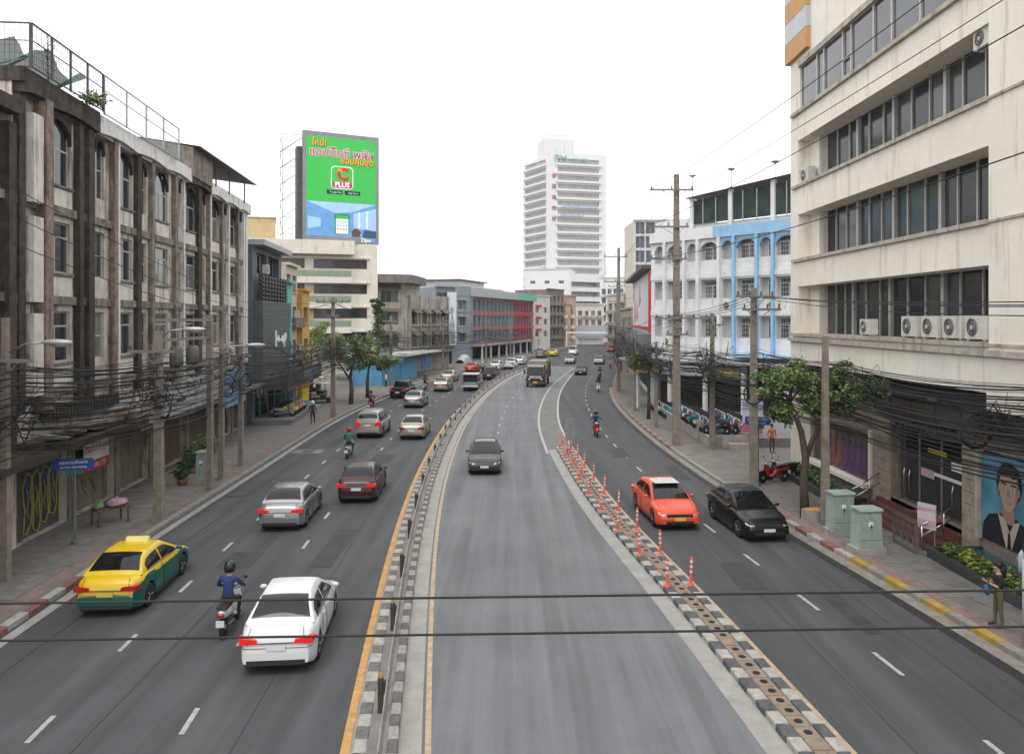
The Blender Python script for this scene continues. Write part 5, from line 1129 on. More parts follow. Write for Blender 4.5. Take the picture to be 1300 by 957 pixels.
rt = thing('roof_terrace', 'rooftop terrace frame with dark green netting on the arcaded row', 'roof terrace', A2_.matrix_basis @ Vector((4.0, .4, 15.4)), aA2)
for k in range(4): bx('terrace_post', ARW, rt, k * 4.0, k * 4.0 + .35, 0, .35, 0, 3.4 + .25 * k)
for k in range(3):
    b = MB(); b.quad((k * 4 + .36, .2, 1.0), (k * 4 + 3.98, .2, 1.0), (k * 4 + 3.98, .2, 3.3 + .25 * k), (k * 4 + .36, .2, 3.1 + .25 * k)); b.build('net_panel', mat('dark_green_net', (.028, .045, .042), .9, var=.6, scale=.9), rt, fixn=False)
    for s in (.33, .66): bx('net_frame', ALU, rt, k * 4 + 4 * s, k * 4 + 4 * s + .07, .1, .18, .9, 3.15 + .25 * k)
b = MB(); b.quad((-.3, -.3, 3.35), (12.8, -.3, 4.3), (12.8, 6, 4.5), (-.3, 6, 3.6)); b.quad((-.3, -.3, 3.3), (12.8, -.3, 4.25), (12.8, 6, 4.45), (-.3, 6, 3.55)); b.build('terrace_roof', mat('dark_sheet', ()), rt, fixn=False); bx('terrace_wall', ARW, rt, -.0, 12.6, .36, .5, 0, .95); bx('gap_wall', ARW, rt, -4, -.2, .2, 5, 0, 1.6)
for x in (0.2, 4.2, 8.3): b = MB(); b.bar((x, .2, 3.4), (x, .2, 5.2), .05); b.lathe([(.05, 5.2), (.35, 5.35), (.3, 5.4)], 8, c=(x, .2, 0)); b.build('roof_aerial', STEEL, rt)
dp = thing('rusty_drainpipe', 'rusty vertical drainpipe at the edge of the arcaded row', 'drainpipe', A2_.matrix_basis @ Vector((WA2 - .1, -.4, 0)), aA2); b = MB(); b.tube([(0, 0, .1), (0, 0, 15.5)], .11, 8); b.build('pipe', RUST, dp)
for z in (3, 6.5, 10, 13.5): bx('pipe_bracket', RUST, dp, -.16, .16, -.14, .35, z, z + .08)
# red and white panel building
RD = mat('signal_red', (.55, .03, .05), .6, var=.08)
Ra, Rb = (17.0, 108), (13.9, 76.5); aR3, W3 = frame_of(Ra, Rb)
R3, W3 = bld('red_white_showroom', 'two storey showroom clad in grey white panels with red edge and pink triangles', Ra, Rb, 13.0, 9, mat('panel_white', (.62, .63, .64), .6, var=.06), [(1, W3 - 1, .16, 4.2)], .5)
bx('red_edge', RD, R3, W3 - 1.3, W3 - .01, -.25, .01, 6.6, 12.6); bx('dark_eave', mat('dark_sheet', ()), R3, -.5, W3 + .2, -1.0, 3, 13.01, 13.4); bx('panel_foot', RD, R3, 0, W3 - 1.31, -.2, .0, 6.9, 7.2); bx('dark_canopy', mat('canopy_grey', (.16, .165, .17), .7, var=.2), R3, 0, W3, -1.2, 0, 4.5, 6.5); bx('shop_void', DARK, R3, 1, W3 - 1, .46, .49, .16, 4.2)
for x0, z0, s in ((3, 7.4, 3.5), (8, 7.6, 2.8), (13, 9.5, 2.5), (1, 10.6, 2)): q = MB(); q.prism([(x0, z0), (x0 + s * 1.4, z0 + s * .3), (x0 + s * .5, z0 + s)], -.05, 0, 'y'); q.build('pink_triangle', mat('panel_pink', (.6, .25, .28), .6), R3)
for k in range(1, 8): bx('panel_joint', mat('joint_grey', (.3, .3, .3), .8), R3, W3 * k / 8 - .02, W3 * k / 8 + .02, -.012, 0, 7.2, 12.9)
gl, W = flats('dark_glass_block', 'dark blue glass and cream apartment block behind the red showroom', (26.6, 168), (36.2, 168), 29.5, 14, mat('cream_grid', (.55, .5, .43), .8, var=.1), [(8 + k * 3.1, 10.6 + k * 3.1) for k in range(7)], 4, .88, gm=mat('blue_glass', (.06, .085, .12), .1, var=.4, scale=.3), rec=.3)
flats('red_roof_shops', 'distant white shop block with red signs along the right road edge', (24.8, 200), (29.0, 165), 14, 10, CRM2, [(4, 5.8), (7.2, 9), (10.2, 12)], 6, .7, bal=GREYO)
flats('far_right_flats', 'pale balconied flats far along the right side beside tower', (30, 262), (40, 258), 22, 12, TOWW, [(4 + k * 3.1, 5.9 + k * 3.1) for k in range(5)], 5, .7, bal=TMUL)
flats('grey_mid_block', 'grey shop block between showroom and far shops', (21.5, 160), (17.4, 112), 9.5, 10, GREYO, [(4, 5.6), (6.8, 8.3)], 9, .6, bal=GREYD)
# ================================================================ vehicles
def lerp_tab(tab, y):
    if y <= tab[0][0]: return tab[0][1]
    for (a, va), (b, vb) in zip(tab[:-1], tab[1:]):
        if y <= b: t = (y - a) / (b - a); t = t * t * (3 - 2 * t) * .5 + t * .5; return va + (vb - va) * t
    return tab[-1][1]
LAMPR = mat('tail_lamp_red', (.34, .012, .012), .2, var=0, coat=.6); LAMPRL = mat('tail_lamp_lit', (.62, .02, .018), .25, var=0, emit=.12); LAMPW = mat('head_lamp', (.36, .38, .39), .08, .4, var=0, coat=.8); RIM = mat('alloy_rim', (.48, .48, .49), .35, .35, var=.1); PLATE = mat('number_plate', (.6, .6, .58), .5, var=.1); PLATEY = mat('number_plate_yellow', (.6, .42, .05), .5, var=.1); SEAM = mat('door_seam', (.012, .012, .012), .8, var=0); TRIM = mat('black_trim', (.022, .022, .023), .55, var=.1)
WHEELM = {}
def wheel(parent, x, y, r, side, name='wheel'):
    if r not in WHEELM:
        b = MB(); b.lathe([(r * .62, -.1), (r * .93, -.105), (r, -.075), (r, .075), (r * .93, .105), (r * .62, .1)], 24, ax='x'); ty = b.mesh('tyre', RUBBER, True)
        b = MB(); b.lathe([(r * .63, -.06), (r * .63, .085), (r * .56, .095), (r * .52, .06), (r * .16, .055), (r * .13, .085), (0.001, .09)], 20, ax='x')
        for k in range(5):
            a = 2 * math.pi * k / 5; b.bar((.082, math.cos(a) * r * .1, math.sin(a) * r * .1), (.086, math.cos(a) * r * .58, math.sin(a) * r * .58), .05, .02)
        WHEELM[r] = (ty, b.mesh('rim', RIM, False))
    w_ = bpy.data.objects.new(name, None); COL.objects.link(w_); w_.parent = parent; w_.location = (x, y, r); w_.rotation_euler = (0, 0, 0 if side > 0 else math.pi); w_.empty_display_size = .1
    link('tyre', WHEELM[r][0], w_); link('rim', WHEELM[r][1], w_); return w_
SED = dict(L=4.4, W=1.72, H=1.46, top=[(-2.2, .60), (-2.14, .86), (-2.0, 1.0), (-1.4, 1.02), (.6, .96), (.95, .95), (1.75, .80), (2.08, .68), (2.2, .5)], gh=(-1.72, -1.0, .15, 1.12), wy=(-1.32, 1.32), r=.315, bot=.19)
HATCH = dict(L=4.0, W=1.7, H=1.5, top=[(-2.0, .62), (-1.95, .9), (-1.8, 1.0), (.5, .95), (.85, .94), (1.55, .82), (1.88, .7), (2.0, .5)], gh=(-1.93, -1.35, .1, 1.0), wy=(-1.22, 1.22), r=.3, bot=.19)
SUV = dict(L=4.6, W=1.82, H=1.8, top=[(-2.3, .7), (-2.26, 1.0), (-2.2, 1.1), (.6, 1.08), (.95, 1.08), (1.8, .98), (2.15, .82), (2.3, .6)], gh=(-2.24, -1.95, .2, 1.05), wy=(-1.35, 1.4), r=.36, bot=.26)
PICK = dict(L=5.1, W=1.8, H=1.75, top=[(-2.55, .75), (-2.52, 1.0), (-.7, 1.02), (1.0, 1.05), (1.3, 1.05), (2.1, .98), (2.42, .8), (2.55, .6)], gh=(-.75, -.45, .55, 1.3), wy=(-1.55, 1.55), r=.37, bot=.3)
VAN = dict(L=4.9, W=1.8, H=2.0, top=[(-2.45, .7), (-2.42, 1.0), (-2.35, 1.1), (1.3, 1.08), (1.6, 1.06), (2.2, .92), (2.4, .7), (2.45, .5)], gh=(-2.4, -2.25, 1.0, 1.85), wy=(-1.4, 1.5), r=.33, bot=.22)
def car(name, label, cat, x, y, rz, body, S=SED, lit=False, roofm=None, lower=None, plate=None, parts='full', group=None, grille=None):
    t = thing(name, label, cat, (x, y, .002), rz, group)
    L, W, H = S['L'], S['W'], S['H']; hl, hw0 = L / 2, W / 2; r = S['r']
    yr, yrt, yft, yf = S['gh']
    top = lambda v: lerp_tab(S['top'], v)
    def hw(v): u = abs(v) / hl; k = max(0, (u - .68) / .32); return hw0 * (1 - .16 * k ** 2.4)
    def zb(v):
        for c in S['wy']:
            d = abs(v - c)
            if d < r + .06: return max(S['bot'], r + math.sqrt((r + .06) ** 2 - d * d))
        return S['bot'] + (.1 * max(0, (abs(v) / hl - .85) / .15))
    N = 56; ys = sorted({-hl + L * k / N for k in range(N + 1)} | {c + s * (r + .058) for c in S['wy'] for s in (-1, 1)})
    tk = [(0, .955), (.06, .985), (.22, 1.0), (.45, 1.0), (.62, .99), (.8, .965), (.92, .925), (.985, .84), (1.0, .62), (1.015, .3)]
    mb = MB(); nT = len(tk) * 2
    rows = []
    for v in ys:
        a, tz, h = zb(v), top(v), hw(v); tz = max(tz, a + .02); row = []
        for q, f in tk: row.append((h * f, v, a + (tz - a) * min(q, 1) + max(0, q - 1) * .8))
        row += [(-p[0], p[1], p[2]) for p in reversed(row)]; rows.append(row)
    low = lower is not None
    for ra, rb_ in zip(rows[:-1], rows[1:]):
        for k in range(nT - 1):
            kk = k if k < len(tk) else nT - 2 - k
            mb.cur = 1 if (low and kk < 5) else 0
            mb.quad(ra[k], ra[k + 1], rb_[k + 1], rb_[k])
    mb.cur = 1 if low else 0
    for row in (rows[0], rows[-1]):
        for k in range(len(tk) - 1): mb.quad(row[k], row[k + 1], row[nT - 2 - k], row[nT - 1 - k])
    me = mb.mesh('body', [body] + ([lower] if low else []), True); me.set_sharp_from_angle(angle=R(38)); link('body', me, t)
    # greenhouse
    def zr(v):
        bl = top(v)
        if v < yrt: s = (v - yr) / (yrt - yr); z = top(yr) + (H - .03 - top(yr)) * math.sin(max(0, min(1, s)) * math.pi / 2) ** (1.0 if yrt - yr > .5 else .7)
        elif v > yft: s = (yf - v) / (yf - yft); z = top(yf) + (H - .02 - top(yf)) * (max(0, min(1, s)) ** .86)
        else: s = (v - yrt) / (yft - yrt); z = H - .03 + .03 * math.sin(math.pi * s) + .01 * s
        return max(z, bl)
    def sec(v, q):   # q: 0 belt .. 1 roof edge
        b0 = top(v) - .03; z1 = zr(v); hb = hw(v) * .925; f = (z1 - b0) / (H - b0 + 1e-6); hr = hb - (hb - hw0 * .68) * f
        return hb + (hr - hb) * q ** 1.25, b0 + (z1 - .05 * f - b0) * q
    gy = [yr + (yf - yr) * k / 36 for k in range(37)]; mb = MB(); rows = []
    for v in gy:
        row = [(*((lambda c: (c[0], v, c[1]))(sec(v, q))),) for q in (0, .3, .6, .85, .96)]; xe, ze = sec(v, 1); z1 = zr(v)
        row += [(xe * .93, v, z1 - .012), (xe * .6, v, z1 + .006), (0, v, z1 + .012)]
        row += [(-p[0], p[1], p[2]) for p in reversed(row[:-1])]; rows.append(row)
    for ra, rb_ in zip(rows[:-1], rows[1:]):
        for k in range(len(ra) - 1): mb.quad(ra[k], ra[k + 1], rb_[k + 1], rb_[k])
    me = mb.mesh('cabin', roofm or body, True); me.set_sharp_from_angle(angle=R(40)); cab = link('cabin', me, t)
    def glass_top(nm, va, vb, inset):
        g = MB(); n = 6
        for k in range(n):
            a, b = va + (vb - va) * k / n, va + (vb - va) * (k + 1) / n
            for s in range(6):
                def P(v, u):
                    xe, _ = sec(v, 1); e = .004; sl = (zr(v + .01) - zr(v - .01)) / .02; nrm = Vector((0, -sl, 1)).normalized(); z = zr(v) + .012 - .02 * u * u; p = Vector((u * xe * inset, v, z)) + nrm * .01; return p
                u0, u1 = -1 + s / 3, -1 + (s + 1) / 3; g.quad(P(a, u0), P(a, u1), P(b, u1), P(b, u0))
        return g.build(nm, CARGLASS, t, smooth=True)
    glass_top('windscreen', yft + .04, yf - .06, .93)
    glass_top('rear_window', yr + (.1 if yrt - yr > .5 else .06), yrt - .04, .9)
    bp = (yr + yf) / 2 - .05
    segs = [(yr + (.34 if yrt - yr > .5 else .2), bp - .05), (bp + .05, yf - .32)]
    if S in (SUV, VAN): segs = [(yr + .25, yr + .95), (yr + 1.05, bp + .1), (bp + .2, yf - .3)]
    if S is PICK: segs = [(yr + .18, bp - .05), (bp + .05, yf - .3)]
    for sd_ in (-1, 1):
        for a0, a1 in segs:
            g = MB(); n = 8
            for k in range(n):
                a, b = a0 + (a1 - a0) * k / n, a0 + (a1 - a0) * (k + 1) / n
                def Q(v, q):
                    xx, zz = sec(v, q); return (sd_ * (xx + .010), v, zz)
                def qt(v): return max(.16, min(.88, (zr(v) - top(v) - .09) / max(.05, zr(v) - top(v) + .0)))
                for s in range(3):
                    g.quad(Q(a, .14 + (qt(a) - .14) * s / 3), Q(b, .14 + (qt(b) - .14) * s / 3), Q(b, .14 + (qt(b) - .14) * (s + 1) / 3), Q(a, .14 + (qt(a) - .14) * (s + 1) / 3))
            g.build('side_window', CARGLASS, t, smooth=True)
        for c in S['wy']: wheel(t, sd_ * (hw0 - .115), c, r, sd_)
    b = MB(); b.box(-hw0 + .14, hw0 - .14, -hl + .25, hl - .25, S['bot'] - .07, .72 if S is not SUV else .8); b.build('underbody', DARK, t)  # near-black box hung low, added darkness for the contact shadow under the car
    if parts == 'full':
        for sd_ in (-1, 1):
            hx = hw(hl * .93)
            zt = top(-hl + .12) - .13; b = MB(); hh = .075 if S is not SUV else .15
            for dy0, dy1, sh in ((-.02, .05, 0), (.05, .16, .015), (.16, .28, .03)):
                xo = hw(-hl + .1 + dy1 * .6) - hx + .02
                b.prism([(sd_ * (xo - .40 + sh * 6), -hh * .75), (sd_ * xo, -hh * .9), (sd_ * (xo + .005), hh * .8), (sd_ * (xo - .10), hh), (sd_ * (xo - .36 + sh * 6), hh * .55)], dy0, dy1, 'y')
            b.build('tail_light', LAMPRL if lit else LAMPR, t, (sd_ * hx, -hl, zt))
            b = MB(); b.ball((0, 0, 0), (.23, .2, .06), 12, 8); o = b.build('head_light', LAMPW, t, (sd_ * (hx - .2), hl - .24, top(hl - .24) - .085), smooth=True); o.rotation_euler = (R(-16), sd_ * R(-6), sd_ * R(-22))
            mr = MB(); mr.ball((0, 0, 0), (.1, .06, .065), 10, 6); mr.build('side_mirror', body if lower is None else lower, t, (sd_ * (hw0 + .06), yf - .38, top(yf - .4) + .07), smooth=True)
            for v in ((yr + yf) / 2 - .05, yf - .2, yr + .75):
                s_ = MB(); s_.tube([(sd_ * (hw(v) * f + .004), v, zb(v) + (top(v) - zb(v)) * q) for q, f in tk[1:7]], .006, 4, False); s_.build('door_seam', SEAM, t)
            for v in (yr + .95, bp + .25): bx('door_handle', body if body is not WHITE else CHROME, t, sd_ * (hw0 * .985) - .02, sd_ * (hw0 * .985) + .02, v, v + .17, .84, .87)
        bx('rear_plate', plate or PLATE, t, -.21, .21, -hl - .022, -hl + .02, .58 if S is not SUV else .85, .70 if S is not SUV else .97); bx('front_plate', plate or PLATE, t, -.21, .21, hl - .03, hl + .015, .4, .51)
        zs_ = S['bot'] + .44; b = MB(); vs = [-hl + .48, -hl + .3, -hl + .15, -hl + .05]; side_ = [(hw(v) * .996 + .004, v, zs_) for v in vs]; b.tube(side_ + [(hw(-hl) * .97, -hl - .004, zs_)] + [(-hw(-hl) * .97, -hl - .004, zs_)] + [(-p[0], p[1], p[2]) for p in reversed(side_)], .006, 4, False); b.build('bumper_seam', SEAM, t)
        for q in (-1, 1):
            b = MB(); b.tube([(q * (.70 - .06 * u), yf - .05 + (hl - .42 - yf) * u, top(yf - .05 + (hl - .42 - yf) * u) + .006) for u in [i / 8 for i in range(9)]], .006, 4, False); b.build('bonnet_seam', SEAM, t)
            b = MB(); b.tube([(q * (hw(v) * .925 + .012), v, top(v) + .012) for v in [yr + .3 + (yf - yr - .6) * i / 8 for i in range(9)]], .011, 4, False); b.build('window_trim', TRIM, t)
            bx('sill', TRIM, t, q * hw0 * .975 - .02, q * hw0 * .975 + .02, S['wy'][0] + r + .12, S['wy'][1] - r - .12, S['bot'] - .02, S['bot'] + .07)
        zq = top(-hl + .2)
        for q in (-1, 1): b = MB(); b.tube([(q * .62, -hl + .02, zq - .32), (q * .6, -hl + .06, zq - .05), (q * .58, -hl + .2, zq + .012)], .006, 4, False); b.build('boot_seam', SEAM, t)
        bx('boot_trim', CHROME, t, -.42, .42, -hl - .012, -hl + .03, (.73 if S is not SUV else 1.0), (.755 if S is not SUV else 1.03))
        b = MB(); b.box(-hw0 * .62, hw0 * .62, hl - .06, hl - .004 + .01, S['bot'] + .1, S['bot'] + .2); b.build('front_intake', TRIM, t)
        b = MB(); b.box(-.5, .5, hl - .12, hl - .015, .52, .64); gq = b.build('grille', grille or TRIM, t)
        if grille:
            for k in range(5): bx('grille_bar', TRIM, gq, -.46, .46, hl - .02, hl - .005, .535 + k * .022, .542 + k * .022)
        b = MB(); b.box(-hw0 * .75, hw0 * .75, -hl - .012, -hl + .05, S['bot'] + .06, S['bot'] + .17); b.build('rear_valance', TRIM, t)
    if S is PICK:
        bx('cargo_bed', DARK, t, -hw0 + .12, hw0 - .12, -hl + .1, -.85, 1.0, 1.045); bx('tailgate_line', SEAM, t, -hw0 + .1, hw0 - .1, -hl - .004, -hl + .02, .74, .755)
    return t
def head_of(f, y, back=False):
    d = (f(y + 1) - f(y - 1)) / 2; return -math.atan(d) + (math.pi if back else 0)
WHP = paint('paint_white', (.58, .59, .59)); SILV = mat('paint_silver', (.24, .245, .25), .3, .5, var=.02, coat=.6, fine=0); DRED = paint('paint_dark_red', (.042, .003, .005)); BEI = mat('paint_beige', (.31, .27, .21), .3, .4, var=.02, coat=.6, fine=0); SUVC = mat('paint_pale_gold', (.33, .31, .27), .3, .4, var=.02, coat=.6, fine=0); BLK = paint('paint_black', (.006, .006, .0065)); YEL = paint('taxi_yellow', (.6, .4, .008)); GRN_ = paint('taxi_green', (.004, .09, .062)); ORG = paint('taxi_orange', (.6, .065, .022)); DGR = paint('paint_dark_grey', (.024, .026, .028)); GRNT = paint('truck_green', (.10, .17, .15)); REDP = paint('paint_red', (.4, .02, .02)); GREYP = mat('paint_grey', (.2, .205, .21), .3, .4, var=.02, coat=.6, fine=0)
car('taxi', 'yellow and green taxi sedan driving close to the left kerb', 'taxi', -11.05, 22.7, head_of(LK, 23) + .03, YEL, SED, roofm=YEL, lower=GRN_, plate=PLATEY)
car('white_sedan', 'white sedan driving away beside the orange edge line', 'car', -5.5, 19.4, head_of(LO, 19), WHP, SED, lit=True)
car('silver_sedan', 'silver sedan with glowing brake lights ahead of the yellow green taxi', 'car', -8.85, 31.0, head_of(LO, 31), SILV, SED, lit=True)
car('red_sedan', 'dark red sedan with lit tail lights driving away near the median', 'car', -6.85, 35.4, head_of(LO, 35), DRED, SED, lit=True)
car('suv', 'pale gold sport utility car with tall rear window and lit tail lights', 'car', -9.65, 53.6, head_of(LO, 53), SUVC, SUV, lit=True)
car('beige_sedan', 'beige sedan driving beside the pale gold utility car', 'car', -6.65, 52.9, head_of(LO, 53), BEI, SED)
car('silver_sedan', 'silver sedan following the black pickup along the left carriageway', 'car', -8.85, 71, head_of(LO, 71), SILV, SED)
car('black_pickup', 'black pickup truck with lit tail lights near the left kerb', 'pickup', -11.3, 79.6, head_of(LK, 80), BLK, PICK, lit=True)
car('gold_hatchback', 'champagne hatchback next to the small green truck', 'car', -7.7, 86.2, head_of(LO, 86), BEI, HATCH)
car('beige_saloon', 'old beige saloon ahead of the champagne hatchback', 'car', -8.0, 99, head_of(LO, 99), BEI, SED)
car('red_saloon', 'small red car ahead of the small green truck', 'car', -5.9, 117, head_of(LO, 117), REDP, SED)
car('dark_pickup', 'dark grey pickup truck queuing beside the guard rail', 'pickup', -2.75, 103, head_of(LO, 103), DGR, PICK)
car('white_hatchback', 'white hatchback with red lights queuing ahead of dark grey pickup', 'car', -2.3, 121.5, head_of(LO, 121), WHP, HATCH, lit=True)
car('white_pickup', 'white pickup truck hugging the far end of the guard rail', 'pickup', -.1, 124, head_of(LO, 124), WHP, PICK)
car('white_saloon', 'white saloon with red trim ahead of the white hatchback', 'car', 1.5, 136, head_of(LO, 136), WHP, SED, lit=True)
car('yellow_taxi', 'all yellow taxi far along the left carriageway', 'taxi', 9.0, 166, head_of(LO, 166), YEL, SED)
car('grey_van', 'grey van far ahead in the left carriageway', 'van', 6.2, 160, head_of(LO, 160), GREYP, VAN)
car('dark_grey_sedan', 'dark grey sedan coming towards the viewer in the pale middle carriageway', 'car', -1.45, 41.4, head_of(LO, 44, True), DGR, SED, grille=CHROME)
car('orange_taxi', 'bright orange taxi coming along the right carriageway beside orange posts', 'taxi', 6.15, 31.1, head_of(lambda y: RM(min(y, 46.5)), 31, True), ORG, SED, plate=PLATEY)
car('black_sedan', 'glossy black sedan driving close to the right kerb', 'car', 9.0, 29.6, head_of(RK, 30, True), BLK, SED, grille=None)
car('dark_sedan', 'black sedan with pale bonnet lights rounding the white line bend', 'car', 10.0, 111.3, head_of(WR, 111, True), BLK, SED)
car('silver_saloon', 'silver saloon approaching past the white line island end', 'car', 10.6, 139, head_of(RK, 139, True), SILV, SED)
car('grey_saloon', 'grey saloon approaching close to the right kerb in the distance', 'car', 15.6, 137, head_of(RK, 137, True), GREYP, SED)
car('white_van', 'white van approaching behind the silver saloon', 'van', 13.8, 172, head_of(RK, 170, True), WHP, VAN)
car('red_car', 'red hatchback approaching under the distant footbridge', 'car', 24.5, 190, head_of(RK, 190, True), REDP, HATCH)
# taxi roof signs
for px_, lab, xx, yy, mm, f in ((0, 'yellow taxi roof sign', -11.05, 22.9, mat('sign_yellow', (.7, .6, .2), .4), 0), (1, 'pale taxi roof sign', 6.15, 31.0, mat('sign_pale', (.6, .6, .56), .4), 0)):
    t_ = [o for o in bpy.data.objects if o.name == ('taxi' if px_ == 0 else 'orange_taxi')][0]
    if px_: b = MB(); b.box(-.5, .5, -.5, .45, 1.452, 1.475); b.build('roof_panel', mat('pale_roof_film', (.55, .53, .5), .4), t_)
    b = MB(); b.prism([(-.1, 1.46), (.1, 1.46), (.06, 1.58), (-.06, 1.58)], -.32, .32, 'x'); b.build('roof_sign', mm, t_)
# oncoming cargo truck
def truck(x, y, rz):
    t = thing('cargo_truck', 'old cargo truck with dark cab, red mudguards and tall grey load body', 'truck', (x, y, 0), rz)
    b = MB(); b.prism([(1.7, .55), (3.55, .55), (3.6, 1.3), (3.35, 1.45), (3.1, 2.35), (2.95, 2.5), (1.7, 2.5)], -1.0, 1.0, 'x'); b.build('cab', mat('cab_dark', (.02, .022, .021), .4, var=.1, coat=.4), t)
    b = MB(); b.quad((-.9, 3.365, 1.5), (.9, 3.365, 1.5), (.86, 3.135, 2.3), (-.86, 3.135, 2.3)); b.build('windscreen', CARGLASS, t, fixn=False)
    bx('brow_board', mat('brow_white', (.5, .5, .48), .5), t, -.95, .95, 3.0, 3.2, 2.38, 2.6); bx('cargo_body', mat('load_grey', (.23, .23, .225), .7, var=.2), t, -1.2, 1.2, -3.6, 1.6, .9, 2.7)
    for k in range(7): bx('body_stake', mat('stake_brown', (.15, .1, .07), .8), t, -1.26, -1.2, -3.5 + k * .82, -3.38 + k * .82, .9, 2.8); bx('body_stake', mat('stake_brown', ()), t, 1.2, 1.26, -3.5 + k * .82, -3.38 + k * .82, .9, 2.8)
    for k in range(4): bx('side_lamp', mat('amber', (.6, .3, .03), .4), t, .95, 1.02, 1.72, 1.8, 1.6 + k * .25, 1.7 + k * .25)
    bx('bonnet_panel', mat('panel_silver', (.4, .4, .39), .4, .4), t, -.72, .72, 3.56, 3.62, 1.05, 1.35); bx('bumper', mat('bumper_dark', (.05, .05, .05), .5), t, -1.1, 1.1, 3.5, 3.75, .42, .72); bx('number_plate', PLATEY, t, -.25, .25, 3.755, 3.775, .5, .68)
    for s in (-1, 1):
        bx('mudguard', mat('mud_red', (.22, .02, .025), .5), t, s * 1.22, s * .85, 2.3, 3.3, .75, 1.05); b = MB(); b.ball((s * .72, 3.6, .92), (.16, .06, .12)); b.build('head_light', LAMPW, t, smooth=True)
        b = MB(); b.bar((s * 1.0, 3.3, 1.7), (s * 1.3, 3.4, 1.8), .04); b.box(s * 1.3 - .1, s * 1.3 + .1, 3.38, 3.43, 1.55, 2.0); b.build('side_mirror', TRIM, t)
        for v in (2.75, -2.2): wheel(t, s * 1.0, v, .45, s)
    b = MB(); b.box(-.5, .5, -3.4, 3.4, .5, .9); b.build('chassis', DARK, t); bx('tarpaulin', mat('load_tan', (.24, .19, .15), .8, var=.25), t, -1.05, 1.05, -3.4, 1.4, 2.7, 2.95)
truck(3.2, 93.5, head_of(WL, 93, True))
def songthaew(x, y, rz):
    t = car('small_green_truck', 'small grey green passenger truck with white roof and open dark back', 'truck', x, y, rz, GRNT, PICK, parts='min')
    bx('canopy_roof', WHP, t, -.88, .88, -2.6, -.6, 1.85, 1.95); bx('dark_opening', DARK, t, -.78, .78, -2.4, -.8, 1.05, 1.84); bx('rear_step', TRIM, t, -.8, .8, -2.85, -2.55, .38, .46); bx('bumper', WHP, t, -.85, .85, -2.62, -2.56, .5, .68)
    for s in (-1, 1): bx('canopy_post', GRNT, t, s * .84 - .04, s * .84 + .04, -2.55, -2.45, 1.0, 1.85); bx('tail_light', LAMPR, t, s * .8 - .06, s * .8 + .06, -2.6, -2.54, .75, .95)
songthaew(-4.4, 87.6, head_of(LO, 87))
# ---------------------------------------------------------------- motorcycles and riders
def scooter_meshes(key, bodym, accent):
    ms = {}
    b = MB(); r = .28; b.lathe([(r * .7, -.035), (r * .95, -.045), (r, -.02), (r, .02), (r * .95, .045), (r * .7, .035)], 18, ax='x'); ms['tyre'] = b.mesh('tyre', RUBBER, True)
    b = MB(); b.lathe([(r * .71, -.03), (r * .71, .03)], 14, ax='x'); b.lathe([(.06, -.06), (.06, .06)], 10, ax='x'); ms['rim'] = b.mesh('rim', RIM)
    b = MB()
    st = [(-.88, .62, .03, .70), (-.8, .55, .09, .76), (-.5, .45, .14, .76), (-.2, .42, .13, .72), (-.02, .33, .10, .45), (.1, .3, .13, .36), (.32, .3, .13, .36)]
    ring = lambda s: [(s[2] * math.cos(a), s[0], (s[1] + s[3]) / 2 + (s[3] - s[1]) / 2 * math.sin(a)) for a in [2 * math.pi * k / 10 for k in range(10)]]
    for p, q in zip(st[:-1], st[1:]):
        A_r, B_r = ring(p), ring(q)
        for k in range(10): b.quad(A_r[k], A_r[(k + 1) % 10], B_r[(k + 1) % 10], B_r[k])
    ms['body'] = b.mesh('body_shell', bodym, True)
    b = MB(); b.prism([(-.18, .36), (.18, .36), (.2, .6), (.15, .88), (-.15, .88), (-.2, .6)], .36, .44, 'y'); ms['shield'] = b.mesh('leg_shield', bodym)
    b = MB(); b.prism([(.44, .28), (.84, .4), (.8, .58), (.6, .62), (.46, .52)], -.055, .055, 'x'); ms['fender'] = b.mesh('front_mudguard', accent)
    b = MB(); b.prism([(-.82, .76), (-.1, .72), (-.12, .78), (-.45, .83), (-.8, .84)], -.13, .13, 'x'); ms['seat'] = b.mesh('seat', BLACK)
    b = MB(); b.tube([(-.33, .26, 1.0), (-.15, .36, 1.03), (0, .38, .98), (.15, .36, 1.03), (.33, .26, 1.0)], .018, 6); b.tube([(0, .38, 1.0), (0, .58, .6), (0, .64, .28)], .025, 6); ms['bar'] = b.mesh('handlebar', BLACK)
    b = MB(); b.ball((0, .44, .92), (.13, .07, .09)); ms['lamp'] = b.mesh('head_light', LAMPW, True)
    b = MB(); b.ball((0, -.87, .66), (.1, .05, .055)); ms['tail'] = b.mesh('tail_light', LAMPR, True)
    b = MB(); b.box(-.1, .1, -.93, -.91, .38, .54); ms['plate'] = b.mesh('number_plate', PLATE)
    b = MB(); b.tube([(.1, -.6, .3), (.14, -.2, .3)], .05, 8); b.box(-.1, .1, -.45, -.05, .2, .42); ms['engine'] = b.mesh('engine', mat('engine_grey', (.12, .12, .12), .5, .5, var=.2))
    for s, n in ((-1, 'ml'), (1, 'mr')): b = MB(); b.tube([(s * .2, .34, 1.02), (s * .3, .34, 1.2)], .008, 5); b.ball((s * .31, .34, 1.22), (.055, .02, .04)); ms[n] = b.mesh('mirror', BLACK, True)
    return ms
SCO = {}
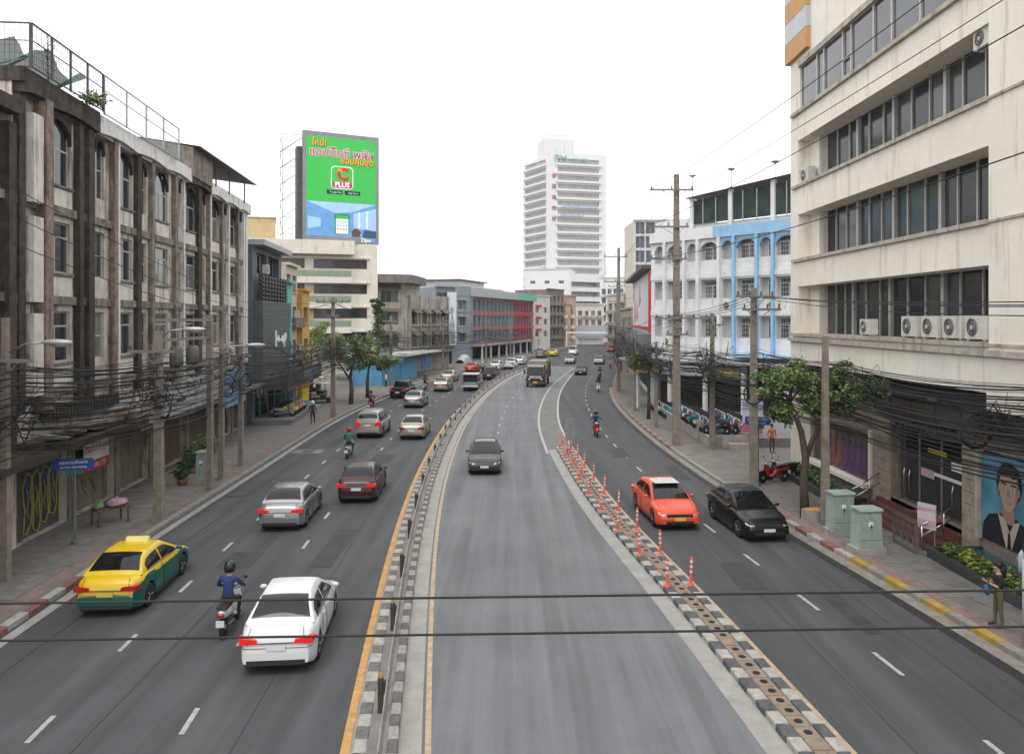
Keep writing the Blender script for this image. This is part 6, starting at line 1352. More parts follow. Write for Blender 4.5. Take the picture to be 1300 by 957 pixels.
def scooter(name, label, x, y, rz, bodym, accent=None, z=.0, group=None, lean=0., simple=False, kick=False):
    accent = accent or bodym; k = (bodym.name, accent.name)
    if k not in SCO: SCO[k] = scooter_meshes(k, bodym, accent)
    ms = SCO[k]; t = thing(name, label, 'motorcycle', (x, y, z), rz, group); t.rotation_euler = (0, lean, rz)
    for v in (-.62, .64):
        w_ = link('wheel', ms['tyre'], t, (0, v, .28)); link('rim', ms['rim'], w_)
    for nm, ky in (('body_shell', 'body'), ('leg_shield', 'shield'), ('front_mudguard', 'fender'), ('seat', 'seat'), ('handlebar', 'bar'), ('head_light', 'lamp'), ('tail_light', 'tail'), ('engine', 'engine')): link(nm, ms[ky], t)
    if not simple:
        for ky in ('ml', 'mr'): link('mirror', ms[ky], t)
        link('number_plate', ms['plate'], t)
    return t
MW = paint('moto_white', (.62, .62, .62)); MR = paint('moto_red', (.36, .015, .02)); MB_ = paint('moto_blue', (.02, .09, .3)); MK = paint('moto_black', (.015, .015, .017)); MT = paint('moto_teal', (.02, .28, .33)); MG = paint('moto_grey', (.22, .23, .24)); MY = paint('moto_yellow', (.6, .45, .01)); MO = paint('moto_orange', (.6, .16, .02)); MP = paint('moto_pink', (.6, .18, .25)); MGN = paint('moto_green', (.03, .25, .08))
def ride(mlabel, plabel, x, y, rz, bm, shirt, pants, hel, acc=None):
    scooter('motorcycle', mlabel, x, y, rz, bm, acc); person('rider', plabel, (x, y, 0), rz, shirt, pants, helmet=hel)
H_BLK = paint('helmet_black', (.015, .015, .016)); H_RED = paint('helmet_red', (.3, .02, .02)); H_GRN = paint('helmet_green', (.02, .12, .07)); H_WHT = paint('helmet_white', (.6, .6, .6))
ride('white and grey scooter with red tail light ridden by navy jacket', 'rider in navy blue jacket and dark helmet on white scooter', -7.3, 19.9, head_of(LO, 20), MW, cloth('navy', (.02, .035, .12)), cloth('dark', (.03, .03, .035)), H_BLK, MR)
ride('red and white scooter ridden by green jacket', 'delivery rider in green jacket and maroon helmet on red scooter', -9.45, 44.6, head_of(LO, 44), MW, cloth('green', (.03, .12, .075)), cloth('dark', ()), H_RED, MR)
ride('pale scooter riding along the left kerb before the utility car', 'rider in dark purple top hugging the left kerb', -12.4, 67.6, head_of(LK, 68), MP, cloth('purple', (.06, .035, .1)), cloth('dark', ()), H_BLK, MW)
ride('dark scooter beside the champagne hatchback', 'rider in black with black helmet beside the champagne hatchback', -9.8, 87, head_of(LO, 87), MW, cloth('black', (.018, .018, .02)), cloth('dark', ()), H_BLK, MK)
ride('dark motorcycle carrying a rider in bright green', 'rider in bright green vest beside the small red car', -4.4, 114, head_of(LO, 114), MK, cloth('bright_green', (.07, .32, .05)), cloth('dark', ()), H_WHT)
ride('scooter with lit headlight coming along the right carriageway', 'rider in dark blue shirt and purple helmet coming towards viewer', 5.75, 52.6, head_of(RK, 53, True), MR, cloth('deep_blue', (.03, .045, .16)), cloth('brown', (.1, .06, .04)), paint('helmet_purple', (.08, .03, .12)), MO)
ride('white fronted scooter approaching near the right kerb bend', 'rider in black on white fronted scooter', 9.5, 84.5, head_of(RK, 84, True), MW, cloth('black', ()), cloth('dark', ()), H_BLK)
ride('black scooter following the white fronted scooter', 'rider in black following behind white fronted scooter', 11.6, 101.5, head_of(RK, 101, True), MK, cloth('black', ()), cloth('dark', ()), H_BLK)
# ================================================================ trees and plants
def leafmat(n, c): return mat('leaf_' + n, c, .6, var=.45, scale=3, fine=.2, spec=.3)
LFA = [leafmat('mid', (.10, .155, .05)), leafmat('light', (.19, .25, .085)), leafmat('dark', (.025, .06, .018))]
LFD = [leafmat('dark', ()), leafmat('deep', (.03, .075, .025)), leafmat('mid', ())]
LFY = [leafmat('light', ()), leafmat('lime', (.2, .26, .05)), leafmat('mid', ())]
LFK = [leafmat('dry', (.12, .11, .045)), leafmat('mid', ()), leafmat('dark', ())]
BARK = mat('bark', (.075, .058, .045), .95, var=.4, scale=6, bump=.5, bscale=25)
def leaves(mb, c, r, n, size, rnd, flat=.8):
    for _ in range(n):
        d = Vector((rnd.gauss(0, 1), rnd.gauss(0, 1), rnd.gauss(0, 1) * flat)); d.normalize(); q = rnd.random() ** .45
        p = Vector(c) + Vector((d.x * r[0], d.y * r[1], d.z * r[2])) * q
        a = Vector((rnd.gauss(0, 1), rnd.gauss(0, 1), rnd.gauss(0, .6) - .3)).normalized(); b = a.cross(Vector((rnd.gauss(0, 1), rnd.gauss(0, 1), rnd.gauss(0, 1)))).normalized(); s = size * rnd.uniform(.6, 1.3)
        mb.cur = rnd.choice((0, 0, 1, 1, 2)); mb.quad(p, p + a * s * .5 + b * s * .22, p + a * s, p + a * s * .5 - b * s * .22)
def tree(name, label, base, trunks, clumps, lm, n=260, size=.22, seed=1, r0=.13, cat='tree'):
    """trunks: polylines with radii; clumps: (centre, radius)"""
    rnd = random.Random(seed); t = thing(name, label, cat, base)
    b = MB()
    for pts, rr_ in trunks: b.tube(pts, rr_, 8)
    tips = [Vector(p[0][-1]) for p in trunks]
    tr = b.build('trunk', BARK, t, smooth=True)
    c = MB()
    for cc, rr_ in clumps:
        rv = (rr_, rr_, rr_ * .72) if not isinstance(rr_, tuple) else rr_
        for k in range(7):
            d = Vector((rnd.gauss(0, .5), rnd.gauss(0, .5), rnd.gauss(0, .4))); leaves(c, Vector(cc) + Vector((d.x * rv[0], d.y * rv[1], d.z * rv[2])), tuple(v * .55 for v in rv), n // 7, size, rnd)
    c.build('crown', lm, t, fixn=False)
    lb = MB()
    for cc, rr_ in clumps:
        s = min(tips, key=lambda q: (q - Vector(cc)).length); m_ = (s + Vector(cc)) / 2 + Vector((rnd.uniform(-.15, .15), rnd.uniform(-.15, .15), .1)); lb.tube([s, m_, Vector(cc)], [.05, .035, .012], 6)
    lb.build('limbs', BARK, t, smooth=True)
    return t
tree('street_tree', 'leafy pavement tree with twin trunk and clumped crown before cream building', (11.6, 30.4, .14), [([(0, 0, 0), (-.05, 0, 1.2), (.02, 0, 2.4), (-.15, 0, 3.4), (-.55, .1, 4.6)], [.2, .17, .15, .12, .06]), ([(0, 0, 2.2), (.3, .1, 3.0), (.8, .1, 3.9), (1.0, .0, 4.6)], [.12, .1, .07, .05])],
     [((-.75, 0, 5.6), .72), ((-1.1, .1, 5.0), .7), ((-.3, -.1, 5.9), .6), ((-.95, 0, 4.35), .55), ((.1, .1, 5.2), .6), ((1.0, 0, 5.3), .7), ((1.55, .2, 5.1), .6), ((.8, -.3, 4.7), .65), ((1.9, .1, 5.5), .6), ((1.3, 0, 5.9), .5), ((-1.4, 0, 5.4), .5), ((2.0, -.3, 4.9), .45), ((1.75, -1.5, 5.2), .65), ((1.6, -2.1, 5.0), .5), ((1.2, -1.2, 4.7), .5), ((1.7, -2.5, 5.5), .35), ((.45, .2, 4.4), .5), ((-.6, .2, 3.9), .4)], LFA, 640, .17, 3)
tree('street_tree', 'dense green pavement tree beside the utility pole by the parked carts', (-14.9, 71, .14), [([(0, 0, 0), (.05, 0, 1.4), (-.05, 0, 2.6), (.2, 0, 3.8)], [.22, .18, .15, .1]), ([(-.02, 0, 2.2), (-.7, 0, 3.2), (-1.4, 0, 4.2)], [.1, .08, .05])],
     [((0, 0, 5.0), 1.2), ((-1.2, 0, 5.2), 1.1), ((1.1, 0, 4.6), 1.1), ((-2.2, 0, 4.7), .9), ((.6, 0, 3.8), .9), ((-.5, -.4, 4.2), 1.0), ((.3, .3, 5.9), .8), ((1.9, 0, 4.1), .8), ((-1.6, .4, 5.9), .7)], LFA, 620, .25, 5)
tree('street_tree', 'darker pavement tree standing just before the blue shed', (-14.5, 77, .14), [([(0, 0, 0), (0, 0, 1.6), (.15, 0, 3.2)], [.2, .16, .1])], [((0, 0, 4.3), 1.2), ((1.2, 0, 4.0), 1.1), ((-.9, 0, 4.6), 1.1), ((.4, 0, 5.3), .9), ((2.0, 0, 3.7), .7), ((1.4, .2, 3.2), .7)], LFA, 620, .25, 6)
tree('yard_tree', 'bright lime green tree rising in the yard behind the pole', (-22.5, 86, 0), [([(0, 0, 0), (.1, 0, 2), (0, 0, 4)], [.22, .18, .1])], [((0, 0, 6.0), 1.5), ((1.7, 0, 5.8), 1.3), ((-1.6, 0, 5.6), 1.3), ((3.0, 0, 5.6), 1.1), ((.7, 0, 6.8), 1.0)], LFY, 800, .28, 8)
tree('vine_column', 'tall dark climbing vine covering a pole beside the cream office block', (-16.8, 96, .14), [([(0, 0, 0), (0, 0, 5), (0, 0, 9.2)], [.16, .14, .1])], [((0, 0, 9.2), .9), ((.2, 0, 7.8), 1.1), ((-.2, 0, 6.4), 1.2), ((.1, 0, 5.0), 1.3), ((0, 0, 10.0), .6)], LFD, 800, .26, 9, cat='climbing plant')
tree('street_tree', 'sparse dry pavement tree tangled in cables before the showroom', (10.75, 60.5, .14), [([(0, 0, 0), (.05, 0, 1.6), (-.05, 0, 3.2), (.15, 0, 4.2)], [.16, .13, .11, .07])], [((0, 0, 4.6), .8), ((-.6, .2, 5.0), .7), ((.6, 0, 4.3), .7), ((.2, 0, 5.4), .6), ((-.9, 0, 4.3), .6)], LFK, 330, .24, 11)
tree('far_tree', 'low green tree by the distant footbridge pier', (13.0, 226, 0), [([(0, 0, 0), (0, 0, 3)], [.2, .12])], [((0, 0, 4), 1.9), ((2.2, 0, 3.6), 1.6), ((-1.8, 0, 3.5), 1.4)], LFD, 300, .5, 12)
def bush(name, label, loc, rr_, n, lm, size=.16, seed=1, cat='plant', pot=None, group=None):
    rnd = random.Random(seed); t = thing(name, label, cat, loc, group=group); z0 = 0
    if pot: b = MB(); b.lathe([(pot * .75, 0), (pot, pot * 1.2), (pot * .9, pot * 1.2), (pot * .85, pot * 1.05)], 12); b.build('pot', mat('pot_clay', (.2, .11, .07), .9, var=.25), t, smooth=True); z0 = pot * 1.1
    b = MB(); b.tube([(0, 0, z0), (.02, 0, z0 + rr_[2])], [.03, .015], 6); b.build('stem', BARK, t)
    c = MB()
    for k in range(6): leaves(c, (rnd.uniform(-.5, .5) * rr_[0], rnd.uniform(-.5, .5) * rr_[1], z0 + rr_[2] * rnd.uniform(.5, 1.3)), tuple(v * .7 for v in rr_), n // 6, size, rnd)
    c.build('foliage', lm, t, fixn=False); return t
for k, (x, y, s, lab) in enumerate([(-16.3, 39.0, .8, 'big dark potted shrub by the closed brown shutters'), (-16.0, 40.3, .6, 'round potted shrub next to the green cabinet'), (-15.6, 36.4, .5, 'small potted plant in front of tan planter box'), (-16.6, 41.8, .9, 'tall potted shrub against the last shutter'), (-16.0, 37.6, .55, 'spiky potted plant between planter and shrubs')]):
    bush('potted_shrub', lab, (x, y, .14), (s * .7, s * .7, s * .9), 420, LFD if k % 2 == 0 else LFA, .2, 30 + k, pot=.25)
pbx = thing('planter_box', 'tan concrete planter box on left pavement by the shuttered shops', 'planter', (-15.7, 36.9, .14), .03); bx('box', mat('tan_concrete', (.33, .26, .2), .9, var=.2), pbx, -.8, .7, -.5, .9, 0, .5); bx('soil', mat('soil', ()), pbx, -.7, .6, -.4, .8, .5, .515)
bush('roof_bush', 'straggly bush growing from the sooty roof parapet', tuple(A_.matrix_basis @ Vector((lx(31.0), -.5, 16.6))), (.7, .9, .35), 420, LFA, .16, 41)
tw = thing('bare_sapling', 'thin leafless sapling sticking up behind the rusty roof cage', 'sapling', tuple(A_.matrix_basis @ Vector((lx(31.5), 1.5, 16.4)))); b = MB(); rnd = random.Random(4)
for k in range(16): z = 1.4 + k * .11; a = rnd.uniform(0, 6.28); b.tube([(0, 0, z), (math.cos(a) * .35, math.sin(a) * .35, z + .35), (math.cos(a) * .5, math.sin(a) * .5, z + .65)], [.014, .009, .004], 4)
b.tube([(0, 0, 0), (.05, 0, 1.5), (0, 0, 3.2)], [.04, .03, .01], 6); b.build('stems', BARK, tw)
# hedge rows of the shop: separate plants
LYG = [leafmat('hedge_yellow', (.26, .27, .05)), leafmat('lime', ()), leafmat('dark', ())]
for k in range(11): bush('hedge_plant', 'clipped yellow green hedge plant in the bed before the pool', (14.12, 19.6 + k * .52, .32), (.3, .34, .3), 330, LYG if k % 3 else LFA, .16, 60 + k, group='hedge plants before the pool')
for k in range(10): bush('bed_plant', 'dark green bed plant below the display window', (14.1 + .25 * (k % 2), 32.9 + k * .6, .36), (.32, .34, .3), 200, LFD if k % 2 else LFA, .18, 80 + k, group='bed plants below the display window')
pm_ = thing('palm', 'spiky fan of palm fronds beside the fountain pool', 'palm', (14.2, 19.3, .3)); rnd = random.Random(5)
for k in range(34):
    a = rnd.uniform(0, 6.28); e = rnd.uniform(.25, 1.3); L_ = rnd.uniform(.9, 1.5); b = MB(); d = Vector((math.cos(a) * math.cos(e), math.sin(a) * math.cos(e), math.sin(e))); s = Vector((-math.sin(a), math.cos(a), 0)) * .05; p0 = Vector((0, 0, .35)); p1 = p0 + d * L_ * .55; p2 = p0 + d * L_ * .95 - Vector((0, 0, .3))
    b.quad(p0 - s * .5, p0 + s * .5, p1 + s, p1 - s); b.quad(p1 - s, p1 + s, p2); b.build('frond', random.choice(LFA[:2]), pm_, fixn=False)
b = MB(); b.lathe([(.1, 0), (.09, .4)], 8); b.build('stem', BARK, pm_)
# ================================================================ poles and wiring
def pole(label, x, y, h, w, arms=(), z=.14, name='utility_pole', m=None):
    t = thing(name, label, 'pole', (x, y, z)); b = MB(); b.prism([(-w / 2, -w / 2), (w / 2, -w / 2), (w / 2, w / 2), (-w / 2, w / 2)], 0, .01, 'z')
    v0 = [(-w / 2, -w / 2), (w / 2, -w / 2), (w / 2, w / 2), (-w / 2, w / 2)]; k = .68
    for i in range(4): a, c = v0[i], v0[(i + 1) % 4]; b.quad((*a, 0), (*c, 0), (c[0] * k, c[1] * k, h), (a[0] * k, a[1] * k, h))
    b.quad(*[(p[0] * k, p[1] * k, h) for p in v0]); b.build('shaft', m or POLE, t)
    for (az, xl, xr, ni) in arms:
        c = bx('cross_arm', mat('arm_grey', (.2, .19, .175), .8, var=.2), t, xl, xr, -w / 2 - .1, -w / 2 - .002, az - .05, az + .06)
        for i in range(ni):
            xx = xl + .1 + (xr - xl - .2) * i / max(1, ni - 1) - (xl + xr) / 2; q = MB(); q.lathe([(.02, 0), (.055, .03), (.03, .06), (.06, .09), (.03, .12), (.055, .15), (.02, .2)], 8, c=(xx, 0, .11)); q.build('insulator', mat('porcelain', (.12, .085, .07), .3, var=.1), c, smooth=True)
        s = MB(); s.bar((xl * .55, -w / 2 - .05, az - .05), (0, -w / 2 - .05, az - .55), .035); s.bar((xr * .55, -w / 2 - .05, az - .05), (0, -w / 2 - .05, az - .55), .035); s.build('arm_brace', STEEL, t)
    return t
RP = [('tall square concrete pole with three crossarms before the motorcycle shop', 10.3, 48.1, 16.9, .44, [(15.9, -1.7, 1.0, 3), (13.6, -1.8, .7, 3), (11.6, -1.7, .6, 3), (7.9, -1.4, 1.9, 5), (6.9, -.7, .7, 3)]),
      ('slim concrete pole at the corner of the low shop wall', 12.15, 46.6, 8.2, .3, [(7.5, -.2, .7, 2)]),
      ('concrete pole with double crossarm beside the blue street sign', 11.3, 35.9, 9.3, .34, [(8.9, -.9, .9, 4), (8.3, -.6, 1.2, 4)]),
      ('short concrete pole beside the dry pavement tree', 10.45, 55.7, 6.2, .26, []), ('thin brown pole near the showroom corner', 10.55, 66, 7.0, .26, []),
      ('tall far concrete pole at the bend of right kerb', 11.6, 83.5, 15.6, .42, [(14.6, -1.6, .9, 3), (11.9, -1.6, .8, 3), (6.4, -1.2, 1.2, 4)]), ('distant tall concrete pole past the bend', 15.4, 112, 13.5, .4, [(12.6, -1.4, 1.0, 3), (10.4, -1.4, .8, 3)]), ('distant pole beyond the bend near far shops', 20.6, 140, 12.5, .4, [(11.6, -1.4, 1.0, 3)]),
      ('grey concrete pole between street tree and green cabinets', 11.95, 29.3, 7.2, .27, [])]
for a in RP: pole(*a)
LP = [('concrete pole at the graffiti shutter with lamp arm', -15.3, 23.2, 7.9, .24, [(6.6, -.5, .9, 2)]), ('concrete pole carrying transformer frame before the corrugated signboard', -13.75, 29.9, 7.4, .34, [(6.6, -1.1, .7, 3)]), ('thin concrete pole beside the green cabinet on left pavement', -14.3, 37.8, 6.9, .26, [(6.2, -.5, .6, 2)]), ('dark thin concrete pole past the potted shrubs', -14.55, 41.2, 6.6, .26, [(5.9, -.5, .6, 2)]), ('tall concrete pole with insulator crossarm beside the dense tree', -14.3, 61.4, 9.6, .36, [(9.2, -1.3, 1.4, 6), (8.1, -.5, .5, 2)]), ('pole standing before the blue shed', -14.2, 90, 8.2, .34, [(7.6, -1.0, 1.0, 4)]), ('pole beside the covered car', -10.6, 118, 8.2, .34, [(7.6, -1.0, 1.0, 4)]), ('pole before the slate market block', -4.6, 136, 8.4, .36, [(7.8, -1.0, 1.0, 4)]), ('second pole before the slate market block arcade', -.3, 152, 8.4, .36, [(7.8, -1, 1, 4)]), ('pole in front of red balcony bays', 4.4, 172, 8.4, .36, [(7.8, -1, 1, 4)])]
for a in LP: pole(*a)
def sag(a, b, s, n=9):
    a, b = Vector(a), Vector(b); return [a.lerp(b, k / n) - Vector((0, 0, s * 4 * (k / n) * (1 - k / n))) for k in range(n + 1)]
def cable(name, label, nodes, r, sg, rnd, group=None, n=9, sides=4):
    b = MB(); pts = []
    for p, q in zip(nodes[:-1], nodes[1:]):
        d = (Vector(q) - Vector(p)).length; s = sag(p, q, sg * rnd.uniform(.5, 1.5) * (d / 12) ** 1.2, n if d > 6 else 4); pts += s if not pts else s[1:]
    b.tube(pts, r, sides, False); return b.build(name, CABLE, label=label, cat='cable', group=group, fixn=False)
rnd = random.Random(21)
Lnodes = [(-15.6, 4), (-14.9, 15), (-15.1, 23.2), (-13.75, 29.9), (-14.3, 37.8), (-14.55, 41.2), (-14.3, 61.4), (-14.3, 75), (-14.2, 90), (-10.6, 118), (-4.6, 136), (4.4, 172)]
Rnodes = [(13.4, 3), (13.1, 17), (12.75, 29.3), (11.9, 35.9), (11.6, 46.6), (10.45, 55.7), (10.55, 66), (11.6, 83.5), (15.4, 112), (20.6, 140), (28, 170)]
def bundle(nodes, N, zlo, zhi, side, lab, grp, wide=.45, sg=.28):
    for k in range(N):
        z = zlo + (zhi - zlo) * (k / N) ** .9; off = rnd.uniform(-wide, wide); a = 0; e = len(nodes)
        if k % 4 == 1: a = rnd.randint(0, 3); e = rnd.randint(a + 4, len(nodes))
        nd = [(x + off + rnd.uniform(-.12, .12), y, z + rnd.uniform(-.18, .18) - .15 * math.sin(y * .7)) for x, y in nodes[a:e]]
        cable('overhead_cable', lab, nd, rnd.choice([.009, .012, .015, .019, .024]), sg, rnd, grp, 6, 4)
bundle(Lnodes, 46, 3.7, 6.6, -1, 'black communication cable sagging in the thick bundle over the left pavement', 'cable bundle over left pavement')
bundle(Rnodes, 52, 3.9, 6.5, 1, 'black communication cable sagging in the thick bundle over the right pavement', 'cable bundle over right pavement', .55)
# tangles and service drops that nobody could count
def tangle(name, label, spots, seed):
    r2 = random.Random(seed); b = MB()
    for (x, y, z, n, s) in spots:
        for k in range(n):
            p = [Vector((x + r2.gauss(0, s * .5), y + r2.gauss(0, s * 1.1), z + r2.gauss(0, s * .55))) for _ in range(5)]; pts = []
            for i in range(4):
                for t in range(4): u = t / 4; pts.append(p[i].lerp(p[i + 1], u) + Vector((0, 0, -.1 * math.sin(math.pi * u))))
            b.tube(pts, r2.choice([.008, .012, .016]), 4, False)
    o = b.build(name, CABLE, fixn=False, label=label, cat='cable tangle'); o['kind'] = 'stuff'
tangle('cable_tangle', 'black tangle of loose cables round the left poles', [(-15.1, 23.4, 5.0, 6, .9), (-13.9, 29.9, 5.2, 14, .8), (-14.3, 33.5, 5.0, 5, 1.2), (-14.4, 39.5, 5.1, 12, 1.0), (-14.3, 61, 5.4, 16, 1.0), (-14.3, 52, 5.0, 16, 1.8), (-14.2, 88, 5.2, 14, 1.8)], 3)
tangle('cable_tangle', 'black tangle of loose cables round the right poles', [(13.0, 20.6, 5.3, 22, .5), (12.7, 27.3, 5.3, 5, .9), (11.9, 36.2, 5.2, 22, .9), (11.8, 46, 5.2, 24, 1.2), (10.5, 52, 5.0, 14, 1.4), (10.5, 62, 5.0, 18, 1.6), (11.4, 80, 5.2, 18, 2.0), (14, 104, 5.3, 20, 2.5)], 4)
for k in range(26):   # drops from the right bundle fanning across to the buildings
    y0 = rnd.uniform(30, 56); p = (11.3 + rnd.uniform(-.3, .3), 35.9 if k % 2 else 46.6, rnd.uniform(4.8, 6.2)); q = (rnd.uniform(14.3, 19), rnd.uniform(48, 60), rnd.uniform(3.8, 5.2)) if k % 3 else (14.1, rnd.uniform(20, 38), rnd.uniform(4.6, 5.7))
    cable('service_cable', 'thin service cable fanning from right pole towards the shops', [p, q], .01, .25, rnd, 'service cables on right side', 8)
for k in range(18):
    p = (-14 + rnd.uniform(-.5, .3), rnd.choice([23.2, 29.9, 37.8, 41.2, 61.4]), rnd.uniform(4.6, 6.0)); yy = p[1] + rnd.uniform(-5, 6); cable('service_cable', 'thin service cable dropping from left pole to the shophouses', [p, (Xf(yy) + .5, yy, rnd.uniform(3.6, 5.4))], .01, .2, rnd, 'service cables on left side', 8)
for i, (dx, z) in enumerate(((-1.6, 16.1), (.9, 16.1), (-1.7, 13.8), (-1.6, 11.8))):
    cable('power_line', 'high power line strung from the tall right pole %s' % ['left crossarm end', 'right crossarm end', 'middle crossarm', 'third crossarm'][i], [(11.9 + dx * .9, -4, z + .3), (10.3 + dx, 48.1, z), (11.6 + dx, 83.5, z - 1.0), (15.4 + dx, 112, z - 2.6), (20.6 + dx, 140, z - 3.2)], .016, .1, rnd, None, 14)
for i in range(3): cable('power_line', 'bare wire %s descending past the old shophouse facade' % ['above', 'between', 'below'][i], [(-14.0, 4, 13.6 - i * .9), (-14.2, 21, 11.9 - i * .8), (-14.3, 41, 8.9 - i * .4), (-14.3, 61.4, 9.35), (-14.2, 90, 7.9)], .014, .12, rnd, None, 10)
for i in range(4): cable('power_line', 'low voltage line %s along right pole insulators' % ['outer', 'second', 'third', 'inner'][i], [(12.4 + i * .3, 4, 8.4), (11.0 + i * .35, 35.9, 9.05), (9.3 + i * .8, 48.1, 8.2), (10.6 + i * .5, 83.5, 6.7)], .014, .15, rnd, None, 10)
# splice closures and spare coils hanging in the bundles
def coil(label, x, y, z, r, rz, seed):
    r4 = random.Random(seed); b = MB(); pts = []
    for i in range(7 * 14): a = 2 * math.pi * i / 14; rr4 = r * r4.uniform(.93, 1.07); pts.append((.05 * math.sin(i * .23), rr4 * math.cos(a), rr4 * math.sin(a) * 1.1))
    b.tube(pts, .014, 4, False); o = b.build('cable_coil', CABLE, loc=(x, y, z), rz=rz, label=label, cat='cable coil', fixn=False)
for i, (x, y, z, r_, lab) in enumerate([(-13.5, 29.8, 4.6, .38, 'loose round coil of spare cable on the transformer pole'), (-14.1, 38.0, 4.5, .3, 'small coil of spare cable on the pole by the green cabinet'), (-14.3, 41.4, 4.7, .34, 'coil of spare cable past the potted shrubs'), (-14.1, 61.2, 4.8, .45, 'coil of cable on the insulator crossarm pole'), (11.2, 35.7, 4.5, .42, 'coil of spare cable above the blue street sign'), (12.8, 21.2, 4.9, .42, 'coil of spare cable over the portrait poster'), (11.9, 46.4, 4.6, .4, 'coil of spare cable at the yard wall corner'), (10.4, 55.5, 4.5, .4, 'coil of spare cable by the dry tree')]): coil(lab, x, y, z, r_, R(90 if i % 2 else 60), i)
spl = MB(); spl.lathe([(.02, -.36), (.06, -.32), (.085, -.2), (.085, .2), (.06, .32), (.02, .36)], 10, ax='y'); splm = spl.mesh('splice_case', mat('splice_black', (.02, .02, .022), .5, var=.1), True)
for i, (x, y, z) in enumerate([(-14.6, 25.5, 5.2), (-14.0, 32.5, 4.6), (-14.4, 39.3, 5.4), (-14.3, 46, 4.7), (12.9, 23.5, 5.5), (12.6, 31.5, 5.0), (11.8, 39, 5.3), (11.6, 43.5, 4.6), (10.6, 59, 5.2)]): link('splice_closure', splm, None, (x, y, z), label='black splice closure hanging in the cable bundle over the %s pavement' % ('left' if x < 0 else 'right'), cat='splice closure', group='splice closures %s' % ('left' if x < 0 else 'right'))
# two thick wires strung across the street close to the bridge
for i, (zl, zr_) in enumerate(((5.78, 5.885), (5.49, 5.60))):
    b = MB(); b.tube([(-16 + 32 * k / 12, 6.0, zl + (zr_ - zl) * ((-16 + 32 * k / 12) + 4) / 8 * 1.0) for k in range(13)], .0095, 6, False); b.build('crossing_wire', CABLE, label='%s of two thick black wires strung across the whole street' % ('upper', 'lower')[i], cat='wire', fixn=False)
for s in (-1, 1): pole('anchor pole for crossing wires outside %s kerb' % ('left' if s < 0 else 'right'), s * 16, 6.0, 9, .3)
# transformer frame on the left pole
tf = thing('transformer_platform', 'pole mounted transformer frame with fuses above the left pavement', 'transformer', (-13.75, 30.3, 5.9)); 
for z in (0, 1.2, 2.0): bx('frame_beam', mat('arm_grey', ()), tf, -.25, -.13, -.3, 5.4, z, z + .12)
for v in (1.6, 3.2): b = MB(); b.lathe([(.24, .14), (.27, .2), (.27, .85), (.2, .95)], 12, c=(-.19, v, 0)); b.build('transformer_can', mat('can_grey', (.12, .115, .1), .6, .2, var=.3), tf, smooth=True)
for v in (.4, 1.2, 2.2, 2.9, 3.9, 4.6): b = MB(); b.lathe([(.03, 1.32), (.06, 1.4), (.03, 1.46), (.06, 1.54), (.03, 1.62), (.05, 1.7), (.02, 1.8)], 8, c=(-.19, v, 0)); b.build('fuse_insulator', mat('porcelain', ()), tf, smooth=True)
bx('frame_post', POLE, tf, -.3, -.06, 5.0, 5.24, -5.75, 2.3)
# street lamps
def lamp(label, x, y, z, reach, ry=0., rz=0.):
    t = thing('street_lamp', label, 'street lamp', (x, y, z), rz); b = MB(); b.tube([(0, 0, 0), (reach * .45, 0, .25), (reach, 0, .3)], [.035, .03, .03], 8); b.build('arm', STEEL, t, smooth=True)
    b = MB(); b.ball((reach + .42, 0, .3), (.48, .17, .1), 14, 8); h = b.build('lamp_head', mat('lamp_case', (.42, .42, .4), .4, .2, var=.1), t, smooth=True); b = MB(); b.ball((reach + .5, 0, .24), (.3, .13, .1), 12, 6); b.build('lens', mat('lamp_lens', (.3, .3, .28), .2), h, smooth=True)
lamp('street lamp with grey head reaching from the graffiti shutter pole', -15.1, 23.1, 7.0, 1.0); lamp('street lamp on long upward arm from the thin left pole', -14.3, 37.8, 6.4, 1.2, rz=.5); lamp('small street lamp arm on the transformer pole', -13.75, 30.0, 7.3, .9)
# ================================================================ pavement things
CAB = mat('cabinet_green', (.28, .34, .305), .7, var=.15, scale=3, streak=.25, scol=(.18, .2, .17))
def cabinet(label, x, y, w, d, h, rz):
    t = thing('utility_cabinet', label, 'cabinet', (x, y, .14), rz); bx('plinth', CONC, t, -w / 2 - .08, w / 2 + .08, -d / 2 - .08, d / 2 + .08, 0, .22)
    b = MB(); b.prism([(-w / 2, .22), (w / 2, .22), (w / 2 - .05, h), (-w / 2 + .05, h)], -d / 2, d / 2, 'y'); b.build('case', CAB, t); b = MB(); b.prism([(-d / 2 - .05, h), (d / 2 + .05, h), (d / 2 + .02, h + .07), (-d / 2 - .02, h + .07)], -w / 2, w / 2, 'x'); b.build('lid', CAB, t)
    for s in (-1, 1): bx('door', CAB, t, s * w * .235 - w * .2, s * w * .235 + w * .2, -d / 2 - .02, -d / 2 - .003, .5, h - .12)
    bx('base_panel', CAB, t, -w / 2 + .03, w / 2 - .03, -d / 2 - .015, -d / 2 - .002, .24, .46); bx('sticker', WHITE, t, -.1, .06, -d / 2 - .03, -d / 2 - .021, h - .5, h - .35); bx('handle', BLACK, t, -.02, .02, -d / 2 - .04, -d / 2 - .021, .9, 1.02)
cabinet('pale green utility cabinet nearest the yellow kerb with stickers', 11.95, 25.9, .85, .55, 1.45, .12); cabinet('pale green utility cabinet beside the grey pole', 12.0, 28.1, .85, .55, 1.5, .12); cabinet('slim green utility cabinet on left pavement by planter', -14.75, 36.7, .55, .5, 1.5, 0)
cb = thing('concrete_bin', 'low concrete box with orange brown lid at the street tree', 'box', (11.75, 29.95, .14), .1); bx('box', CONC, cb, -.35, .35, -.3, .3, 0, .42); bx('lid', mat('lid_tan', (.46, .25, .09), .7, var=.2), cb, -.3, .3, -.26, .22, .425, .47)
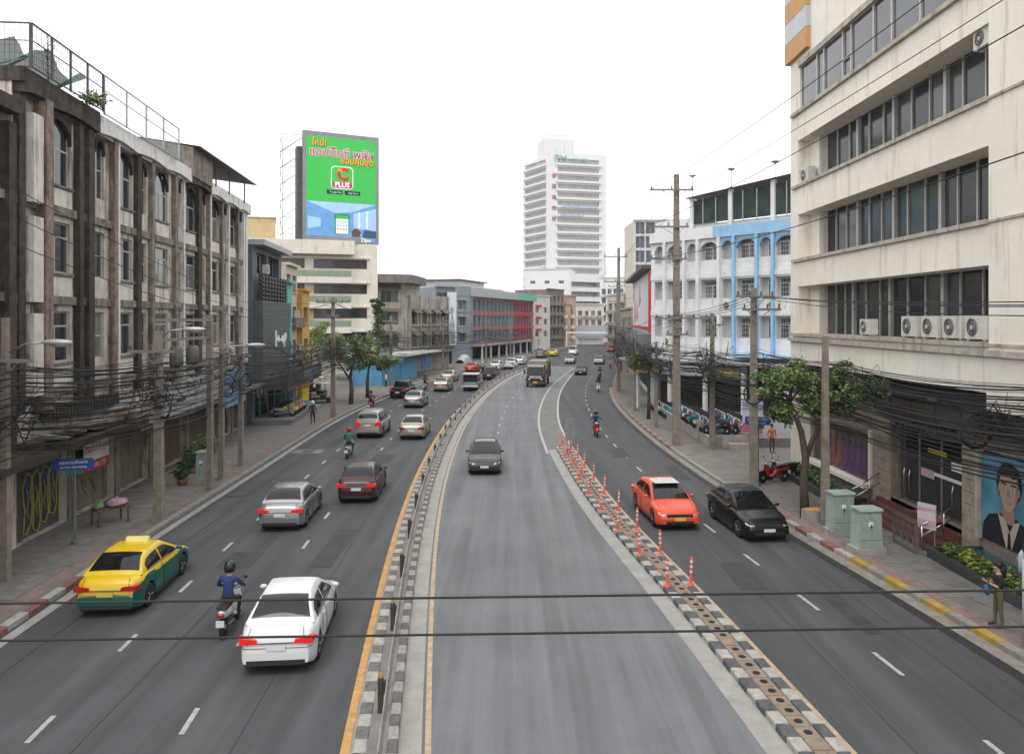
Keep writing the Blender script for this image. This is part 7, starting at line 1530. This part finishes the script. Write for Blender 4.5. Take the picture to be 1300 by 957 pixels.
def fence(label, x, y0, y1, h=1.0):
    t = thing('iron_gate', label, 'fence', (x, y0, .14), R(90)); L_ = y1 - y0; IR = mat('iron_grey', (.17, .165, .16), .6, .4, var=.25); 
    for z in (.08, h): bx('rail', IR, t, 0, L_, -.02, .02, z, z + .04)
    for k in range(int(L_ / .13) + 1): bx('spike', IR, t, k * .13, k * .13 + .02, -.012, .012, h + .042, h + .14)
    for k in range(max(2, int(L_ / .36))): b = MB(); c = (k + .5) * L_ / max(2, int(L_ / .36)); b.tube([(c + .13 * math.cos(a) * (1 + .3 * math.sin(3 * a)), 0, h * .54 + h * .38 * math.sin(a)) for a in [2 * math.pi * q / 16 for q in range(17)]], .013, 5, False); b.tube([(c + .06 * math.cos(a), 0, h * .54 + .2 * math.sin(a)) for a in [2 * math.pi * q / 10 for q in range(11)]], .011, 5, False); b.build('scroll', IR, t)
    for xx in (0, L_ - .05): bx('post', IR, t, xx, xx + .05, -.025, .025, 0, h + .12)
fence('ornate iron fence panel between steps and hedge bed', 13.5, 25.6, 27.2); fence('ornate iron fence panel behind the green cabinets', 13.5, 30.4, 32.2)
st_ = thing('notice_stand', 'white and pink notice sheet on a thin stand before the shop steps', 'notice stand', (14.1, 26.1, .14), R(-60)); b = MB(); b.bar((-.28, 0, 0), (-.28, 0, 1.0), .03); b.bar((.28, 0, 0), (.28, 0, 1.0), .03); b.build('legs', STEEL, st_); bx('sheet', mat('notice_white', (.6, .54, .54), .6, var=.12), st_, -.32, .32, -.03, .01, .75, 1.6); text('lettering', 'ลดราคา', .2, mat('notice_pink_ink', (.5, .12, .2), .6), st_, (0, -.035, 1.4), depth=.003); bx('pink_band', mat('notice_pink', ()), st_, -.3, .3, -.034, -.031, .8, 1.05)
# blue street-name signs
def street_sign(label, x, y, h, txt, rz, w=1.3):
    t = thing('street_name_sign', label, 'sign', (x, y, .14), rz); b = MB(); b.lathe([(.12, 0), (.12, .1), (.04, .14), (.035, h)], 8); b.build('post', mat('sign_post', (.16, .17, .18), .6, .3, var=.2), t); SB = mat('sign_blue', (.01, .06, .27), .4, var=.1)
    b = MB(); b.prism([(-w / 2, h - .16), (w / 2 - .1, h - .16), (w / 2, h + .03), (w / 2 - .1, h + .22), (-w / 2, h + .22)], -.03, .03, 'y'); p = b.build('name_plate', SB, t); text('lettering', txt[0], .15, WHITE, p, (-.04, -.035, h + .1), depth=.003); text('lettering', txt[1], .1, WHITE, p, (-.04, -.035, h - .06), depth=.003); bx('lower_plate', mat('sign_green', (.02, .14, .1), .5), t, -.28, .28, -.025, .02, h - .33, h - .17)
street_sign('blue street name sign on a post before the graffiti shutter', G(95, 690, .14).x, G(95, 690, .14).y, 2.75, ('ซอยรามคำแหง', 'Soi Ram Khamhaeng'), R(20)); street_sign('blue street name sign on a post beside the double crossarm pole', 11.7, 36.5, 3.0, ('ถนนรามคำแหง', 'Ramkhamhaeng Rd'), R(-15), 1.2)
tb = thing('vendor_table', 'small wooden vendor table heaped with pink and green cloth', 'table', (G(140, 664, .14).x, G(140, 664, .14).y, .14), .9); WD_ = mat('old_wood', (.13, .085, .055), .85, var=.3)
bx('table_top', WD_, tb, -.6, .6, -.35, .35, .58, .63)
for sx in (-1, 1):
    for sy in (-1, 1): bx('leg', WD_, tb, sx * .54 - .03, sx * .54 + .03, sy * .3 - .03, sy * .3 + .03, 0, .58)
def heap(label, x, y, z, rx, ry, rz, c, seed):
    r3 = random.Random(seed); b = MB(); b.ball((0, 0, rz * .8), (rx, ry, rz), 14, 8); b.v = [(p[0] * r3.uniform(.8, 1.15), p[1] * r3.uniform(.8, 1.15), max(0, p[2] * r3.uniform(.7, 1.2))) for p in b.v]
    b.build('cloth_heap', mat('heap%d' % seed, c, .9, var=.4, scale=8), loc=(x, y, z), label=label, cat='cloth', smooth=True)
tp = tb.location; heap('crumpled pale pink cloth heaped on the vendor table', tp.x + .15, tp.y + .2, tp.z + .632, .4, .42, .17, (.42, .28, .32), 3); heap('crumpled green cloth at the end of the vendor table', tp.x - .3, tp.y - .3, tp.z + .632, .2, .22, .13, (.14, .3, .1), 4)
# ---- shop yard wall, pillar and bikes (right)
YW = thing('shop_yard_wall', 'low graffiti stained concrete wall round the motorcycle yard', 'wall', (12.1, 46.9, .14)); WSC = mat('yard_wall', (.34, .31, .275), .9, var=.3, streak=.35, scol=(.12, .1, .085))
bx('wall_panel', WSC, YW, 0, .18, .3, 8.6, 0, .62); bx('wall_panel', WSC, YW, 0, .18, 9.0, 22, 0, .62); bx('wall_end', WSC, YW, .2, 2.6, .0, .18, 0, .75); bx('gate_pillar', WSC, YW, -.1, .3, 2.7, 3.1, 0, 1.3); bx('gate_pillar', WSC, YW, -.1, .3, 8.62, 8.98, 0, 1.1)
b = MB(); b.box(.2, 7.5, .2, 11, 0, .55); b.build('raised_floor', mat('platform_grey', ()), YW); bx('yellow_notice', MAT_Y if 'MAT_Y' in globals() else mat('print_yellow', ()), YW, -.03, -.003, 13.4, 14.3, .05, .75); bx('concrete_bench', WSC, YW, 1.0, 2.2, -.7, -.25, 0, .35)
MS = [MT, MT, MB_, MT, MW, MG, MK, MG, MR, MK, MB_, MW, MT, MR, MG, MK]
cn_ = {MT.name: 'teal', MB_.name: 'dark blue', MW.name: 'white', MG.name: 'grey', MK.name: 'black', MR.name: 'red', MY.name: 'yellow', MO.name: 'orange', MP.name: 'pink'}
for row, (xr_, n, st) in enumerate(((12.9, 15, .62), (14.8, 11, .7))):
    for k in range(n):
        m_ = MS[(k * 3 + row * 5) % len(MS)] if row else (MK, MG, MK, MG, MW, MT, MT, MT, MR, MB_, MW, MB_, MB_, MW, MB_)[k]
        scooter('parked_motorcycle', '%s motorcycle parked in the %s row of the yard display' % (cn_[m_.name], 'front' if row == 0 else 'rear'), xr_ + rnd.uniform(-.06, .06), 48.4 + k * st + rnd.uniform(-.05, .05), R(72) + rnd.uniform(-.06, .06), m_, MK if k % 3 == 0 else None, .69, 'motorcycles in the yard display', .05)
for k in range(9): scooter('parked_motorcycle', '%s motorcycle parked along the shop wall past the yellow notice' % cn_[MS[k].name], 12.8, 60 + k * .75, R(75), MS[k], None, .14, 'motorcycles along the shop wall')
scooter('parked_motorcycle', 'red and black motorcycle parked by the stone corner wall', 12.6, 37.0, R(110), MR, MK, .14); scooter('parked_motorcycle', 'red motorcycle behind the first at the stone corner wall', 13.2, 37.6, R(100), MK, MR, .14)
for k in range(5): bx('shop_column', mat('white_arcade', ()), A2_, .8 + k * 3.6, 1.1 + k * 3.6, -3.2, -2.9, .14, 4.3)
sgb = thing('shop_sign_band', 'row of yellow and white shop signboards under the tin canopy', 'signboard', A2_.matrix_basis @ Vector((0, -3.45, 3.3)), aA2)
for x0, x1, c, tx_, ic in ((.5, 3.6, (.5, .38, .03), 'ศูนย์บริการ', (.4, .03, .03)), (4.0, 8.2, (.45, .46, .47), 'มอเตอร์ไซค์ เงินสด-ผ่อน', (.05, .08, .25)), (8.6, 11.6, (.18, .15, .05), 'อะไหล่แท้', (.5, .4, .05))): bx('signboard', mat('shop_sign_%d' % int(x0), c, .6, var=.1), sgb, x0, x1, 0, .1, 0, .8); text('lettering', tx_, .5, mat('shop_ink_%d' % int(x0), ic, .6), sgb, ((x0 + x1) / 2, -.012, .42), depth=.004)
fl_ = thing('standing_banner', 'blue and white standing banner with pink print at the yard corner', 'banner', (14.6, 46.6, .14), R(-25)); bx('banner_sheet', mat('banner_pale', (.45, .5, .55), .6, var=.15), fl_, -.6, .6, 0, .04, .9, 2.9); bx('banner_foot', mat('banner_pink', (.45, .08, .17), .6, var=.4), fl_, -.58, .58, -.012, -.001, .95, 1.55); text('lettering', 'ออกรถ 0 บาท', .28, mat('banner_ink', (.05, .1, .35), .6), fl_, (0, -.012, 2.4), depth=.004); bx('pole', STEEL, fl_, -.04, .04, .05, .12, 0, 3.0)
pb_ = thing('red_post_box', 'bright red box stand on far right pavement', 'post box', (16.2, 116, .14)); bx('box', REDP, pb_, -.4, .4, -.3, .3, .3, 1.9); bx('stand', CONC, pb_, -.35, .35, -.25, .25, 0, .3); bx('slot', BLACK, pb_, -.2, .2, -.31, -.3, 1.4, 1.46)
gp = thing('grey_sign_post', 'plain pale grey post at the kerb end of the shop hedge', 'post', (12.25, 18.35, .14)); b = MB(); b.lathe([(.055, 0), (.055, 2.1), (.03, 2.12)], 10); b.build('shaft', mat('pale_post', (.4, .4, .4), .5, .2, var=.15), gp, smooth=True); bx('base_plate', STEEL, gp, -.12, .12, -.12, .12, 0, .012)
# ---- left display bikes, golf carts, yard sign
for k, m_ in enumerate((MG, MY, MW, MO, MY, MP, MW)):
    p = bb_.matrix_basis @ Vector((1.0 + k * .72, -2.1, .55)); scooter('parked_scooter', '%s scooter in the bright row on the dark shop platform' % ('silver grey', 'yellow first', 'white second', 'orange', 'yellow inner', 'pink', 'white last')[k], p.x, p.y, R(-60) + angB * 0, m_, None, p.z, 'scooters on the dark shop platform', .05)
def cart(label, x, y, rz):
    t = thing('golf_cart', label, 'cart', (x, y, .14), rz); bx('floor', TRIM, t, -.55, .55, -1.1, 1.1, .32, .45); bx('seat', BLACK, t, -.5, .5, -.4, .1, .45, .75); bx('seat_back', BLACK, t, -.5, .5, -.5, -.4, .7, 1.15); bx('front_cowl', MG, t, -.5, .5, .85, 1.15, .45, .9); bx('roof', WHITE, t, -.58, .58, -1.0, 1.0, 1.8, 1.86)
    for sx in (-1, 1):
        for sy in (-.95, .95): bx('roof_post', BLACK, t, sx * .52 - .02, sx * .52 + .02, sy - .02, sy + .02, .45, 1.8)
        for sy in (-.7, .75): w_ = link('wheel', SCO[list(SCO)[0]]['tyre'], t, (sx * .5, sy, .24)); w_.scale = (1.5, .85, .85)
cart('dark cart with white roof parked in the left yard', -18.0, 72.5, R(100)); cart('second cart with white roof behind in the left yard', -20.6, 80, R(80))
ys2 = thing('yard_sign_frame', 'open metal frame with white notice boards at the yard edge', 'sign', (-16.0, 73.2, .14), R(5)); b = MB()
for xx in (-.9, .9): b.bar((xx, 0, 0), (xx, 0, 2.6), .06)
b.bar((-.9, 0, 2.6), (.9, 0, 2.6), .06); b.bar((-.9, 0, .15), (.9, 0, .15), .05); b.build('frame', STEEL, ys2); bx('board', WHITE, ys2, -.8, .8, -.03, .03, 1.85, 2.5); bx('board', WHITE, ys2, -.8, .8, -.03, .03, 1.2, 1.75); text('lettering', 'ที่จอดรถ', .4, mat('ink_dark', (.05, .05, .06), .6), ys2, (0, -.04, 2.18), depth=.003)
yb2 = thing('yellow_flag_sign', 'yellow hanging banner at the dark shop entrance', 'banner', bb_.matrix_basis @ Vector((9.6, -2.2, .9)), angB - .6); bx('sheet', mat('flag_yellow', (.6, .48, .04), .7, var=.15), yb2, -.4, .4, 0, .03, 0, 1.7); text('lettering', 'เช่ารถ', .3, mat('ink_dark', ()), yb2, (0, -.012, 1.2), depth=.003); bx('rod', STEEL, yb2, -.45, .45, -.01, .04, 1.7, 1.73); bx('rod', STEEL, yb2, -.02, .02, .04, .08, -.2, 1.73)
# ================================================================ people on the pavements
person('phone', 'person in black top and olive trousers reading a phone on the right pavement', (G(1268, 796, .14).x, G(1268, 796, .14).y, .14), R(75), cloth('black', ()), cloth('olive', (.10, .095, .05)), hair='long', scale=.97)
pw = G(1268, 796, .14); hb_ = thing('shoulder_bag', 'blue shoulder bag held by the person with a phone', 'bag', (pw.x - .28, pw.y + .04, .98), R(75)); b = MB(); b.ball((0, 0, .12), (.16, .07, .14), 10, 8); b.build('bag_body', cloth('bag_blue', (.03, .09, .22)), hb_, smooth=True); b = MB(); b.tube([(-.14, 0, .14), (-.1, 0, .4), (.1, 0, .4), (.14, 0, .14)], .012, 5); b.build('strap', BLACK, hb_)
person('walk', 'person in maroon shirt and dark trousers walking along the left pavement', (G(397, 538, .14).x, G(397, 538, .14).y, .14), R(10), cloth('maroon', (.09, .03, .03)), cloth('dark', ()), helmet=H_WHT)
person('stand', 'person in orange vest and dark trousers standing in the alley', (G(980, 575, .14).x, G(980, 575, .14).y, .14), R(190), cloth('orange', (.5, .12, .03)), cloth('grey', (.06, .06, .065)))
person('walk', 'person in pink shirt walking far along the right kerb', (15.2, 118.5, .14), R(170), cloth('pink', (.5, .16, .2)), cloth('dark', ()))
person('stand', 'person in white shirt standing by the blue shed', (-14.6, 89, .14), R(120), cloth('white', (.6, .6, .58)), cloth('dark', ()))
# ================================================================ thin city haze
hz_ = MB(); hz_.box(-1260, 1260, -310, 2060, -1.2, 92)
hm = bpy.data.materials.new('haze_air'); hm.use_nodes = True; n_, l_ = hm.node_tree.nodes, hm.node_tree.links
n_.remove(n_['Principled BSDF']); pv = n_.new('ShaderNodeVolumePrincipled'); pv.inputs['Color'].default_value = (.985, .99, .995, 1); pv.inputs['Density'].default_value = .00013; pv.inputs['Anisotropy'].default_value = .2
l_.new(pv.outputs[0], n_['Material Output'].inputs['Volume'])
hz_.build('haze', hm, kind='stuff', label='thin pale city haze filling the street', cat='haze')
